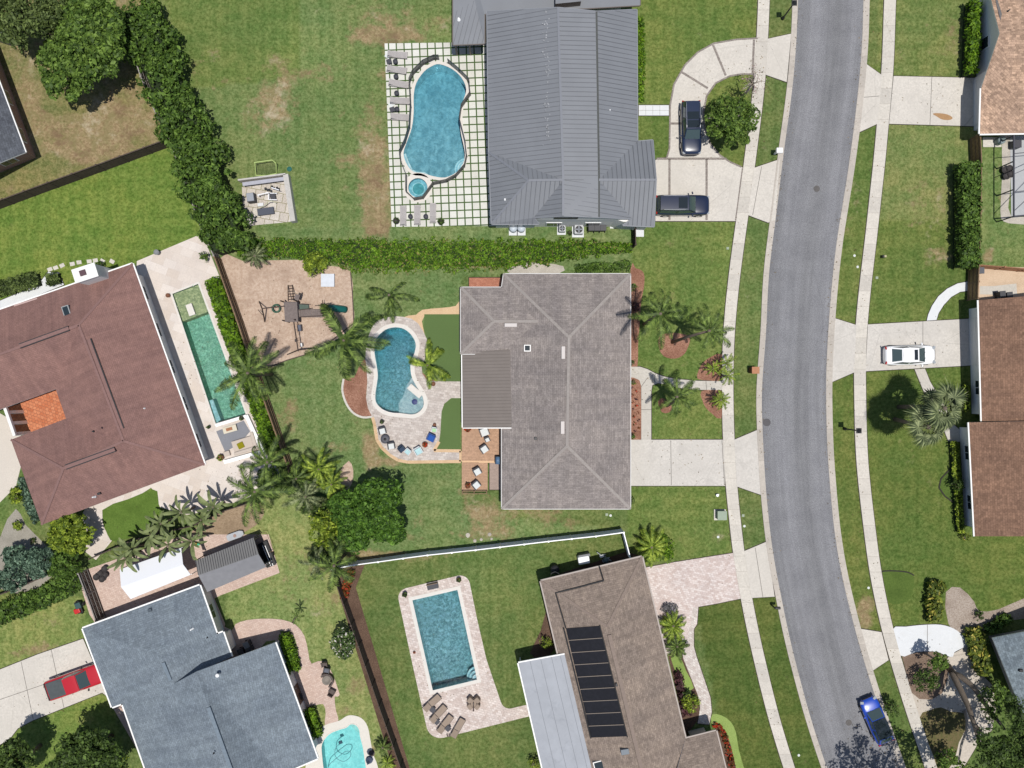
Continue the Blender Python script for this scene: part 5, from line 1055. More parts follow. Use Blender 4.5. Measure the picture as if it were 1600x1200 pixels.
def blade(Lm, seed, wd_=.07):
    rs = random.Random(seed); v = []; f = []; n = 9; a = 1.1; p = Vector((0, 0, 0))
    for i in range(n+1):
        t = i/n; w = wd_*(math.sin(math.pi*min(1, max(0, (t-.12)/.9)))**.6 if t > .12 else .12)+.012
        v += [p+Vector((0, w, -w*.35)), p.copy(), p+Vector((0, -w, -w*.35))]
        a -= .1+.22*t; p = p+Vector((math.cos(a), .04*rs.uniform(-1, 1), math.sin(a)))*(Lm/n)
        if i: k = 3*i; f += [(k-3, k-2, k+1, k), (k-2, k-1, k+2, k+1)]
    me = bpy.data.meshes.new('frond'); me.from_pydata([tuple(x) for x in v], [], f); me.update(); return me
FR = {}
def getfr(kind, m, i):
    k = (kind, m, i)
    if k not in FR:
        me = {'palm': lambda: frond(1.0, 100+i, .45+.12*i, 1.0+.2*i), 'fan': lambda: fan(1.0, 200+i), 'banana': lambda: blade(1.0, 300+i)}[kind]()
        me.materials.append(LM[m]); FR[k] = me
    return FR[k]
def palm(name, label, cat, px, py, z, L, n, m, seed, base=None, kind='palm', wind=None, tr=.13, group=None, spread=1.0, az=None):
    rs = random.Random(seed); c = W(px, py, z); B = W(*base) if base else Vector((c.x, c.y, 0)); t = thing(name, label, cat, B, 0, group)
    b = MB()
    if z > .6:
        mid = B.lerp(c, .5)+Vector((rs.uniform(-.12, .12), rs.uniform(-.12, .12), 0)); b.tube([B, mid, c], [tr*1.25, tr, tr*.85], 9); b.lathe([(tr*.8, -.5), (tr*1.5, -.2), (tr*1.2, .05), (tr*.4, .25)], c, 9)
    else: b.lathe([(.12, 0), (.16, .2), (.08, max(.3, z))], (c.x, c.y, 0), 9)
    b.build('trunk', BARK, t, True)
    for i in range(n):
        a = 2*math.pi*(i*.382+rs.uniform(-.03, .03))
        if az: a = R(az[i % len(az)]+rs.uniform(-9, 9))
        elif wind:
            wa = math.atan2(wind[1], wind[0]); da = (a-wa+math.pi) % (2*math.pi)-math.pi; a = wa+da*wind[2]
        k = (i*3) % 4; o = bpy.data.objects.new('frond', getfr(kind, m, k)); COL.objects.link(o); o.parent = t
        lay = i/n; pitch = (-.75+1.15*lay)*spread if kind != 'banana' else rs.uniform(-.5, .45)
        l = L*(rs.uniform(.45, 1.15) if kind == 'fan' else rs.uniform(.7, 1.12))*(1-.25*max(0, lay-.6)); a += rs.uniform(-.22, .22) if kind != 'fan' else 0
        o.location = (c.x-B.x+math.cos(a)*tr*.6, c.y-B.y+math.sin(a)*tr*.6, c.z-B.z+rs.uniform(-.15, .1))
        o.rotation_euler = (rs.uniform(-.3, .3), -pitch if kind != 'banana' else pitch, a); o.scale = (l, l, l)
    return t
GP = 'queen palms in the gardens'
tree('shrub', 'dark bush filling the middle of the palm clump by the rail fence end', 'shrub', 470, 752, 1.6, 34, 22, 1.2, 40, .5, LM['dark'], 91, .17, 14)
tree('shrub', 'dark bush between the palm clump and the yellow-green bush', 'shrub', 492, 792, 1.3, 22, 18, 1.0, 26, .5, LM['dark'], 92, .17, 14)
tree('shrub', 'dark bush under the two palms at the pale stone patio', 'shrub', 424, 748, 1.4, 26, 20, 1.0, 28, .5, LM['mid'], 93, .17, 14)
palm('queen_palm', 'young palm with a star of short fronds on the grass above the freeform pool', 'palm tree', 608, 461, 2.0, 2.9, 7, 'palm', 1, spread=.5, az=[165,192,25,-6,-95,-42,-85])
palm('queen_palm', 'large palm with long fronds between the sandy play yard and the freeform pool', 'palm tree', 537, 532, 5.0, 4.6, 11, 'palm', 2, spread=.6, az=[40,214,112,2,-74,-86,108,-3,-68,36,212])
palm('clumping_palm', 'bright yellow-green palm on the pool deck by the artificial turf', 'palm tree', 668, 571, 1.8, 2.6, 13, 'palmy', 3, tr=.09, spread=.7, az=[62,52,166,-35,74,152,-22,58,68,-95,-50,46,176])
palm('queen_palm', 'palm arching over the long green pool and its hedge', 'palm tree', 387, 583, 6.0, 4.0, 14, 'palm', 4, base=(425, 585), wind=(-1, .1, .85))
palm('queen_palm', 'palm over the white patio wall end by the brown rail fence', 'palm tree', 418, 722, 5.5, 2.9, 13, 'palm', 5, wind=(-.7, .4, .85))
palm('queen_palm', 'palm with the widest dark green fronds beside the pale stone patio', 'palm tree', 398, 768, 6.0, 3.6, 13, 'palm', 6, base=(443, 752), wind=(-.3, -.6, .9))
palm('clumping_palm', 'tallest lime fronded palm in the clump by the end of the rail fence', 'palm tree', 498, 733, 2.8, 2.3, 16, 'palmy', 7, tr=.09)
palm('clumping_palm', 'second lime palm of the clump, nearest the bare sandy patch', 'palm tree', 518, 757, 2.4, 2.1, 14, 'palmy', 8, tr=.09)
palm('clumping_palm', 'grey-green palm of the clump, on the side of the narrow lawn', 'palm tree', 478, 776, 3.0, 2.4, 15, 'palmg', 9, tr=.1)
palm('clumping_palm', 'dull green palm of the clump beside the rail fence end', 'palm tree', 463, 748, 3.2, 2.2, 14, 'palm', 10, tr=.1)
palm('queen_palm', 'palm standing over the end of the white fence', 'palm tree', 522, 884, 4.5, 2.9, 14, 'palm', 11, spread=.9)
palm('queen_palm', 'olive palm tucked beside the palm at the white fence end', 'palm tree', 496, 880, 3.4, 2.0, 12, 'palmg', 12)
palm('queen_palm', 'tall palm nearest the central house roof in the front yard', 'palm tree', 1032, 490, 9.0, 3.1, 14, 'palm', 13, base=(1006, 507), spread=.95, wind=(.8, .35, .86))
palm('queen_palm', 'tall leaning palm beside the pavement in front of the central house', 'palm tree', 1108, 517, 8.0, 2.7, 12, 'palm', 14, base=(1050, 535), spread=.9, wind=(.9, .1, .85))
palm('queen_palm', 'palm between the curved footpath and the front driveway', 'palm tree', 1058, 620, 5.0, 2.7, 14, 'palm', 15, base=(1042, 634), wind=(.9, -.2, .8))
for k, (x, y, l) in enumerate([(1114,576,'left-hand one of the three'),(1136,568,'upper right one of the three'),(1138,587,'lower right one of the three')]):
    palm('small_palm', f'small tufted palm by the pavement above the footpath, {l}', 'palm tree', x, y, 2.2 if k else 1.6, 1.15, 12, 'palmy', 20+k, tr=.07, group='small tufted palms by the pavement')
palm('small_palm', 'round tufted palm in the mulch below the footpath', 'palm tree', 1126, 625, 1.9, 1.15, 22, 'palmy', 24, tr=.1)
palm('fan_palm', 'tall fan palm nearest the chestnut house', 'palm tree', 1476, 638, 7.0, 2.35, 27, 'palmg', 25, base=(1404, 636), kind='fan', tr=.17, spread=1.1)
palm('fan_palm', 'tall fan palm on the lawn side of the pair', 'palm tree', 1451, 667, 6.6, 2.25, 25, 'palmg', 26, base=(1398, 655), kind='fan', tr=.17, spread=1.1)
palm('bushy_palm', 'bushy spiky palm at the corner of the brown house by the white fence', 'palm tree', 1018, 855, 1.2, 2.1, 34, 'palmy', 27, tr=.12)
blob('shrub', 'lime shrub behind the bushy palm at the brown house corner', 'shrub', 1038, 858, 17, LM['bright'], 82, 1.2, .12, ry=24)
palm('bushy_palm', 'larger bushy palm beside the paver driveway of the brown house', 'palm tree', 1052, 978, 1.0, 1.9, 32, 'palmy', 28, tr=.12)
palm('bushy_palm', 'smaller bushy palm below it beside the winding path', 'palm tree', 1058, 1010, .9, 1.6, 26, 'palm', 29, tr=.1)
palm('bushy_palm', 'dark spiky palm beside the dark fence near the turquoise pool', 'palm tree', 598, 1168, .9, 1.1, 20, 'palm', 30, tr=.09)
palm('bushy_palm', 'lime spiky plant at the bottom edge by the turquoise pool', 'palm tree', 606, 1192, .6, 1.0, 16, 'palmy', 31, tr=.09)
palm('small_palm', 'tiny lone palm on the lawn by the curved brick path', 'palm tree', 463, 964, 2.2, .9, 8, 'palm', 32, base=(457, 973), tr=.05)
palm('bushy_palm', 'silvery spiky palm at the end of the long hedge in the play yard', 'palm tree', 398, 400, 1.5, 1.7, 18, 'palmg', 33, tr=.1)
for k, (x, y, l) in enumerate([(236,836,'beside the small lawn'),(262,852,'over the middle of the white canopy'),(284,800,'nearest the red-brown house'),(314,812,'in the middle of the taller half'),(334,792,'at the far end by the fence'),(206,858,'at the near end by the dome bush'),(300,845,'over the end of the canopy'),(252,818,'at the edge of the small lawn corner'),(196,872,'lowest, over the brick patio')]):
    palm('banana_plant', f'banana plant with broad drooping leaves, {l}', 'banana plant', x, y, 2.4+.25*(k % 3), 2.0, 12, 'banana', 40+k, kind='banana', tr=.1, group='banana plants behind the canopy')
# ---------------------------------------------------------------- fences
def fence(name, label, pts, h, m, post_m=None, board=.14, gap=.012, rail=True, sp=2.4, cap=None, th=.03, seed=1):
    P = [W(x, y, h) for x, y in pts]; t = thing(name, label, 'fence', (P[0].x, P[0].y, 0)); rs = random.Random(seed); b = MB(); r = MB(); c = MB(); k = 0
    for i in range(len(P)-1):
        a, q = P[i].xy, P[i+1].xy; L = (q-a).length; d = (q-a)/L; ang = math.atan2(d.y, d.x); o = Vector((-d.y, d.x)); n = max(1, int(L/board))
        for j in range(n):
            p = a+d*L*(j+.5)/n; hh = h-.03-rs.uniform(0, .02); b.box((p.x, p.y, hh/2), (L/n-gap, th, hh), ang)
        if rail:
            for z in (.3, h*.5, h-.3):
                for s in (-1, 1): p = (a+q)/2+o*(th/2+.02)*s; r.box((p.x, p.y, z), (L, .04, .09), ang)
        if cap: p = (a+q)/2; c.box((p.x, p.y, h), (L, cap, .05), ang)
        m_ = max(1, int(round(L/sp)))
        for j in range(m_+(i == len(P)-2)):
            p = a+d*L*j/m_; pb = MB(); pb.box((p.x, p.y, (h+.05)/2), (.12, .12, h+.05), ang); pb.box((p.x, p.y, h+.08), (.16, .16, .05), ang); pb.build('post', post_m or m, t); k += 1
    b.build('panel', m, t)
    if rail: r.build('rail', post_m or m, t)
    if cap: c.build('cap_rail', post_m or m, t)
    return t
WDARK = mat('wood_dark', (.075, .055, .045), .85, .25, 5); WBROWN = mat('wood_brown', (.19, .125, .075), .85, .25, 5); WGREY = mat('wood_grey', (.27, .25, .23), .85, .2, 5); WGOLD = mat('wood_golden', (.25, .155, .08), .85, .25, 4); VINYL = plain('vinyl_white', (.80, .80, .82), .4)
WDECK = mat('deck_wood', C(198, 160, 132), .8, .16, 5)
fence('wooden_fence', 'brown fence with open rails between the bright hedge and the central backyard', [(335,402),(370,500),(405,605),(452,737)], 1.8, WDARK, WBROWN, .14, .012, cap=.12)
fence('wooden_fence', 'thin grey fence along the foot of the tall diagonal hedge', [(195,45),(220,120),(245,182),(264,217),(290,288),(317,365),(334,400)], 1.7, WGREY, cap=.1)
fence('wooden_fence', 'dark brown fence between the dry weedy yard and the lawn of the red-brown house', [(-30,324),(37,299),(150,258),(262,217)], 1.8, WDARK, WDARK, gap=.006, rail=False, cap=.1)
fence('wooden_fence', 'long dark fence beside the lawn of the rectangular pool', [(525,912),(560,1010),(592,1104),(626,1200),(662,1300)], 1.7, WDARK, WDARK, gap=.006, rail=False, cap=.06)
fence('vinyl_fence', 'white fence with capped posts behind the rectangular pool', [(516,890),(553,883),(591,878),(630,872.5),(668,867.5),(706,863.5),(743,859.5),(781,855),(819,850.5),(857,846),(893,842),(931,838),(974.5,832),(985,872)], 1.83, VINYL, VINYL, .2, .004, True, 2.6, .09)
fence('slatted_fence', 'short dark slatted fence beside the brick patio and black pots', [(122,896),(135,930),(150,972),(160,985)], 1.8, WDARK, WGREY, .14, .01, cap=.1)
fence('wooden_fence', 'golden brown fence between the thick clipped hedge and the pool cage', [(1532,209),(1534,256),(1533,330),(1530,414)], 1.75, WGOLD, WBROWN, cap=.08)
fence('wooden_fence', 'golden brown fence piece crossing the curved white path', [(1530,416),(1529,440),(1528,466)], 1.8, WGOLD, WBROWN, cap=.08)
fence('wooden_fence', 'reddish fence along the pink gravel yard', [(1531,414),(1570,417),(1640,423)], 1.6, mat('wood_red', (.26, .13, .07), .85, .2, 5), None, cap=.08)
fence('wooden_gate', 'short dark gate at the end of the long hedge by the grey metal roof house', [(993,357),(993.5,382)], 1.6, WDARK, cap=.08)
fence('garden_fence', 'low dark fence under the blue-green bushes at the left edge', [(-20,937),(40,913),(110,882)], 1.2, WDARK, cap=.08)
fence('garden_fence', 'low dark fence behind the banana plants', [(140,873),(205,845),(300,822),(345,800),(400,783)], 1.2, WDARK, cap=.08)
fence('timber_board', 'short grey board left standing by the yellow-green bush', [(487,806),(491,822)], .9, WGREY)
# black mesh safety fence round the peanut pool
FP = [(686,90),(700,96),(717,110),(733,126),(735,146),(721,166),(718,186),(727,221),(729.5,243),(726,259),(712,275),(697,283),(677,287),(661,309),(647,311.5),(635,300),(635,273),(626,250),(625,237),(633,221),(640,198),(642,165),(640,126),(645,114),(661,98),(678,90)]
t = thing('pool_fence', 'black mesh safety fence round the peanut-shaped pool', 'fence', W(686, 90)); m, tt, b_ = nt('black_mesh'); b_.inputs['Base Color'].default_value = (.012, .012, .016, 1); b_.inputs['Alpha'].default_value = .9
P = [W(x, y, .6) for x, y in FP]; b = MB(); n = len(P)
for i in range(n):
    a, q = P[i], P[(i+1) % n]
    if i == 0: continue
    b.poly([(a.x, a.y, .06), (q.x, q.y, .06), (q.x, q.y, 1.22), (a.x, a.y, 1.22)]); b.bar((a.x, a.y, 1.23), (q.x, q.y, 1.23), .05, .05)
    s = max(1, int((q-a).length/1.2))
    for k in range(s):
        p = a.lerp(q, k/s); pb = MB(); pb.tube([(p.x, p.y, 0), (p.x, p.y, 1.26)], .03, 6); pb.build('post', DARKM, t)
b.build('mesh', m, t)
# ---------------------------------------------------------------- vehicles
def paint(name, col, rough=.28): return mat(name, col, rough, 0, coat=1.0, spec=.5)
TYRE = plain('tyre', (.02, .02, .02), .85); RIM = plain('rim_alloy', (.45, .45, .46), .35, .8); CARG = glassmat('car_glass', (.05, .075, .078), .04); SUNG = glassmat('sunroof_glass', (.012, .018, .022), .05); LAMP = plain('headlight_clear', (.30, .32, .34), .15); TAIL = plain('taillight_red', (.35, .01, .01), .2); BLACKP = plain('black_plastic', (.02, .02, .022), .5); CHROME = plain('chrome', (.7, .7, .72), .2, .9)
def car(name, label, cat, x, y, ang, L, Wd, Hh, kind, pm, roofm=None, rails=False, sun=()):
    t = thing(name, label, cat); hw = Wd/2; up = .16 if kind in ('suv', 'pickup') else 0.0; bz = .96+up
    st = {'sedan': [(-.5,.66,.62),(-.49,.80,.86),(-.46,.92,.97),(-.38,.98,1.0),(-.2,1,.98),(0,1,.96),(.2,1,.95),(.3,.99,.92),(.38,.97,.86),(.44,.9,.78),(.48,.78,.70),(.5,.58,.58)],
          'suv': [(-.5,.74,.70),(-.493,.86,.94),(-.475,.95,1.0),(-.4,1,1.0),(-.2,1,1.0),(0,1,.98),(.2,1,.98),(.3,.99,.97),(.40,.98,.93),(.455,.93,.88),(.487,.82,.80),(.5,.66,.66)],
          'pickup': [(-.5,.90,.80),(-.497,.97,.98),(-.48,.98,1.0),(-.3,1,1.0),(-.1,1,1.0),(0,1,1.0),(.15,1,1.0),(.28,1,1.0),(.40,.99,.98),(.46,.96,.93),(.49,.88,.86),(.5,.74,.72)]}
    st = st[kind if kind in st else 'sedan']; b = MB(); rings = []
    for fx, fw, fz in st:
        w = hw*fw; zt = fz*(.97+up); X = fx*L
        half = [(0, zt+.03), (.5*w, zt+.02), (.84*w, zt-.02), (.97*w, zt-.12), (w, zt-.28), (w*.99, .46), (w*.93, .26)]
        rings.append([Vector((X, yy, z)) for yy, z in reversed(half)]+[Vector((X, -yy, z)) for yy, z in half[1:]])
    for i in range(len(rings)-1):
        for k in range(len(rings[0])-1): b.poly([rings[i][k], rings[i][k+1], rings[i+1][k+1], rings[i+1][k]])
        b.poly([rings[i][0], rings[i+1][0], rings[i+1][-1], rings[i][-1]])
    b.poly(rings[0][::-1]); b.poly(rings[-1]); o = b.build('body', pm, t, True); md = o.modifiers.new('sub', 'SUBSURF'); md.levels = 1; md.render_levels = 2
    xr0, xr1, xf1, xf0 = {'sedan': (-.40,-.20,.10,.27), 'suv': (-.48,-.44,.08,.235), 'pickup': (-.15,-.12,.10,.235)}[kind if kind in ('suv','pickup') else 'sedan']
    if kind == 'hatch': xr0, xr1 = -.47, -.32
    rw = .74 if kind != 'pickup' else .80; bw = .90; B0 = [Vector((xr0*L, s*hw*bw*.94, bz-.02)) for s in (1, -1)]; F0 = [Vector((xf0*L, s*hw*bw*.90, bz-.04)) for s in (1, -1)]
    xm = (xr0+xf0)/2; M0 = [Vector((xm*L, s*hw*bw*1.02, bz-.02)) for s in (1, -1)]; M1 = [Vector((xm*L, s*hw*rw, Hh-.03)) for s in (1, -1)]
    B1 = [Vector((xr1*L, s*hw*rw*.93, Hh-.07)) for s in (1, -1)]; F1 = [Vector((xf1*L, s*hw*rw*.95, Hh-.06)) for s in (1, -1)]
    b = MB()
    for i, s in ((0, 1), (1, -1)):
        for q in ([B0[i], M0[i], M1[i], B1[i]], [M0[i], F0[i], F1[i], M1[i]]): b.poly(q if s < 0 else q[::-1])
    b.poly([B0[0], B0[1], B1[1], B1[0]][::-1]); b.poly([F0[0], F0[1], F1[1], F1[0]]); b.build('cabin', pm, t, False, .03)
    C0 = [Vector((xm*L, 0, Hh)), Vector((xr1*L, 0, Hh-.04)), Vector((xf1*L, 0, Hh-.03))]; b = MB()
    for q in ([B1[0], C0[1], C0[0], M1[0]], [M1[0], C0[0], C0[2], F1[0]], [C0[1], B1[1], M1[1], C0[0]], [C0[0], M1[1], F1[1], C0[2]]): b.poly(q[::-1])
    o = b.build('roof_panel', roofm or pm, t, True)
    for v in o.data.vertices: v.co.z += .012
    def panel(nm, q, ix, iz, m=CARG, off=.016):
        n = (q[1]-q[0]).cross(q[3]-q[0]).normalized(); c = sum(q, Vector())/4
        if n.dot(c-Vector((xm*L, 0, bz-.6))) < 0: n = -n
        f = lambda u, v: q[0].lerp(q[1], u).lerp(q[3].lerp(q[2], u), v)+n*off
        b = MB(); a = [f(ix, iz), f(1-ix, iz), f(1-ix, 1-iz), f(ix, 1-iz)]; b.poly(a); b.poly([p-n*.012 for p in a][::-1]); b.build(nm, m, t)
    panel('windshield', [F0[0], F0[1], F1[1], F1[0]], .05, .05); panel('rear_window', [B0[0], B0[1], B1[1], B1[0]], .10, .10)
    for i in (0, 1):
        panel('side_window', [B0[i], M0[i], M1[i], B1[i]], .07, .12); panel('side_window', [M0[i], F0[i], F1[i], M1[i]], .06, .12)
        s = 1 if i == 0 else -1
        b = MB(); b.box((xf0*L-.35, s*(hw+.10), bz+.04), (.13, .24, .15), s*.25); b.build('mirror', pm if kind != 'pickup' else BLACKP, t, bevel=.03)
        b = MB(); b.box((L*.462, s*hw*.72, .70+up*.9), (.26, .34, .13), -s*.45); b.build('headlight', LAMP, t, bevel=.03)
        b = MB(); b.box((-L*.484, s*hw*.76, .82+up), (.12, .30, .16), s*.3); b.build('taillight', TAIL, t, bevel=.03)
        for xx in (-.31, .31):
            r_ = .33+up*.3; b = MB(); b.tube([(xx*L, s*(hw-.24), r_), (xx*L, s*(hw+.012), r_)], r_, 18); w = b.build('wheel', TYRE, t)
            b = MB(); b.tube([(xx*L, s*(hw-.05), r_), (xx*L, s*(hw+.02), r_)], r_*.62, 14); b.build('rim', RIM, w)
        if rails:
            b = MB(); b.tube([(xr1*L+.15, s*hw*rw*.88, Hh-.02), (xr1*L+.3, s*hw*rw*.9, Hh+.05), (xf1*L-.35, s*hw*rw*.9, Hh+.05), (xf1*L-.15, s*hw*rw*.88, Hh-.02)], .028, 6); b.build('roof_rail', CHROME, t)
    for x0, x1, w in sun:
        b = MB(); b.box(((x0+x1)/2*L, 0, Hh+.02), ((x1-x0)*L, hw*w*2, .012)); b.build('sunroof', SUNG, t, bevel=.004)
    for s in (-1, 1):
        b = MB(); b.bar((xf0*L+.02, s*.28, bz+.0), (xf0*L-.28, s*.28-.3, bz+.14), .02, .02); b.build('wiper', BLACKP, t)
    b = MB(); b.box((L*.497, 0, .5), (.06, hw*1.0, .2)); b.build('grille', BLACKP, t, bevel=.02)
    if kind == 'pickup':
        b = MB(); b.box((-.318*L, 0, bz+.035), (.30*L, hw*1.62, .05)); b.build('bed_cover', mat('tonneau', (.06, .07, .075), .6, .1, 3), t, bevel=.02)
        b = MB(); b.box((-.488*L, 0, bz+.01), (.10, hw*1.7, .12)); b.build('tailgate', BLACKP, t, bevel=.02)
    place(t, x, y, 0.035, ang); return t
q = W(1079.5, 200.5, .7); car('parked_car', 'dark blue sport utility car facing down the curved driveway beside the round tree', 'car', q.x, q.y, R(-89), 5.15, 1.96, 1.78, 'suv', paint('paint_navy', (.008, .016, .045)), None, True, [(-.24,-.10,.56),(-.08,.05,.56)])
q = W(1066, 321, .7); car('parked_car', 'dark blue sport utility car with roof rails backed up to the grey roofed garage', 'car', q.x, q.y, R(0), 5.2, 1.98, 1.82, 'suv', paint('paint_midnight', (.007, .013, .038)), None, True, [(-.11,.05,.52)])
q = W(1421, 555, .6); car('parked_car', 'white sedan with dark roof glass parked on the driveway of the chestnut house', 'car', q.x, q.y, R(1), 4.95, 1.9, 1.45, 'sedan', paint('paint_white', (.82, .82, .83)), None, False, [(.01,.075,.52)])
q = W(119.5, 1064.5, .9); car('pickup_truck', 'red pickup with a dark bed cover nosed up to the blue-grey house', 'pickup', q.x, q.y, R(19.5), 5.9, 2.02, 1.88, 'pickup', paint('paint_red', (.42, .012, .02)))
q = W(1369, 1125, .6); car('parked_car', 'bright blue car with a black roof parked at the kerb in tree shade', 'car', q.x, q.y, R(113), 4.6, 1.85, 1.5, 'hatch', paint('paint_blue', (.012, .06, .42)), SUNG)
# ---------------------------------------------------------------- loungers, chairs, tables, pots
PALEW = mat('teak_pale', C(196, 190, 188), .8, .06, 6); TANS = mat('sling_tan', C(166, 148, 132), .85, .06, 9); BRZ = plain('frame_bronze', (.07, .05, .045), .5); CUSH = mat('cushion_white', C(232, 236, 236), .9, .03, 9)
def lounger(label, x, y, ang, fm, sm_, group, L=1.95, wd_=.62, slat=True, src=None):
    t = thing('sun_lounger', label, 'sun lounger', group=group); zs = .34
    b = MB(); 
    for s in (-1, 1): b.box((0, s*(wd_/2-.025), zs-.05), (L, .05, .07))
    for xx in (-L/2+.03, L/2-.03): b.box((xx, 0, zs-.05), (.05, wd_, .07))
    b.build('frame', fm, t)
    for sx in (-1, 1):
        for sy in (-1, 1): b = MB(); b.box((sx*(L/2-.2), sy*(wd_/2-.03), .15), (.05, .05, .3)); b.build('leg', fm, t)
    b = MB()
    if slat:
        for k in range(11): b.box((L/2-.1-k*.112, 0, zs), (.095, wd_-.1, .025))
    else: b.box((L*.5-.62, 0, zs-.01), (1.2, wd_-.09, .03))
    b.build('seat', sm_, t)
    b = MB(); a = R(24); x0 = L/2-1.28
    if slat:
        for k in range(6): b.box((x0-(k+.5)*.112*math.cos(a), 0, zs+(k+.5)*.112*math.sin(a)), (.095, wd_-.1, .025), M=Matrix.Rotation(a, 3, 'Y'))
    else: b.box((x0-.34*math.cos(a), 0, zs+.34*math.sin(a)), (.7, wd_-.09, .03), M=Matrix.Rotation(a, 3, 'Y'))
    b.build('backrest', sm_, t); place(t, x, y, .035, ang); return t
GL = 'slatted loungers on the white terrace'
for k, (x, y, a, l) in enumerate([(621,85.5,-5,'uppermost of the five, white towel at its head'),(620,109,-9,'second from the top of the row of five'),(623,131,-9,'middle one of the row of five'),(625,157.5,-3,'fourth of the five, beside the white towel'),(626,183,-4,'lowest of the row of five')]):
    q = W(x, y, .3); lounger(f'pale slatted lounger by the peanut pool, {l}', q.x, q.y, R(a), PALEW, PALEW, GL)
for k, (x, y, l) in enumerate([(630,337,'leftmost of the three below the hot tub'),(652,336,'middle one of the three below the hot tub'),(676.5,333,'rightmost of the three below the hot tub')]):
    q = W(x, y, .3); lounger(f'pale slatted lounger facing the hot tub, {l}', q.x, q.y, R(90), PALEW, PALEW, GL)
GT = 'tan loungers on the rectangular pool deck'
for x, y, a, l in [(675,1098,42,'nearest the pool edge'),(685,1115,47,'second from the pool'),(695.5,1131,52,'third from the pool'),(715.5,1137,60,'furthest right, at the deck edge')]:
    q = W(x, y, .3); lounger(f'tan sling lounger with a dark frame, {l}', q.x, q.y, R(a), BRZ, TANS, GT, 2.0, .66, False)
def chair(name, label, px, py, ang, fm, cm, wd_=.72, group=None, cat='chair', z=.03):
    t = thing(name, label, cat, group=group)
    b = MB(); b.box((0, 0, .36), (wd_*.78, wd_*.76, .14)); b.build('seat', cm, t, bevel=.03)
    b = MB(); b.box((-wd_*.42, 0, .52), (.1, wd_*.9, .62), M=Matrix.Rotation(-.2, 3, 'Y')); b.build('backrest', fm, t, bevel=.02)
    for s in (-1, 1): b = MB(); b.box((0, s*wd_*.45, .5), (wd_*.8, .08, .05)); b.box((0, s*wd_*.45, .33), (wd_*.7, .04, .3)); b.build('armrest', fm, t)
    for sx in (-1, 1):
        for sy in (-1, 1): b = MB(); b.box((sx*wd_*.36, sy*wd_*.43, .16), (.05, .05, .32)); b.build('leg', fm, t)
    q = W(px, py, z+.35); place(t, q.x, q.y, z, R(ang)); return t
GREYF = plain('frame_grey_dark', (.05, .05, .06), .6); BLUEC = mat('cushion_blue', C(40, 92, 176), .8, .08, 9); AQUA = mat('cushion_aqua', C(190, 226, 230), .85, .06, 9); MINT = mat('cushion_mint', C(184, 226, 176), .85, .05, 9); LGR = plain('frame_light', (.5, .52, .54), .6)
chair('patio_chair', 'dark wicker chair with a white cushion above the round fire table', 597.5, 673.5, -75, GREYF, CUSH)
chair('patio_chair', 'dark wicker chair with a white cushion below the round fire table', 611.5, 697, -80, GREYF, CUSH)
chair('patio_chair', 'navy folding chair at the bottom curve of the freeform pool deck', 628, 702, -50, plain('navy', (.015, .03, .06), .6), mat('navy_cloth', (.03, .05, .09), .8, .2, 9), .6)
chair('patio_chair', 'pale blue folding chair right against the navy chair', 637, 706, -130, LGR, AQUA, .6)
chair('patio_chair', 'pale aqua chair between the blue chairs and the brown pot', 654, 705, -60, LGR, AQUA, .78)
chair('patio_chair', 'bright blue chair on the freeform pool deck near the turf', 673.5, 684.5, -115, plain('frame_blue', (.012, .05, .2), .5), BLUEC, .8)
chair('patio_chair', 'small mint green chair above the bright blue chair', 678.5, 672, -100, LGR, MINT, .5)
chair('deck_chair', 'largest white cushioned chair on the wooden deck, under the patio roof edge', 757, 675, -70, GREYF, CUSH, .95, z=.33)
chair('deck_ottoman', 'small dark and white footstool by the largest deck chair', 761.5, 687, -65, GREYF, CUSH, .5, cat='footstool', z=.33)
chair('deck_chair', 'white cushioned chair in the middle of the upper wooden deck', 757, 702, -55, GREYF, CUSH, .8, z=.33)
chair('deck_chair', 'white cushioned chair on the lower wooden deck, nearest the step', 746, 737, -60, GREYF, CUSH, .78, z=.18)
chair('deck_chair', 'white cushioned chair on the lower wooden deck, beside the planter rail', 744.5, 758, -50, GREYF, CUSH, .78, z=.18)
chair('patio_chair', 'dark chair at the top of the pink brick patio with a fire ring', 507, 1038.5, -80, BRZ, BRZ, .55)
chair('patio_chair', 'grey chair right above the fire ring', 510.5, 1047, -100, GREYF, mat('cush_grey', C(110,114,124), .9, .05), .6)
chair('patio_chair', 'dark metal chair with pale bars below the fire ring', 519, 1081, 60, BRZ, BRZ, .6)
def lathe_thing(name, label, cat, px, py, prof, m, z=.03, n=18, extra=None, group=None):
    q = W(px, py, z+.3); t = thing(name, label, cat, (q.x, q.y, z), group=group); b = MB(); b.lathe(prof, (q.x, q.y, z), n); b.build('base' if extra else 'body', m, t, True)
    for nm, pr, mm in (extra or []): b = MB(); b.lathe(pr, (q.x, q.y, z), n); b.build(nm, mm, t, True)
    return t
lathe_thing('fire_table', 'round dark grey fire table between the two wicker chairs', 'fire table', 602, 686, [(.36,0),(.34,.36),(.44,.38),(.44,.45),(.15,.45)], plain('table_grey', (.085,.085,.10), .6), extra=[('burner', [(.13,.44),(.14,.47),(.02,.47)], BLACKP)])
def pot(label, px, py, r, h, pm, leaf=None, seed=0, z=.03, name='potted_plant'):
    q = W(px, py, z+h); t = thing(name, label, 'plant pot', (q.x, q.y, z)); b = MB(); b.lathe([(r*.7,0),(r,h*.9),(r*1.08,h),(r*.9,h),(r*.85,h*.85),(.01,h*.85)], (q.x, q.y, z), 14, cap=False); b.build('pot', pm, t, True)
    if leaf: leafobj('leaves', [(q.x, q.y, z+h+r*.4, r*1.1, r*1.1, r*.9)], .09, 55, leaf, 400+seed, t)
    return t
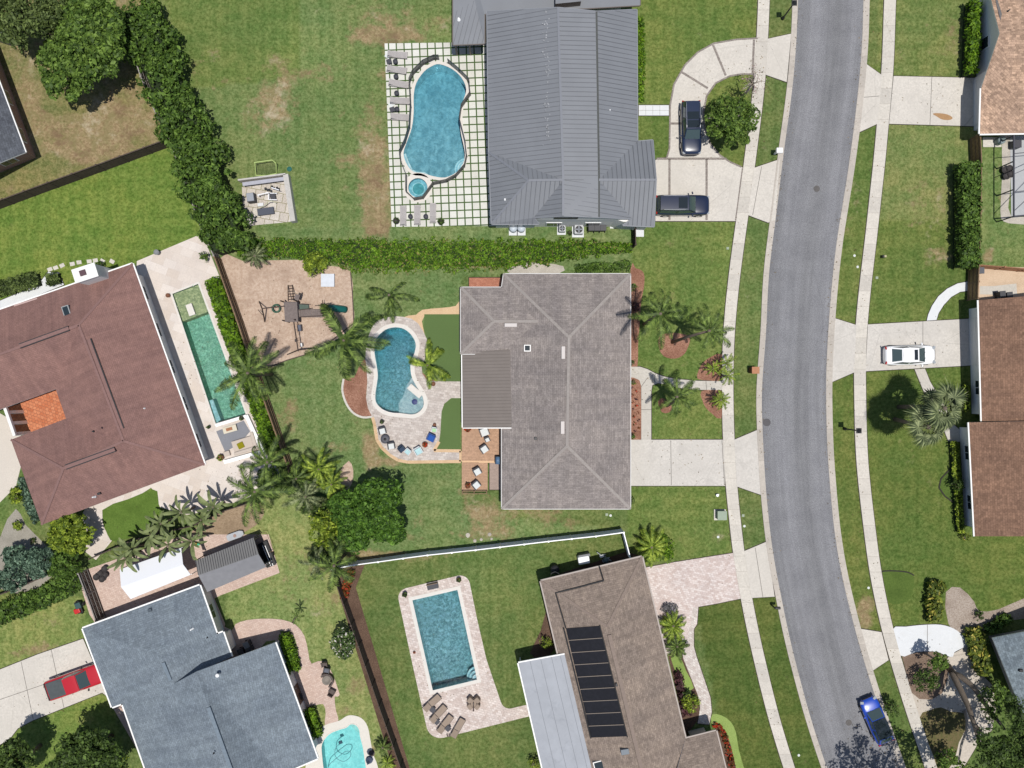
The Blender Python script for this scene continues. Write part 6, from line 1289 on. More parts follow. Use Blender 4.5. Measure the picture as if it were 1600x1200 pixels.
TERR = plain('terracotta', (.30, .10, .05), .8); POTD = plain('pot_dark', (.04, .035, .035), .7); POTB = plain('pot_brown', (.16, .07, .04), .7)
for a in [('small grey-green potted plant at the left of the freeform pool deck',596.6,659,.2,.35,POTD,LM['grey']),('tiny dark pot above the mint chair',679,664,.16,.3,POTB,None),('red-brown pot left of the bright blue chair',664,695,.26,.4,TERR,LM['red']),('dark pot below the bright palm on the pool deck',677,600,.2,.35,POTB,None)]: pot(*a, seed=int(a[1]))
pot('orange potted plant at the upper corner of the wooden deck', 730.7, 670.4, .28, .4, POTB, LM['red'], 1, .33); pot('brown pot on the lower wooden deck', 731, 759, .26, .4, POTB, LM['red'], 2, .18)
pot('black planter at the lower left corner of the white terrace', 619, 345, .3, .45, POTD, LM['dark'], 3); pot('black planter right of the three upright loungers', 689, 346, .3, .45, POTD, LM['dark'], 4)
pot('brown ringed pot beside the shallow end of the green pool', 262, 461.5, .2, .3, POTB, None, 5); pot('grey bin on the grass edge of the pale stone patio', 244, 394, .25, .6, plain('bin_grey', (.2,.21,.22), .7), None, 6, name='round_bin')
pot('small dark pot beside the sunken lounge', 325.5, 667.5, .16, .35, POTD, LM['dark'], 7); pot('yellow potted plant at the bottom corner of the sunken lounge', 344.5, 715, .3, .45, POTB, LM['yel'], 8); pot('dark plant pot in the top corner of the sunken lounge', 377, 653.5, .22, .4, POTD, LM['grey'], 9)
pot('leafy pot on the upper left corner of the rectangular pool deck', 632.5, 929, .22, .4, POTD, LM['dark'], 10); pot('leafy pot on the upper right corner of the rectangular pool deck', 717, 906, .22, .4, POTB, LM['dark'], 11); pot('dark red spiky plant left of the rectangular pool', 647.5, 1019.5, .12, .15, POTB, LM['red'], 12)
for k, (x, y, l) in enumerate([(618,96.5,'between the first and second loungers'),(619,120,'between the second and third loungers'),(620,146,'between the third and fourth loungers'),(620.5,171,'between the fourth and fifth loungers'),(641.5,338.5,'left of the middle upright lounger'),(665.5,338.5,'right of the middle upright lounger')]):
    lathe_thing('side_table', f'small round dark side table on the white terrace, {l}', 'side table', x, y, [(.2,0),(.12,.05),(.1,.4),(.24,.42),(.24,.46)], plain('table_slate', (.06,.065,.075), .6), extra=[('tray', [(.2,.455),(.2,.475),(.02,.475)], GREYF)], group='round side tables on the white terrace')
for k, (x, y, l) in enumerate([(676,1109,'between the two loungers nearest the pool'),(682.5,1127.5,'between the second and third tan loungers'),(700,1138,'between the two loungers at the right')]):
    q = W(x, y, .4); t = thing('side_table', f'square dark side table, {l}', 'side table', (q.x, q.y, .03), group='square side tables on the rectangular pool deck'); b = MB(); b.box((q.x, q.y, .45), (.5, .5, .04), R(45)); b.build('table_top', GREYF, t)
    for sx in (-1, 1):
        for sy in (-1, 1): b = MB(); b.box((q.x+sx*.2, q.y+sy*.2, .22), (.04, .04, .42)); b.build('leg', BRZ, t)
def towel(label, px, py, m, w, l, a, z):
    q = W(px, py, z); b = MB(); rs = random.Random(int(px)); 
    for i in range(4):
        for j in range(3): b.box((q.x+math.cos(R(a))*(i-1.5)*l/4-math.sin(R(a))*(j-1)*w/3, q.y+math.sin(R(a))*(i-1.5)*l/4+math.cos(R(a))*(j-1)*w/3, z+rs.uniform(0,.03)), (l/4+.01, w/3+.01, .03), R(a))
    tag(b.build('towel', m), label, 'towel')
towel('white towel on the ground at the head of the uppermost lounger', 606.5, 86, CUSH, .5, .6, 60, .04); towel('white towel beside the dark stool near the fourth lounger', 612, 163, CUSH, .45, .55, 40, .04)
for x, y, l in ((608,96,'near the uppermost lounger'),(613,171,'near the lowest of the five loungers')):
    q = W(x, y, .4); t = thing('stool', f'square dark stool on the white terrace {l}', 'stool', (q.x, q.y, .03)); b = MB(); b.box((q.x, q.y, .42), (.5,.45,.06), .3); b.build('seat', GREYF, t)
    for sx in (-1,1):
        for sy in (-1,1): b = MB(); b.box((q.x+sx*.18, q.y+sy*.16, .2), (.05,.05,.4), .3); b.build('leg', GREYF, t)
# four-lobed tan cover with a closed umbrella
q = W(740, 1098, .5); t = thing('covered_table', 'tan four-cornered covered table with a dark closed umbrella on the rectangular pool deck', 'table', (q.x, q.y, .03)); b = MB()
for a in (40, 140, 222, 318):
    c = q+Vector((math.cos(R(a)), math.sin(R(a)), 0))*.48; b.box((c.x, c.y, .44), (.42, .55, .7), R(a))
b.box((q.x, q.y, .4), (.6, .7, .68)); b.build('cover', TANS, t, bevel=.08); b = MB(); b.tube([(q.x, q.y+.2, .78), (q.x, q.y-.7, .82)], [.03, .07], 8); b.tube([(q.x, q.y+.02, .3), (q.x, q.y+.05, .9)], .06, 8); b.build('umbrella', BRZ, t)
q = W(676, 916, .5); t = thing('bench', 'dark grey bench at the head of the rectangular pool', 'bench', (q.x, q.y, .03)); b = MB(); b.box((q.x, q.y-.05, .42), (1.1,.5,.07), R(12)); b.build('seat', GREYF, t); b = MB(); b.box((q.x-.06, q.y+.26, .62), (1.1,.06,.45), R(12)); b.build('backrest', mat('bench_tan', C(150,126,110), .8, .1), t)
for s in (-1, 1): b = MB(); b.box((q.x+s*.48, q.y+s*.1-.03, .2), (.06,.45,.4), R(12)); b.build('leg', BRZ, t)
# fire ring with curved bench, umbrella, hose, tub
q = W(510.5, 1063, .3); t = thing('fire_pit', 'round fire pit inside a dark curved seat on the pink brick patio', 'fire pit', (q.x, q.y, .03)); b = MB(); b.lathe([(.42,.03),(.46,.34),(.36,.36),(.34,.2),(.01,.2)], (q.x,q.y,0), 20, cap=False); b.build('bowl', mat('stone_grey', C(150,142,134), .9, .1), t, True)
b = MB(); 
for k in range(14):
    a = R(-60+k*15); b.box((q.x+.62*math.cos(a), q.y+.62*math.sin(a), .3), (.16,.17,.5), a)
b.build('curved_bench', BRZ, t)
q = W(577.5, 1186, 1.2); t = thing('patio_umbrella', 'grey-blue folded umbrella standing at the edge of the turquoise pool deck', 'umbrella', (q.x, q.y, .03)); b = MB(); b.tube([(q.x,q.y,0),(q.x,q.y,2.3)], .025, 8); b.build('pole', BRZ, t); b = MB(); b.lathe([(.38,1.25),(.3,1.3),(.34,1.5),(.16,1.8),(.05,2.25)], (q.x,q.y,0), 8); b.build('canopy', mat('canvas_blue', C(112,122,146), .85, .2, 6), t); b = MB(); b.lathe([(.3,.0),(.3,.06),(.05,.1)], (q.x,q.y,.02), 14); b.build('stand', BRZ, t)
b = MB(); H_ = sm([(532,1162),(525,1168),(523,1178),(527,1186),(537,1190),(546,1184),(548,1176),(541,1174),(532,1180),(522,1188),(514,1196),(510,1210)], 4, False); b.tube([(*W(x, y).xy, -.035) for x, y in H_], .03, 6); t = thing('pool_cleaner', 'thin hose with a small cleaner head drifting in the turquoise pool', 'pool hose', (*W(532,1162).xy, -.05)); b.build('hose', plain('hose_grey', C(96,150,160), .5), t); b = MB(); q = W(532, 1160); b.box((q.x, q.y, -.02), (.35,.3,.12), .4); b.build('head', plain('cleaner_blue', C(20,70,90), .5), t, bevel=.03)
lathe_thing('fountain_bowl', 'dark round bowl by the wall of the blue-grey house', 'bowl', 468, 1087.5, [(.2,0),(.18,.4),(.42,.55),(.4,.6),(.05,.5)], POTD)
# wooden deck of the central house
t = thing('wooden_deck', 'two-level warm brown wooden deck behind the central house', 'deck', (*W(745,720).xy, 0))
def boards(name, x0, y0, x1, y1, z):
    b = MB(); a, c = W(x0, y1, z), W(x1, y0, z); n = int((c.y-a.y)/.145); rs = random.Random(5)
    for k in range(n): b.box(((a.x+c.x)/2, a.y+(k+.5)*(c.y-a.y)/n, z-.02), (c.x-a.x, (c.y-a.y)/n-.008, .04))
    b.build(name, WDECK, t); b = MB(); b.box(((a.x+c.x)/2, (a.y+c.y)/2, z/2-.03), (c.x-a.x-.06, c.y-a.y-.06, z-.06)); b.build('frame', WBROWN, t)
boards('upper_boards', 721.5, 660, 784, 720, .32); boards('lower_boards', 721.5, 722.5, 762, 766.5, .17)
b = MB(); b.bar(W(722,720.6,.24), W(748,720.6,.24), .22, .05); b.bar(W(748,721.6,.24), W(773,721.6,.24), .2, .05); b.build('step', mat('step_pale', C(236,196,156), .7, .05), t)
b = MB(); 
for y in (767.3, 771.5): b.bar(W(722,y,.55), W(761,y,.55), .07, .05)
b.build('rail', WBROWN, t)
for x in (722.5, 741, 760.5): b = MB(); p = W(x, 769, .3); b.box((p.x, p.y, .28), (.08,.3,.56)); b.build('post', WBROWN, t)
q = W(778, 719, .9); t = thing('grill', 'dark grill with a blue-grey lid against the central house wall on the deck', 'grill', (q.x, q.y, .32)); b = MB(); b.box((q.x,q.y,.72), (.55,.75,.7)); b.build('cabinet', BLACKP, t, bevel=.03); b = MB(); b.tube([(q.x,q.y-.36,1.08),(q.x,q.y+.36,1.08)], .24, 14); b.build('lid', mat('lid_blue', C(96,126,160), .4, .05), t, True)
# sunken lounge of the pale patio
t = thing('low_wall', 'white low wall around the sunken lounge at the end of the green pool', 'wall', (*W(380,690).xy, 0)); b = MB()
for a, c in (((386,649),(412,706)), ((412,705),(351,722)), ((337,665),(385,650))): b.bar(W(*a,.25), W(*c,.25), .36 if a != (337,665) else .3, .5 if a != (337,665) else .16)
b.build('wall', mat('wall_white', (.80,.80,.79), .8, .03), t)
b = MB(); pts = G2([(338,674),(381,657),(391,674),(374,694),(352,706)]); b.prism(ccw(pts), .02, .045); tag(b.build('rug', mat('rug_grey', C(146,148,156), .95, .1, 12)), 'grey rug in the sunken lounge under the coffee table', 'rug')
q = W(359, 670.5, .35); t = thing('coffee_table', 'pale coffee table with a brown inlaid top in the sunken lounge', 'table', (q.x,q.y,.04)); b = MB(); b.box((q.x,q.y,.33), (1.35,.62,.06), R(16)); b.build('table_top', mat('table_cream', C(232,222,200), .6, .05), t); b = MB(); b.box((q.x-.05,q.y,.37), (.62,.3,.03), R(16)); b.build('inlay', mat('inlay', C(176,120,84), .6, .2, 9), t)
for sx in (-1,1):
    for sy in (-1,1): b = MB(); p = Vector((sx*.6, sy*.24)); p.rotate(Matrix.Rotation(R(16),2)); b.box((q.x+p.x,q.y+p.y,.17), (.05,.05,.3)); b.build('leg', BRZ, t)
SOFA = mat('sofa_cream', C(214,200,188), .95, .05, 8); t = thing('corner_sofa', 'cream corner sofa with a mustard cushion in the sunken lounge', 'sofa', (*W(383,692).xy,.02)); ang = R(17)
b = MB(); q = W(379,694,.4); b.box((q.x,q.y,.24), (2.0,1.1,.42), ang); b.build('seat', SOFA, t, bevel=.06); b = MB(); q = W(397,688,.5); b.box((q.x,q.y,.36), (.32,1.7,.66), ang); b.build('backrest', SOFA, t, bevel=.06); b = MB(); q = W(384,704,.5); b.box((q.x,q.y,.36), (2.3,.3,.66), ang); b.build('backrest', SOFA, t, bevel=.06)
b = MB(); q = W(376,696,.52); b.box((q.x,q.y,.5), (.62,.6,.14), R(26)); b.build('cushion', mat('cushion_mustard', C(150,142,20), .9, .1, 8), t, bevel=.05)
b = MB(); q = W(354,709,.35); t2 = thing('ottoman', 'small cream ottoman beside the corner sofa', 'footstool', (q.x,q.y,.02)); b.box((q.x,q.y,.2), (.6,.5,.36), ang); b.build('cushion', SOFA, t2, bevel=.05); b = MB(); b.box((q.x,q.y,.03), (.55,.45,.06), ang); b.build('base', BRZ, t2)
# ---------------------------------------------------------------- play yard
PG = mat('play_wood', C(132, 120, 116), .85, .15, 6); PGD = mat('play_wood_dark', C(84, 70, 64), .85, .2, 6); PGG = plain('play_green', C(60, 104, 84), .5)
t = thing('play_set', 'grey timber play set with ladder, bridge and swing beams on the sand', 'play set', (*W(453,487).xy,0))
b = MB(); 
for k in range(9): b.bar(W(444.5+k*2.3,472,1.9), W(446.5+k*2.3,503,1.9), .14, .04)
b.build('platform', PG, t)
for x, y in ((444,472),(463,470),(447,502),(465,501)): b = MB(); p = W(x,y,1.2); b.box((p.x,p.y,1.2), (.1,.1,2.4)); b.build('post', PGD, t)
b = MB()
for k in range(6): b.bar(W(450,447+k*4.2,.2+k*.32), W(457,446.5+k*4.2,.2+k*.32), .09, .05)
b.bar(W(450,446,.1), W(450.5,470,1.9), .06, .1); b.bar(W(457,445.5,.1), W(458.5,469,1.9), .06, .1); b.build('ladder', PGD, t)
b = MB(); b.box((*W(464,464.5,1.7).xy,1.7), (.45,.55,.06), -.3); b.box((*W(467,462,1.5).xy,1.4), (.06,.6,.7), -.3); b.build('side_seat', PG, t)
b = MB()
for k in range(11): b.bar(W(468+k*3.4,483.5,1.35), W(468.6+k*3.4,496,1.35), .19, .04)
b.build('bridge', PG, t)
b = MB(); b.bar(W(467,475,1.45), W(483,476,1.2), .05, .08); b.bar(W(467,484.5,1.5), W(486,482,1.3), .06, .1); b.bar(W(467,495.5,1.5), W(505,493,1.4), .06, .1); b.build('handrail', PGD, t)
b = MB(); b.bar(W(468,479,1.3), W(482,479.5,.5), .55, .04); b.build('slide', mat('slide_green', C(116,132,122), .5, .05), t)
b = MB(); b.box((*W(505,483,1.2).xy,1.0), (.12,1.0,1.9)); b.bar(W(492,477.5,2.0), W(507,477,2.0), .06, .08); b.bar(W(504,469,1.2), W(504,477,2.0), .05,.06); b.build('end_panel', PGD, t)
b = MB(); b.tube([W(512,481,1.3), W(525,482,1.0), W(536,483,.4), W(540,484,.2)], .34, 12); b.build('tube_slide', plain('slide_teal', C(30,104,100), .4), t, True)
b = MB(); b.bar(W(409.5,482,2.1), W(444,478.5,2.1), .09, .12); b.bar(W(405,471,.0), W(409.5,482,2.1), .09,.09); b.bar(W(414,503,.0), W(409.5,482,2.1), .09,.09); b.bar(W(403.5,484,.8), W(410,492,.8), .06,.06); b.build('swing_beam', PGD, t)
b = MB(); b.bar(W(459,503,2.1), W(466,549,2.1), .09,.12); b.bar(W(449,554,0), W(466,547,2.1), .09,.09); b.bar(W(495,543.5,0), W(466,547,2.1), .09,.09); b.build('swing_beam', PGD, t)
b = MB(); c = W(431.5,482,.45); b.tube([(c.x+.36*math.cos(a), c.y+.36*math.sin(a), .45) for a in np.linspace(0,2*math.pi,17)], .09, 8); s_ = b.build('tyre_swing', PGG, t, True)
b = MB(); 
for a in (0,2.1,4.2): b.tube([(c.x+.36*math.cos(a), c.y+.36*math.sin(a), .5), (c.x,c.y,2.1)], .012, 5)
b.build('chain', DARKM, s_)
for x, y, m_, l in ((468,512.5,mat('swing_grey', C(98,104,122),.5,.05),.7),(471,539,PVC,.4),(462,532,DARKM,.3)):
    c = W(x,y,.5); b = MB(); b.box((c.x,c.y,.5), (l*.6,l*.9,.07), .1); b.box((c.x+l*.28,c.y,.68), (.05,l*.9,.35), .1); sw = b.build('swing', m_, t, bevel=.02); b = MB(); e = W(462+(y-512)*.13, y, 2.1)
    for s in (-1,1): b.tube([(c.x,c.y+s*l*.4,.5),(e.x,c.y+s*l*.4,2.1)], .012, 5)
    b.build('chain', DARKM, sw)
q = W(512,438,.5); t = thing('storage_box', 'white square box with a marbled lid on the sand by the lime bush', 'box', (q.x,q.y,.01)); b = MB(); b.box((q.x,q.y,.25), (1.15,1.1,.5)); b.build('body', PVC, t); b = MB(); b.box((q.x,q.y,.53), (1.3,1.26,.07)); b.build('lid', mat('lid_marble', C(226,230,238),.4,.06,2), t, bevel=.02)
ringstrip('timber_edge', [(548,425),(551,460),(553,503)], .1, .05, WDARK); ringstrip('timber_edge', [(553,505),(498,548),(448,563),(420,574),(404,583)], .1, .04, WDARK)
ringstrip('stone_edge', sm([(537,592),(535,610),(541,630),(552,645),(567,652),(582,651)], 3, False), .2, .05, CONC)
# soccer goal, barbecue corner on the big lawn
t = thing('goal_frame', 'small yellow-green goal frame on the big lawn', 'goal', (*W(415,264).xy,0)); GY = plain('goal_yellow', C(200,222,140), .5); b = MB(); b.tube([W(397,254,1.0),W(425,250,1.0),W(431,255,1.0)], .045,7); b.build('crossbar', GY, t); b = MB(); b.tube([W(400,274,.03),W(416,274.5,.03),W(432,271,.03)], .04,7); b.build('ground_bar', GY, t)
for a, c in (((398,254),(400,274)), ((431,255),(432,271))): b = MB(); b.tube([W(*a,1.0), W(*c,.03)], .04,7); b.build('side_bar', GY, t)
b = MB(); P_ = [W(398,254,.98),W(431,254,.98),W(432,271,.05),W(400,274,.05)]
for k in range(1,12): u = k/12; b.tube([P_[0].lerp(P_[1],u),P_[3].lerp(P_[2],u)], .006,3); b.tube([P_[0].lerp(P_[3],u),P_[1].lerp(P_[2],u)], .006,3)
b.build('net', plain('net_dark', (.1,.09,.07), .9), t)
sheet('patio', [(378,292),(448,277),(460,346),(440,348),(388,353),(380,325)], .03, brickmat('slab_old', C(206,196,184), C(226,218,208), C(150,144,110), .9, .9, .03, .5, R(10), var=.16))
t = thing('yard_wall', 'white low wall with a grey side around the barbecue corner on the big lawn', 'wall', (*W(448,280).xy,0)); b = MB(); b.bar(W(374,283,.45), W(448,273.5,.45), .16, .9); b.bar(W(448,274,.45), W(459.5,347,.45), .5, .9); b.build('wall', mat('wall_pale', C(206,202,196),.85,.1), t); b = MB(); b.bar(W(379,288,.8), W(446,279,.8), .35, .06); b.build('shelf', mat('shelf_pale', C(190,190,200),.7,.1), t)
q = W(391,308,.9); t = thing('grill', 'silver grill with dark sides in the barbecue corner', 'grill', (q.x,q.y,.03)); b = MB(); b.box((q.x,q.y,.45), (.75,.85,.85), R(8)); b.build('cabinet', GREYF, t, bevel=.02); b = MB(); b.box((q.x,q.y,.92), (.68,.78,.12), R(8)); b.build('lid', mat('steel', C(170,174,182),.3,.04), t, bevel=.04)
q = W(415,330,.4); t = thing('bench', 'dark grey upholstered bench in the barbecue corner', 'bench', (q.x,q.y,.03)); b = MB(); b.box((q.x,q.y,.36), (1.6,.68,.16), R(8)); b.build('seat', mat('bench_slate', C(92,96,108),.8,.06), t, bevel=.04)
for s in (-1,1): b = MB(); b.box((q.x+s*.7,q.y+s*.1,.14), (.08,.55,.28), R(8)); b.build('leg', GREYF, t)
q = W(426,306,.6); t = thing('weight_machine', 'white framed exercise machine with a dark seat in the barbecue corner', 'exercise machine', (q.x,q.y,.03)); WF = plain('frame_gloss_white', (.75,.76,.8), .4); b = MB()
for a, c in (((420,302,.5),(433,302,.5)),((420,302,.5),(420,312,.5)),((420,312,.5),(432,312,.5)),((402,305,.9),(419,301,.9)),((419,301,.05),(419,301,1.5)),((404,306,.05),(404,306,.9)),((424,293,1.3),(436,297,1.3)),((432,312,.05),(432,312,.5))): b.bar(W(*a),W(*c),.07,.07)
b.build('frame', WF, t); b = MB(); b.box((*W(426.5,307,.5).xy,.55), (.5,.5,.1), .2); b.build('seat', GREYF, t, bevel=.03)
b = MB(); 
for x, y in ((415,295),(421,297),(425,292),(433,294)): p = W(x,y,1.0); b.tube([(p.x-.08,p.y,1.0),(p.x+.08,p.y,1.0)], .14, 12)
b.build('weight', DARKM, t)
q = W(417,320,.4); t = thing('hammock_frame', 'cream bent pole frame over the bench in the barbecue corner', 'frame', (q.x,q.y,.03)); b = MB(); b.tube([W(404,326,.1),W(412,322,.6),W(419,315,1.0),(W(425,314,1.0)),W(431,317,.6)], .04, 7); b.build('arch', mat('pole_cream', C(226,226,196),.5,.04), t); b = MB(); b.box((*W(407.5,320,.1).xy,.12), (.55,.3,.2), .1); b.build('base', WHITEC, t)
q = W(452,264,.1); tag(MB().lathe([(.22,.0),(.25,.08),(.1,.14)], (q.x,q.y,0), 12).build('play_ball', plain('teal_cloth', C(50,110,100),.8)), 'small flat teal toy on the big lawn beside the white wall', 'toy')
# ---------------------------------------------------------------- equipment along the houses
def ac(label, px, py, s, h=.8):
    q = W(px,py,h); t = thing('air_conditioner', label, 'air conditioner', (q.x,q.y,0)); b = MB(); b.box((q.x-.03,q.y-.05,.04), (s*1.35,s*1.35,.08)); b.build('pad', WHITEC, t); b = MB(); b.box((q.x,q.y,.08+h/2), (s,s,h)); b.build('case', mat('ac_case', C(206,208,210),.5,.03), t, bevel=.06)
    b = MB(); b.lathe([(s*.42,h+.085),(s*.42,h+.09),(.01,h+.09)], (q.x,q.y,0), 20); f = b.build('grille', BLACKP, t); b = MB()
    for k in range(4): b.box((q.x+s*.2*math.cos(k*1.571),q.y+s*.2*math.sin(k*1.571),h+.1), (s*.36,s*.12,.02), k*1.571)
    b.build('fan', mat('fan_grey', C(150,156,166),.5,.03), f)
ac('smaller air conditioner beside the grey metal roof house wall', 878.5, 357, .62); ac('larger air conditioner beside the grey metal roof house wall', 904.5, 358.5, .85)
for x, l in ((802,'left-hand one'),(814.5,'right-hand one')):
    q = W(x,356,.9); t = thing('water_tank', f'round white tank on a pale pad under the metal roof eave, {l}', 'tank', (q.x,q.y,0), group='round white tanks by the metal roof house'); b = MB(); b.box((q.x,q.y-.1,.04), (.85,.95,.08)); b.build('pad', WHITEC, t); b = MB(); b.lathe([(.36,.08),(.38,.8),(.34,.9),(.1,.96),(.01,.96)], (q.x,q.y,0), 20); b.build('tank', mat('tank_white', C(206,216,226),.4,.03), t, True)
BIN = plain('bin_black', (.035,.036,.04), .6); BINL = plain('bin_lid', (.05,.05,.056), .5)
def wbin(label, px, py, ang=0, bm=BIN, lm=BINL, group=None, s=1.0):
    q = W(px,py,1.0); t = thing('wheelie_bin', label, 'dustbin', (q.x,q.y,0), group=group); b = MB(); a = R(ang); w = .26*s; P0 = [Vector((x,y)) for x,y in ((-w,-w*1.1),(w,-w*1.1),(w,w*1.1),(-w,w*1.1))]
    lo = [Matrix.Rotation(a,2)@(p*.8) for p in P0]; hi = [Matrix.Rotation(a,2)@p for p in P0]
    for i in range(4): j=(i+1)%4; b.poly([(q.x+lo[i].x,q.y+lo[i].y,.06),(q.x+lo[j].x,q.y+lo[j].y,.06),(q.x+hi[j].x,q.y+hi[j].y,.98),(q.x+hi[i].x,q.y+hi[i].y,.98)])
    b.build('body', bm, t); b = MB(); b.box((q.x,q.y,1.01), (w*2.15,w*2.35,.06), a); b.build('lid', lm, t, bevel=.02)
    for s_ in (-1,1): b = MB(); p = Matrix.Rotation(a,2)@Vector((-w*.9,s_*w*.9)); p2 = Matrix.Rotation(a,2)@Vector((-w*.9,s_*w*1.15)); b.tube([(q.x+p.x,q.y+p.y,.11),(q.x+p2.x,q.y+p2.y,.11)], .11, 10); b.build('wheel', TYRE, t)
for x, l in ((924.5,'nearest the air conditioners'),(933.5,'in the middle'),(942.5,'nearest the stepping stones')): wbin(f'black wheelie bin of the row of three under the metal roof, {l}', x, 356, 90, group='black bins by the metal roof house')
for x, y, l in ((384.5,1008,'the grey lidded one in front'),(376,1019,'the one tucked under the lower eave'),(388.5,1017,'the one behind, nearest the box hedge')): wbin(f'dark bin in the corner of the blue-grey house, {l}', x, y, 25, lm=plain('bin_lid_grey', (.16,.17,.18), .5) if x == 384.5 else BINL, group='bins of the blue-grey house')
blob('shrub', 'tiny bush between the two air conditioners', 'shrub', 890.5, 363.5, 4, LM['dark'], 90, .5, .09)
q = W(912,873,.7); t = thing('equipment_box', 'white rounded equipment box with a grey back by the brown house wall', 'equipment box', (q.x,q.y,0)); b = MB(); b.box((q.x,q.y-.1,.5), (1.1,.75,1.0), R(10)); b.build('case', PVC, t, bevel=.1); b = MB(); b.box((q.x+.05,q.y+.32,.45), (1.12,.25,.85), R(10)); b.build('grille', mat('grille_grey', C(110,112,118),.5,.05), t)
q = W(867,890,.7); t = thing('black_tank', 'black round tank with a pale hoop handle by the brown house wall', 'tank', (q.x,q.y,0)); b = MB(); b.lathe([(.42,0),(.45,.7),(.3,.9),(.01,.95)], (q.x,q.y,0), 18); b.build('tank', BLACKP, t, True); b = MB(); b.tube([(q.x-.36,q.y-.55,.5),(q.x-.36,q.y-.3,1.0),(q.x,q.y-.12,1.05),(q.x+.36,q.y-.3,1.0),(q.x+.36,q.y-.55,.5)], .05, 8); b.build('hoop', mat('hoop_tan', C(196,180,160),.6,.04), t)
q = W(950,873,.4); t = thing('pool_pump', 'cluster of grey pool pump pipes and filter by the white fence end', 'pool pump', (q.x,q.y,0)); rs = random.Random(8); b = MB()
for k in range(9): p = Vector((q.x+rs.uniform(-.8,.8), q.y+rs.uniform(-.4,.4), rs.uniform(.2,.7))); e = p+Vector((rs.uniform(-.6,.6), rs.uniform(-.3,.3), 0)); b.tube([p,e,(e.x,e.y,.1)], .04, 7)
b.build('pipe', mat('pipe_grey', C(176,182,188),.5,.05), t); b = MB(); b.lathe([(.26,.0),(.28,.6),(.15,.8),(.01,.82)], (q.x-.2,q.y-.1,0), 14); b.build('filter', mat('filter_grey', C(96,112,116),.5,.05), t, True); b = MB(); b.box((q.x-.6,q.y+.25,.3), (.4,.25,.3), .3); b.build('motor', PVC, t, bevel=.05)
# black pots, cart, dinghy and trailer near the canopy
for k, (x, y, l) in enumerate([(150,902,'leftmost of the five'),(156,897,'centre of the five'),(163,889,'topmost of the five'),(163.5,899,'rightmost of the five'),(159,905,'lowest of the five')]):
    pot(f'round black planter on the brick patio, {l}', x, y, .3, .4, POTD, None, 20+k)
q = W(121,950,.5); t = thing('lawn_cart', 'small red and black wheeled garden machine by the slatted fence', 'garden machine', (q.x,q.y,0)); b = MB(); b.box((q.x-.05,q.y-.3,.42), (.6,.5,.3), .4); b.build('hood', plain('red_gloss', (.45,.02,.02), .4), t, bevel=.08); b = MB(); b.box((q.x+.1,q.y+.25,.5), (.55,.6,.35), .4); b.build('seat', plain('seat_teal', (.03,.07,.07), .6), t, bevel=.06); b = MB(); b.box((q.x+.02,q.y,.3), (.5,1.2,.12), .4); b.build('frame', BLACKP, t)
for sx, sy in ((-.35,-.35),(.3,-.45),(-.2,.45),(.45,.35)): b = MB(); b.tube([(q.x+sx-.07,q.y+sy,.2),(q.x+sx+.07,q.y+sy,.2)], .2, 12); b.build('wheel', TYRE, t)
q = W(367,837,.4); t = thing('small_boat', 'silver-grey small boat lying on the bare ground above the carport', 'boat', (q.x,q.y,.02)); b = MB(); pr = [Vector((x*.85, y*.34)) for x, y in ((-1,-.6),(-.8,-1),(.6,-1),(1,-.55),(1,.55),(.6,1),(-.8,1),(-1,.6))]; rt = Matrix.Rotation(R(20),2); b.prism([(q.x+(rt@p).x*.8, q.y+(rt@p).y*.8) for p in pr], .02, .2); b.prism([(q.x+(rt@p).x, q.y+(rt@p).y) for p in pr], .2, .42); b.build('hull', mat('boat_grey', C(186,190,196),.4,.05), t, bevel=.05); b = MB(); b.lathe([(.16,.42),(.16,.47),(.05,.47)], (q.x,q.y,0), 12); b.build('hatch', mat('hatch', C(170,140,130),.5,.1), t)
q = W(306,851,.3); t = thing('toy', 'small yellow and green toy by the banana plants', 'toy', (q.x,q.y,.03)); b = MB(); b.box((q.x-.12,q.y,.15), (.35,.25,.22), .4); b.build('body', plain('toy_yellow', (.6,.42,.04),.5), t, bevel=.05); b = MB(); b.box((q.x+.2,q.y+.03,.12), (.25,.3,.18), .1); b.build('wagon', plain('toy_green', (.06,.4,.2),.5), t, bevel=.05)
q = W(417,866,.4); t = thing('trailer', 'dark flat trailer with two white bars under the end of the carport', 'trailer', (q.x,q.y,0)); b = MB(); b.box((q.x,q.y,.42), (.95,2.5,.1), R(22)); b.build('bed', BLACKP, t)
for s in (-.12,.12): b = MB(); b.box((q.x+.15+s,q.y-.1,.55), (.06,2.1,.06), R(22)); b.build('bar', PVC, t)
for s in (-1,1): b = MB(); b.tube([(q.x+s*.5,q.y,.22),(q.x+s*.62,q.y,.22)], .22, 12); b.build('wheel', TYRE, t)
b = MB(); b.bar(W(408,833,.7),W(416,832,.7),.04,.04); b.bar(W(416,832,.7),W(427,860,.7),.03,.03); b.bar(W(420,863,.7),W(428,861,.7),.04,.04); b.build('frame', WBROWN, t)
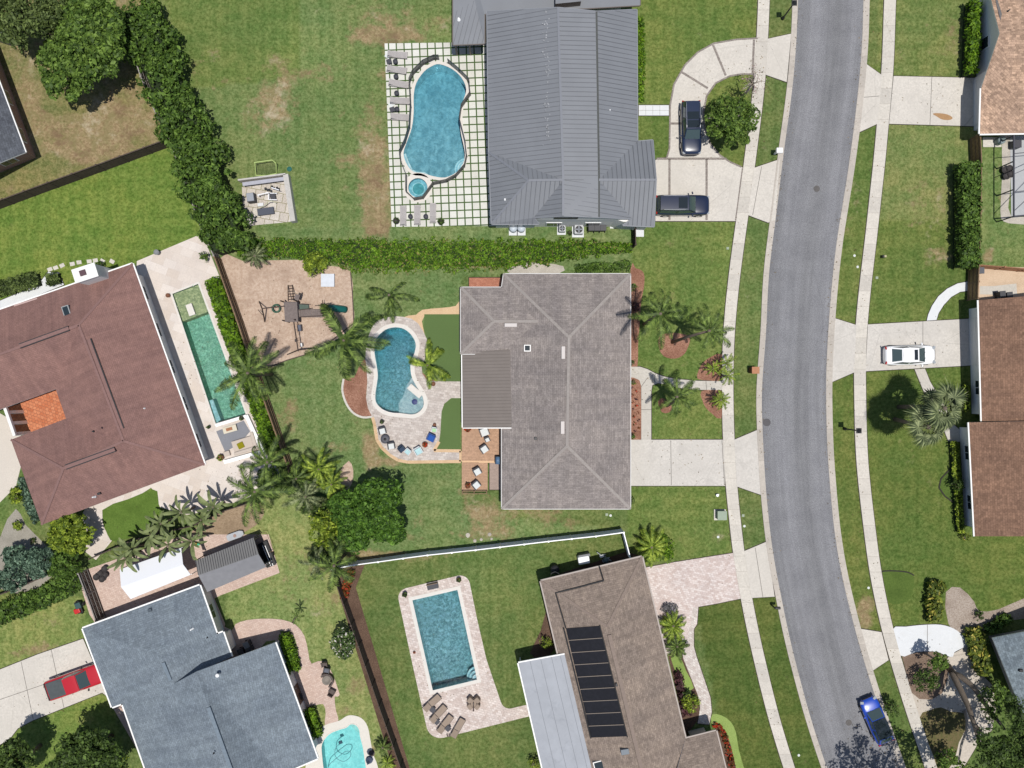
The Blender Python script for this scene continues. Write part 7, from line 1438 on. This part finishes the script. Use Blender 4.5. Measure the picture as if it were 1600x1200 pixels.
# ---------------------------------------------------------------- street furniture and small covers
def lamp(label, hx, hy, h=3.2):
    q = W(hx,hy,h); t = thing('street_lamp', label, 'street lamp', (q.x,q.y,0)); b = MB(); b.lathe([(.16,0),(.15,.3),(.07,.4),(.06,h-.4),(.09,h-.35)], (q.x,q.y,0), 12); b.build('post', BLACKP, t, True)
    b = MB(); b.lathe([(.12,h-.36),(.22,h-.05),(.2,h-.04)], (q.x,q.y,0), 8); b.build('lantern', glassmat('lamp_glass', (.12,.12,.11), .2), t); b = MB(); b.box((q.x,q.y,h), (.5,.5,.06)); b.lathe([(.22,h+.03),(.06,h+.22),(.01,h+.26)], (q.x,q.y,0), 8); b.build('cap', BLACKP, t)
lamp('black lantern street lamp standing by the pavement in front of the fan palms', 1342, 673); lamp('black lantern street lamp on the verge at the top edge', 1241, 4.5)
q = W(1215,950,1.1); t = thing('mailbox', 'black mailbox on a post at the kerb below the paver driveway', 'mailbox', (q.x,q.y,0)); b = MB(); b.box((q.x-.25,q.y,.5), (.1,.1,1.0)); b.build('post', BLACKP, t); b = MB(); b.box((q.x,q.y,1.1), (.55,.24,.26)); b.build('box', BLACKP, t, bevel=.06)
q = W(1218,235,1.2); t = thing('mailbox', 'white mailbox on a post at the kerb near the curved driveway', 'mailbox', (q.x,q.y,0)); b = MB(); b.box((q.x-.1,q.y,.5), (.14,.14,1.0)); b.build('post', PVC, t); b = MB(); b.box((q.x,q.y,1.15), (.62,.5,.35)); b.build('box', PVC, t, bevel=.06)
q = W(1181,578.5,1.2); t = thing('mailbox', 'brown brick mailbox pillar at the kerb opposite the footpath', 'mailbox', (q.x,q.y,0)); b = MB(); b.box((q.x-.05,q.y,.55), (.55,.55,1.1)); b.build('pillar', mat('brick_brown', C(126,84,60),.85,.15,9), t); b = MB(); b.box((q.x,q.y,1.14), (.72,.66,.1)); b.build('cap', mat('cap_sand', C(196,140,106),.85,.08), t)
q = W(1127.5,806,.7); t = thing('transformer_box', 'green utility cabinet on a pale pad by the pavement', 'utility box', (q.x,q.y,0)); b = MB(); b.box((q.x,q.y,.05), (1.15,1.05,.1)); b.build('pad', CONC, t); b = MB(); b.box((q.x+.05,q.y+.03,.42), (.85,.8,.66)); b.build('cabinet', mat('cabinet_green', C(128,146,124),.5,.05), t, bevel=.03); b = MB(); b.box((q.x+.05,q.y+.03,.76), (.9,.86,.05)); b.build('lid', mat('lid_green', C(150,166,146),.5,.05), t)
def cover(name, label, px, py, r, m, square=False, z=.02, group=None):
    q = W(px,py); b = MB()
    if square: b.box((q.x,q.y,z), (r*2,r*2,.03)); 
    else: b.lathe([(r,z-.01),(r,z+.008),(r*.9,z+.01),(.01,z+.01)], (q.x,q.y,0), 20)
    tag(b.build(name, m), label, 'cover', group)
IRON = mat('cast_iron', C(104,100,98),.7,.15,9); ASPP = mat('asphalt_patch', C(104,102,104),.9,.1,9)
cover('manhole_cover', 'iron manhole cover in the road near the white mailbox', 1276, 295, .31, IRON); cover('manhole_cover', 'iron manhole cover in the road beside the blue car', 1326, 1129, .3, IRON); cover('manhole_cover', 'dark round patch at the road edge by the front driveway of the central house', 1198, 660, .38, ASPP)
LID = mat('lid_pale', C(166,178,156),.6,.08,9); LIDW = plain('lid_white', C(226,230,226),.6)
for x, y, sq, l in [(1137,388,1,'beside the pavement on the lawn between the two northern houses'),(1340,417,0,'on the verge opposite the thick clipped hedge'),(1370,434,1,'beside the pavement below the dark meter stub'),(1335,399.5,0,'on the verge level with the dark meter stub'),(1163,822,0,'on the verge near the green cabinet'),(1161,805.5,1,'on the verge level with the green cabinet'),(1122,839,0,'on the lawn below the green cabinet'),(1357,918.5,0,'on the verge above the bare sandy patch'),(1248,1180,0,'on the verge at the lower end of the road'),(948,804,1,'under the lower eave of the central house'),(954,805.5,0,'right beside the square cover under the central house eave'),(731,838,0,'on the grass by the white fence near the stones')]: cover('valve_cover', f'small pale valve cover {l}', x, y, .125, LID if sq else LIDW, bool(sq))
q = W(1383,400.5,.4); t = thing('meter_stub', 'short pale meter post with a dark shadow on the right-hand lawn', 'post', (q.x,q.y,0)); b = MB(); b.box((q.x,q.y,.25), (.2,.2,.5)); b.build('post', mat('stub', C(196,190,150),.7,.05), t); b = MB(); b.box((q.x-.16,q.y,.3), (.2,.24,.36)); b.build('meter', BLACKP, t)
q = W(1121,774,.3); t = thing('standpipe', 'small white standpipe on the lawn below the front driveway', 'pipe', (q.x,q.y,0)); b = MB(); b.lathe([(.1,0),(.1,.3),(.14,.34),(.02,.36)], (q.x,q.y,0), 12); b.build('body', PVC, t); b = MB(); b.tube([(q.x,q.y,.22),(q.x+.18,q.y+.1,.22)], .05, 8); b.build('spout', PVC, t)
for k, (x, y, r_) in enumerate([(731,836,.24),(742,845,.18),(752,843,.16),(765,835,.2),(768,842,.14)]):
    q = W(x,y); tag(MB().lathe([(r_,.0),(r_*.9,.06),(r_*.4,.09)], (q.x,q.y,0), 9).build('garden_stone', GRAV), 'flat pale stone on the grass just above the white fence', 'stone', 'flat stones near the white fence')
b = MB(); b.flat(ccw(G2(sm([(1457,178),(1466,177),(1480,179),(1488,184),(1484,187.5),(1472,187),(1463,182)], 3))), .041); struct(b.build('oil_stain', mat('oil_stain', C(186,146,104),.7,.15,6)))
# right-hand pool cage and its yard
sheet('pool_deck', [(1578,212),(1660,212),(1660,338),(1580,338)], .02, mat('deck_grey', C(190,192,194),.9,.05,4))
t = thing('pool_cage', 'dark framed pool cage at the right edge below the tan roof', 'pool enclosure', (*W(1580,280).xy,0)); BR = plain('cage_bronze', (.05,.05,.065), .5)
for a, c, w in (((1584,211,2.6),(1584,338,2.6),.12),((1584,338,2.6),(1670,330,2.6),.12),((1584,272,2.6),(1670,235,3.4),.06),((1584,330,2.6),(1670,250,3.4),.06),((1584,240,2.6),(1670,232,3.2),.06),((1584,300,2.6),(1670,290,3.4),.06)): b = MB(); b.bar(W(*a),W(*c),w,w); b.build('beam', BR, t)
for x, y in ((1584,212),(1584,252),(1584,296),(1584,338),(1640,335)): b = MB(); p = W(x,y,2.6); b.box((p.x,p.y,1.3), (.09,.09,2.6)); b.build('post', BR, t)
q = W(1564.5,219,.7); t = thing('air_conditioner', 'round-topped grey air conditioner under the tan roof eave', 'air conditioner', (q.x,q.y,0)); b = MB(); b.box((q.x-.5,q.y,.05), (1.8,.95,.1)); b.build('pad', CONC, t); b = MB(); b.lathe([(.36,.1),(.38,.8),(.3,.9),(.01,.92)], (q.x,q.y,0), 18); b.build('case', mat('case_grey', C(150,164,166),.5,.05), t, True); b = MB(); b.lathe([(.2,.9),(.2,.94),(.02,.95)], (q.x,q.y,0), 14); b.build('grille', mat('case_grey2', C(110,124,126),.5,.05), t)
q = W(1587,226,.5); t = thing('equipment_box', 'dark grey equipment box inside the pool cage corner', 'equipment box', (q.x,q.y,.02)); b = MB(); b.box((q.x,q.y,.4), (.7,.7,.75)); b.build('case', mat('case_slate', C(84,90,100),.5,.05), t, bevel=.04); b = MB(); b.box((q.x,q.y,.8), (.74,.74,.05)); b.build('lid', GREYF, t)
for x, y, l in ((1571,265.5,'left-hand one of the four'),(1578,263,'top one of the four'),(1573,275,'bottom one of the four'),(1580,272,'right-hand one of the four')): pot(f'black round pot beside the pool cage, {l}', x, y, .32, .4, POTD, None, int(x))
wbin('grey bin in the corner of the pink gravel yard', 1533.5, 422.5, 0, mat('bin_mid', C(90,92,100),.6,.05), mat('bin_mid2', C(100,102,110),.6,.05))
wbin('black bin by the chestnut roof, beside the air pump', 1578, 461, 5); wbin('second black bin by the chestnut roof', 1567, 459.5, 5); lathe_thing('round_pump', 'round grey pump between the bins at the chestnut roof edge', 'pump', 1563, 466, [(.3,0),(.32,.5),(.2,.6),(.02,.62)], mat('pump_grey', C(150,154,160),.5,.05), extra=[('cap', [(.12,.6),(.1,.68),(.01,.68)], BLACKP)])
# small rooftop details in the shady yard of the brown house and the float in the main pool
q = W(648,628); tag(MB().lathe([(.28,-.04),(.3,.02),(.12,.05)], (q.x,q.y,0), 7).build('pool_toy', plain('toy_navy', (.02,.03,.12),.5)), 'dark blue toy floating over the shallow shelf of the freeform pool', 'toy')
q = W(699,1149,.1); tag(MB().box((q.x,q.y,.08), (.12,.3,.1), .3).box((q.x+.2,q.y,.08), (.12,.3,.1), .2).build('sandals', BRZ), 'pair of dark sandals below the tan loungers', 'sandals')

# fallen leaves on the paving and in the gutters: nobody could count them
rs = np.random.RandomState(77); pts = []
for P_, w_, n_ in ((RL, 10, 260), (RR, 10, 260), (SL, 20, 160), (SR, 20, 140)):
    yy = rs.uniform(0, 1200, n_); xx = np.interp(yy, [p[1] for p in P_], [p[0] for p in P_])+rs.normal(0, w_*.5, n_); pts += list(zip(xx, yy))
for cx, cy, r_, n_ in ((1140,190,60,140),(1180,120,40,90),(1460,1080,70,200),(1380,1160,60,160),(470,500,60,80),(320,560,40,60),(600,620,60,70),(1010,600,50,60),(390,760,60,120),(240,860,60,120),(700,1050,70,60),(90,1080,70,60),(1060,725,60,60),(1440,540,60,50),(1460,160,60,40)):
    pts += [(cx+rs.normal(0, r_*.55), cy+rs.normal(0, r_*.55)) for _ in range(n_)]
co = []
for x, y in pts:
    q = W(x, y); a = rs.uniform(0, 6.28); l = rs.uniform(.03, .085); z = .05+rs.uniform(0, .01); c, s_ = math.cos(a)*l, math.sin(a)*l
    co += [(q.x-c, q.y-s_, z), (q.x+s_*.5, q.y-c*.5, z+.01), (q.x+c, q.y+s_, z), (q.x-s_*.5, q.y+c*.5, z+.01)]
me = bpy.data.meshes.new('fallen_leaves'); fastmesh(me, np.array(co), np.arange(len(co)).reshape(-1, 4)); me.materials.append(leafmat('leaf_fallen', C(96, 80, 48), C(150, 124, 80), None, 0, .05))
o = bpy.data.objects.new('fallen_leaves', me); COL.objects.link(o); o['kind'] = 'stuff'; o['label'] = 'small brown fallen leaves scattered over the paving and gutters'; o['category'] = 'leaves'
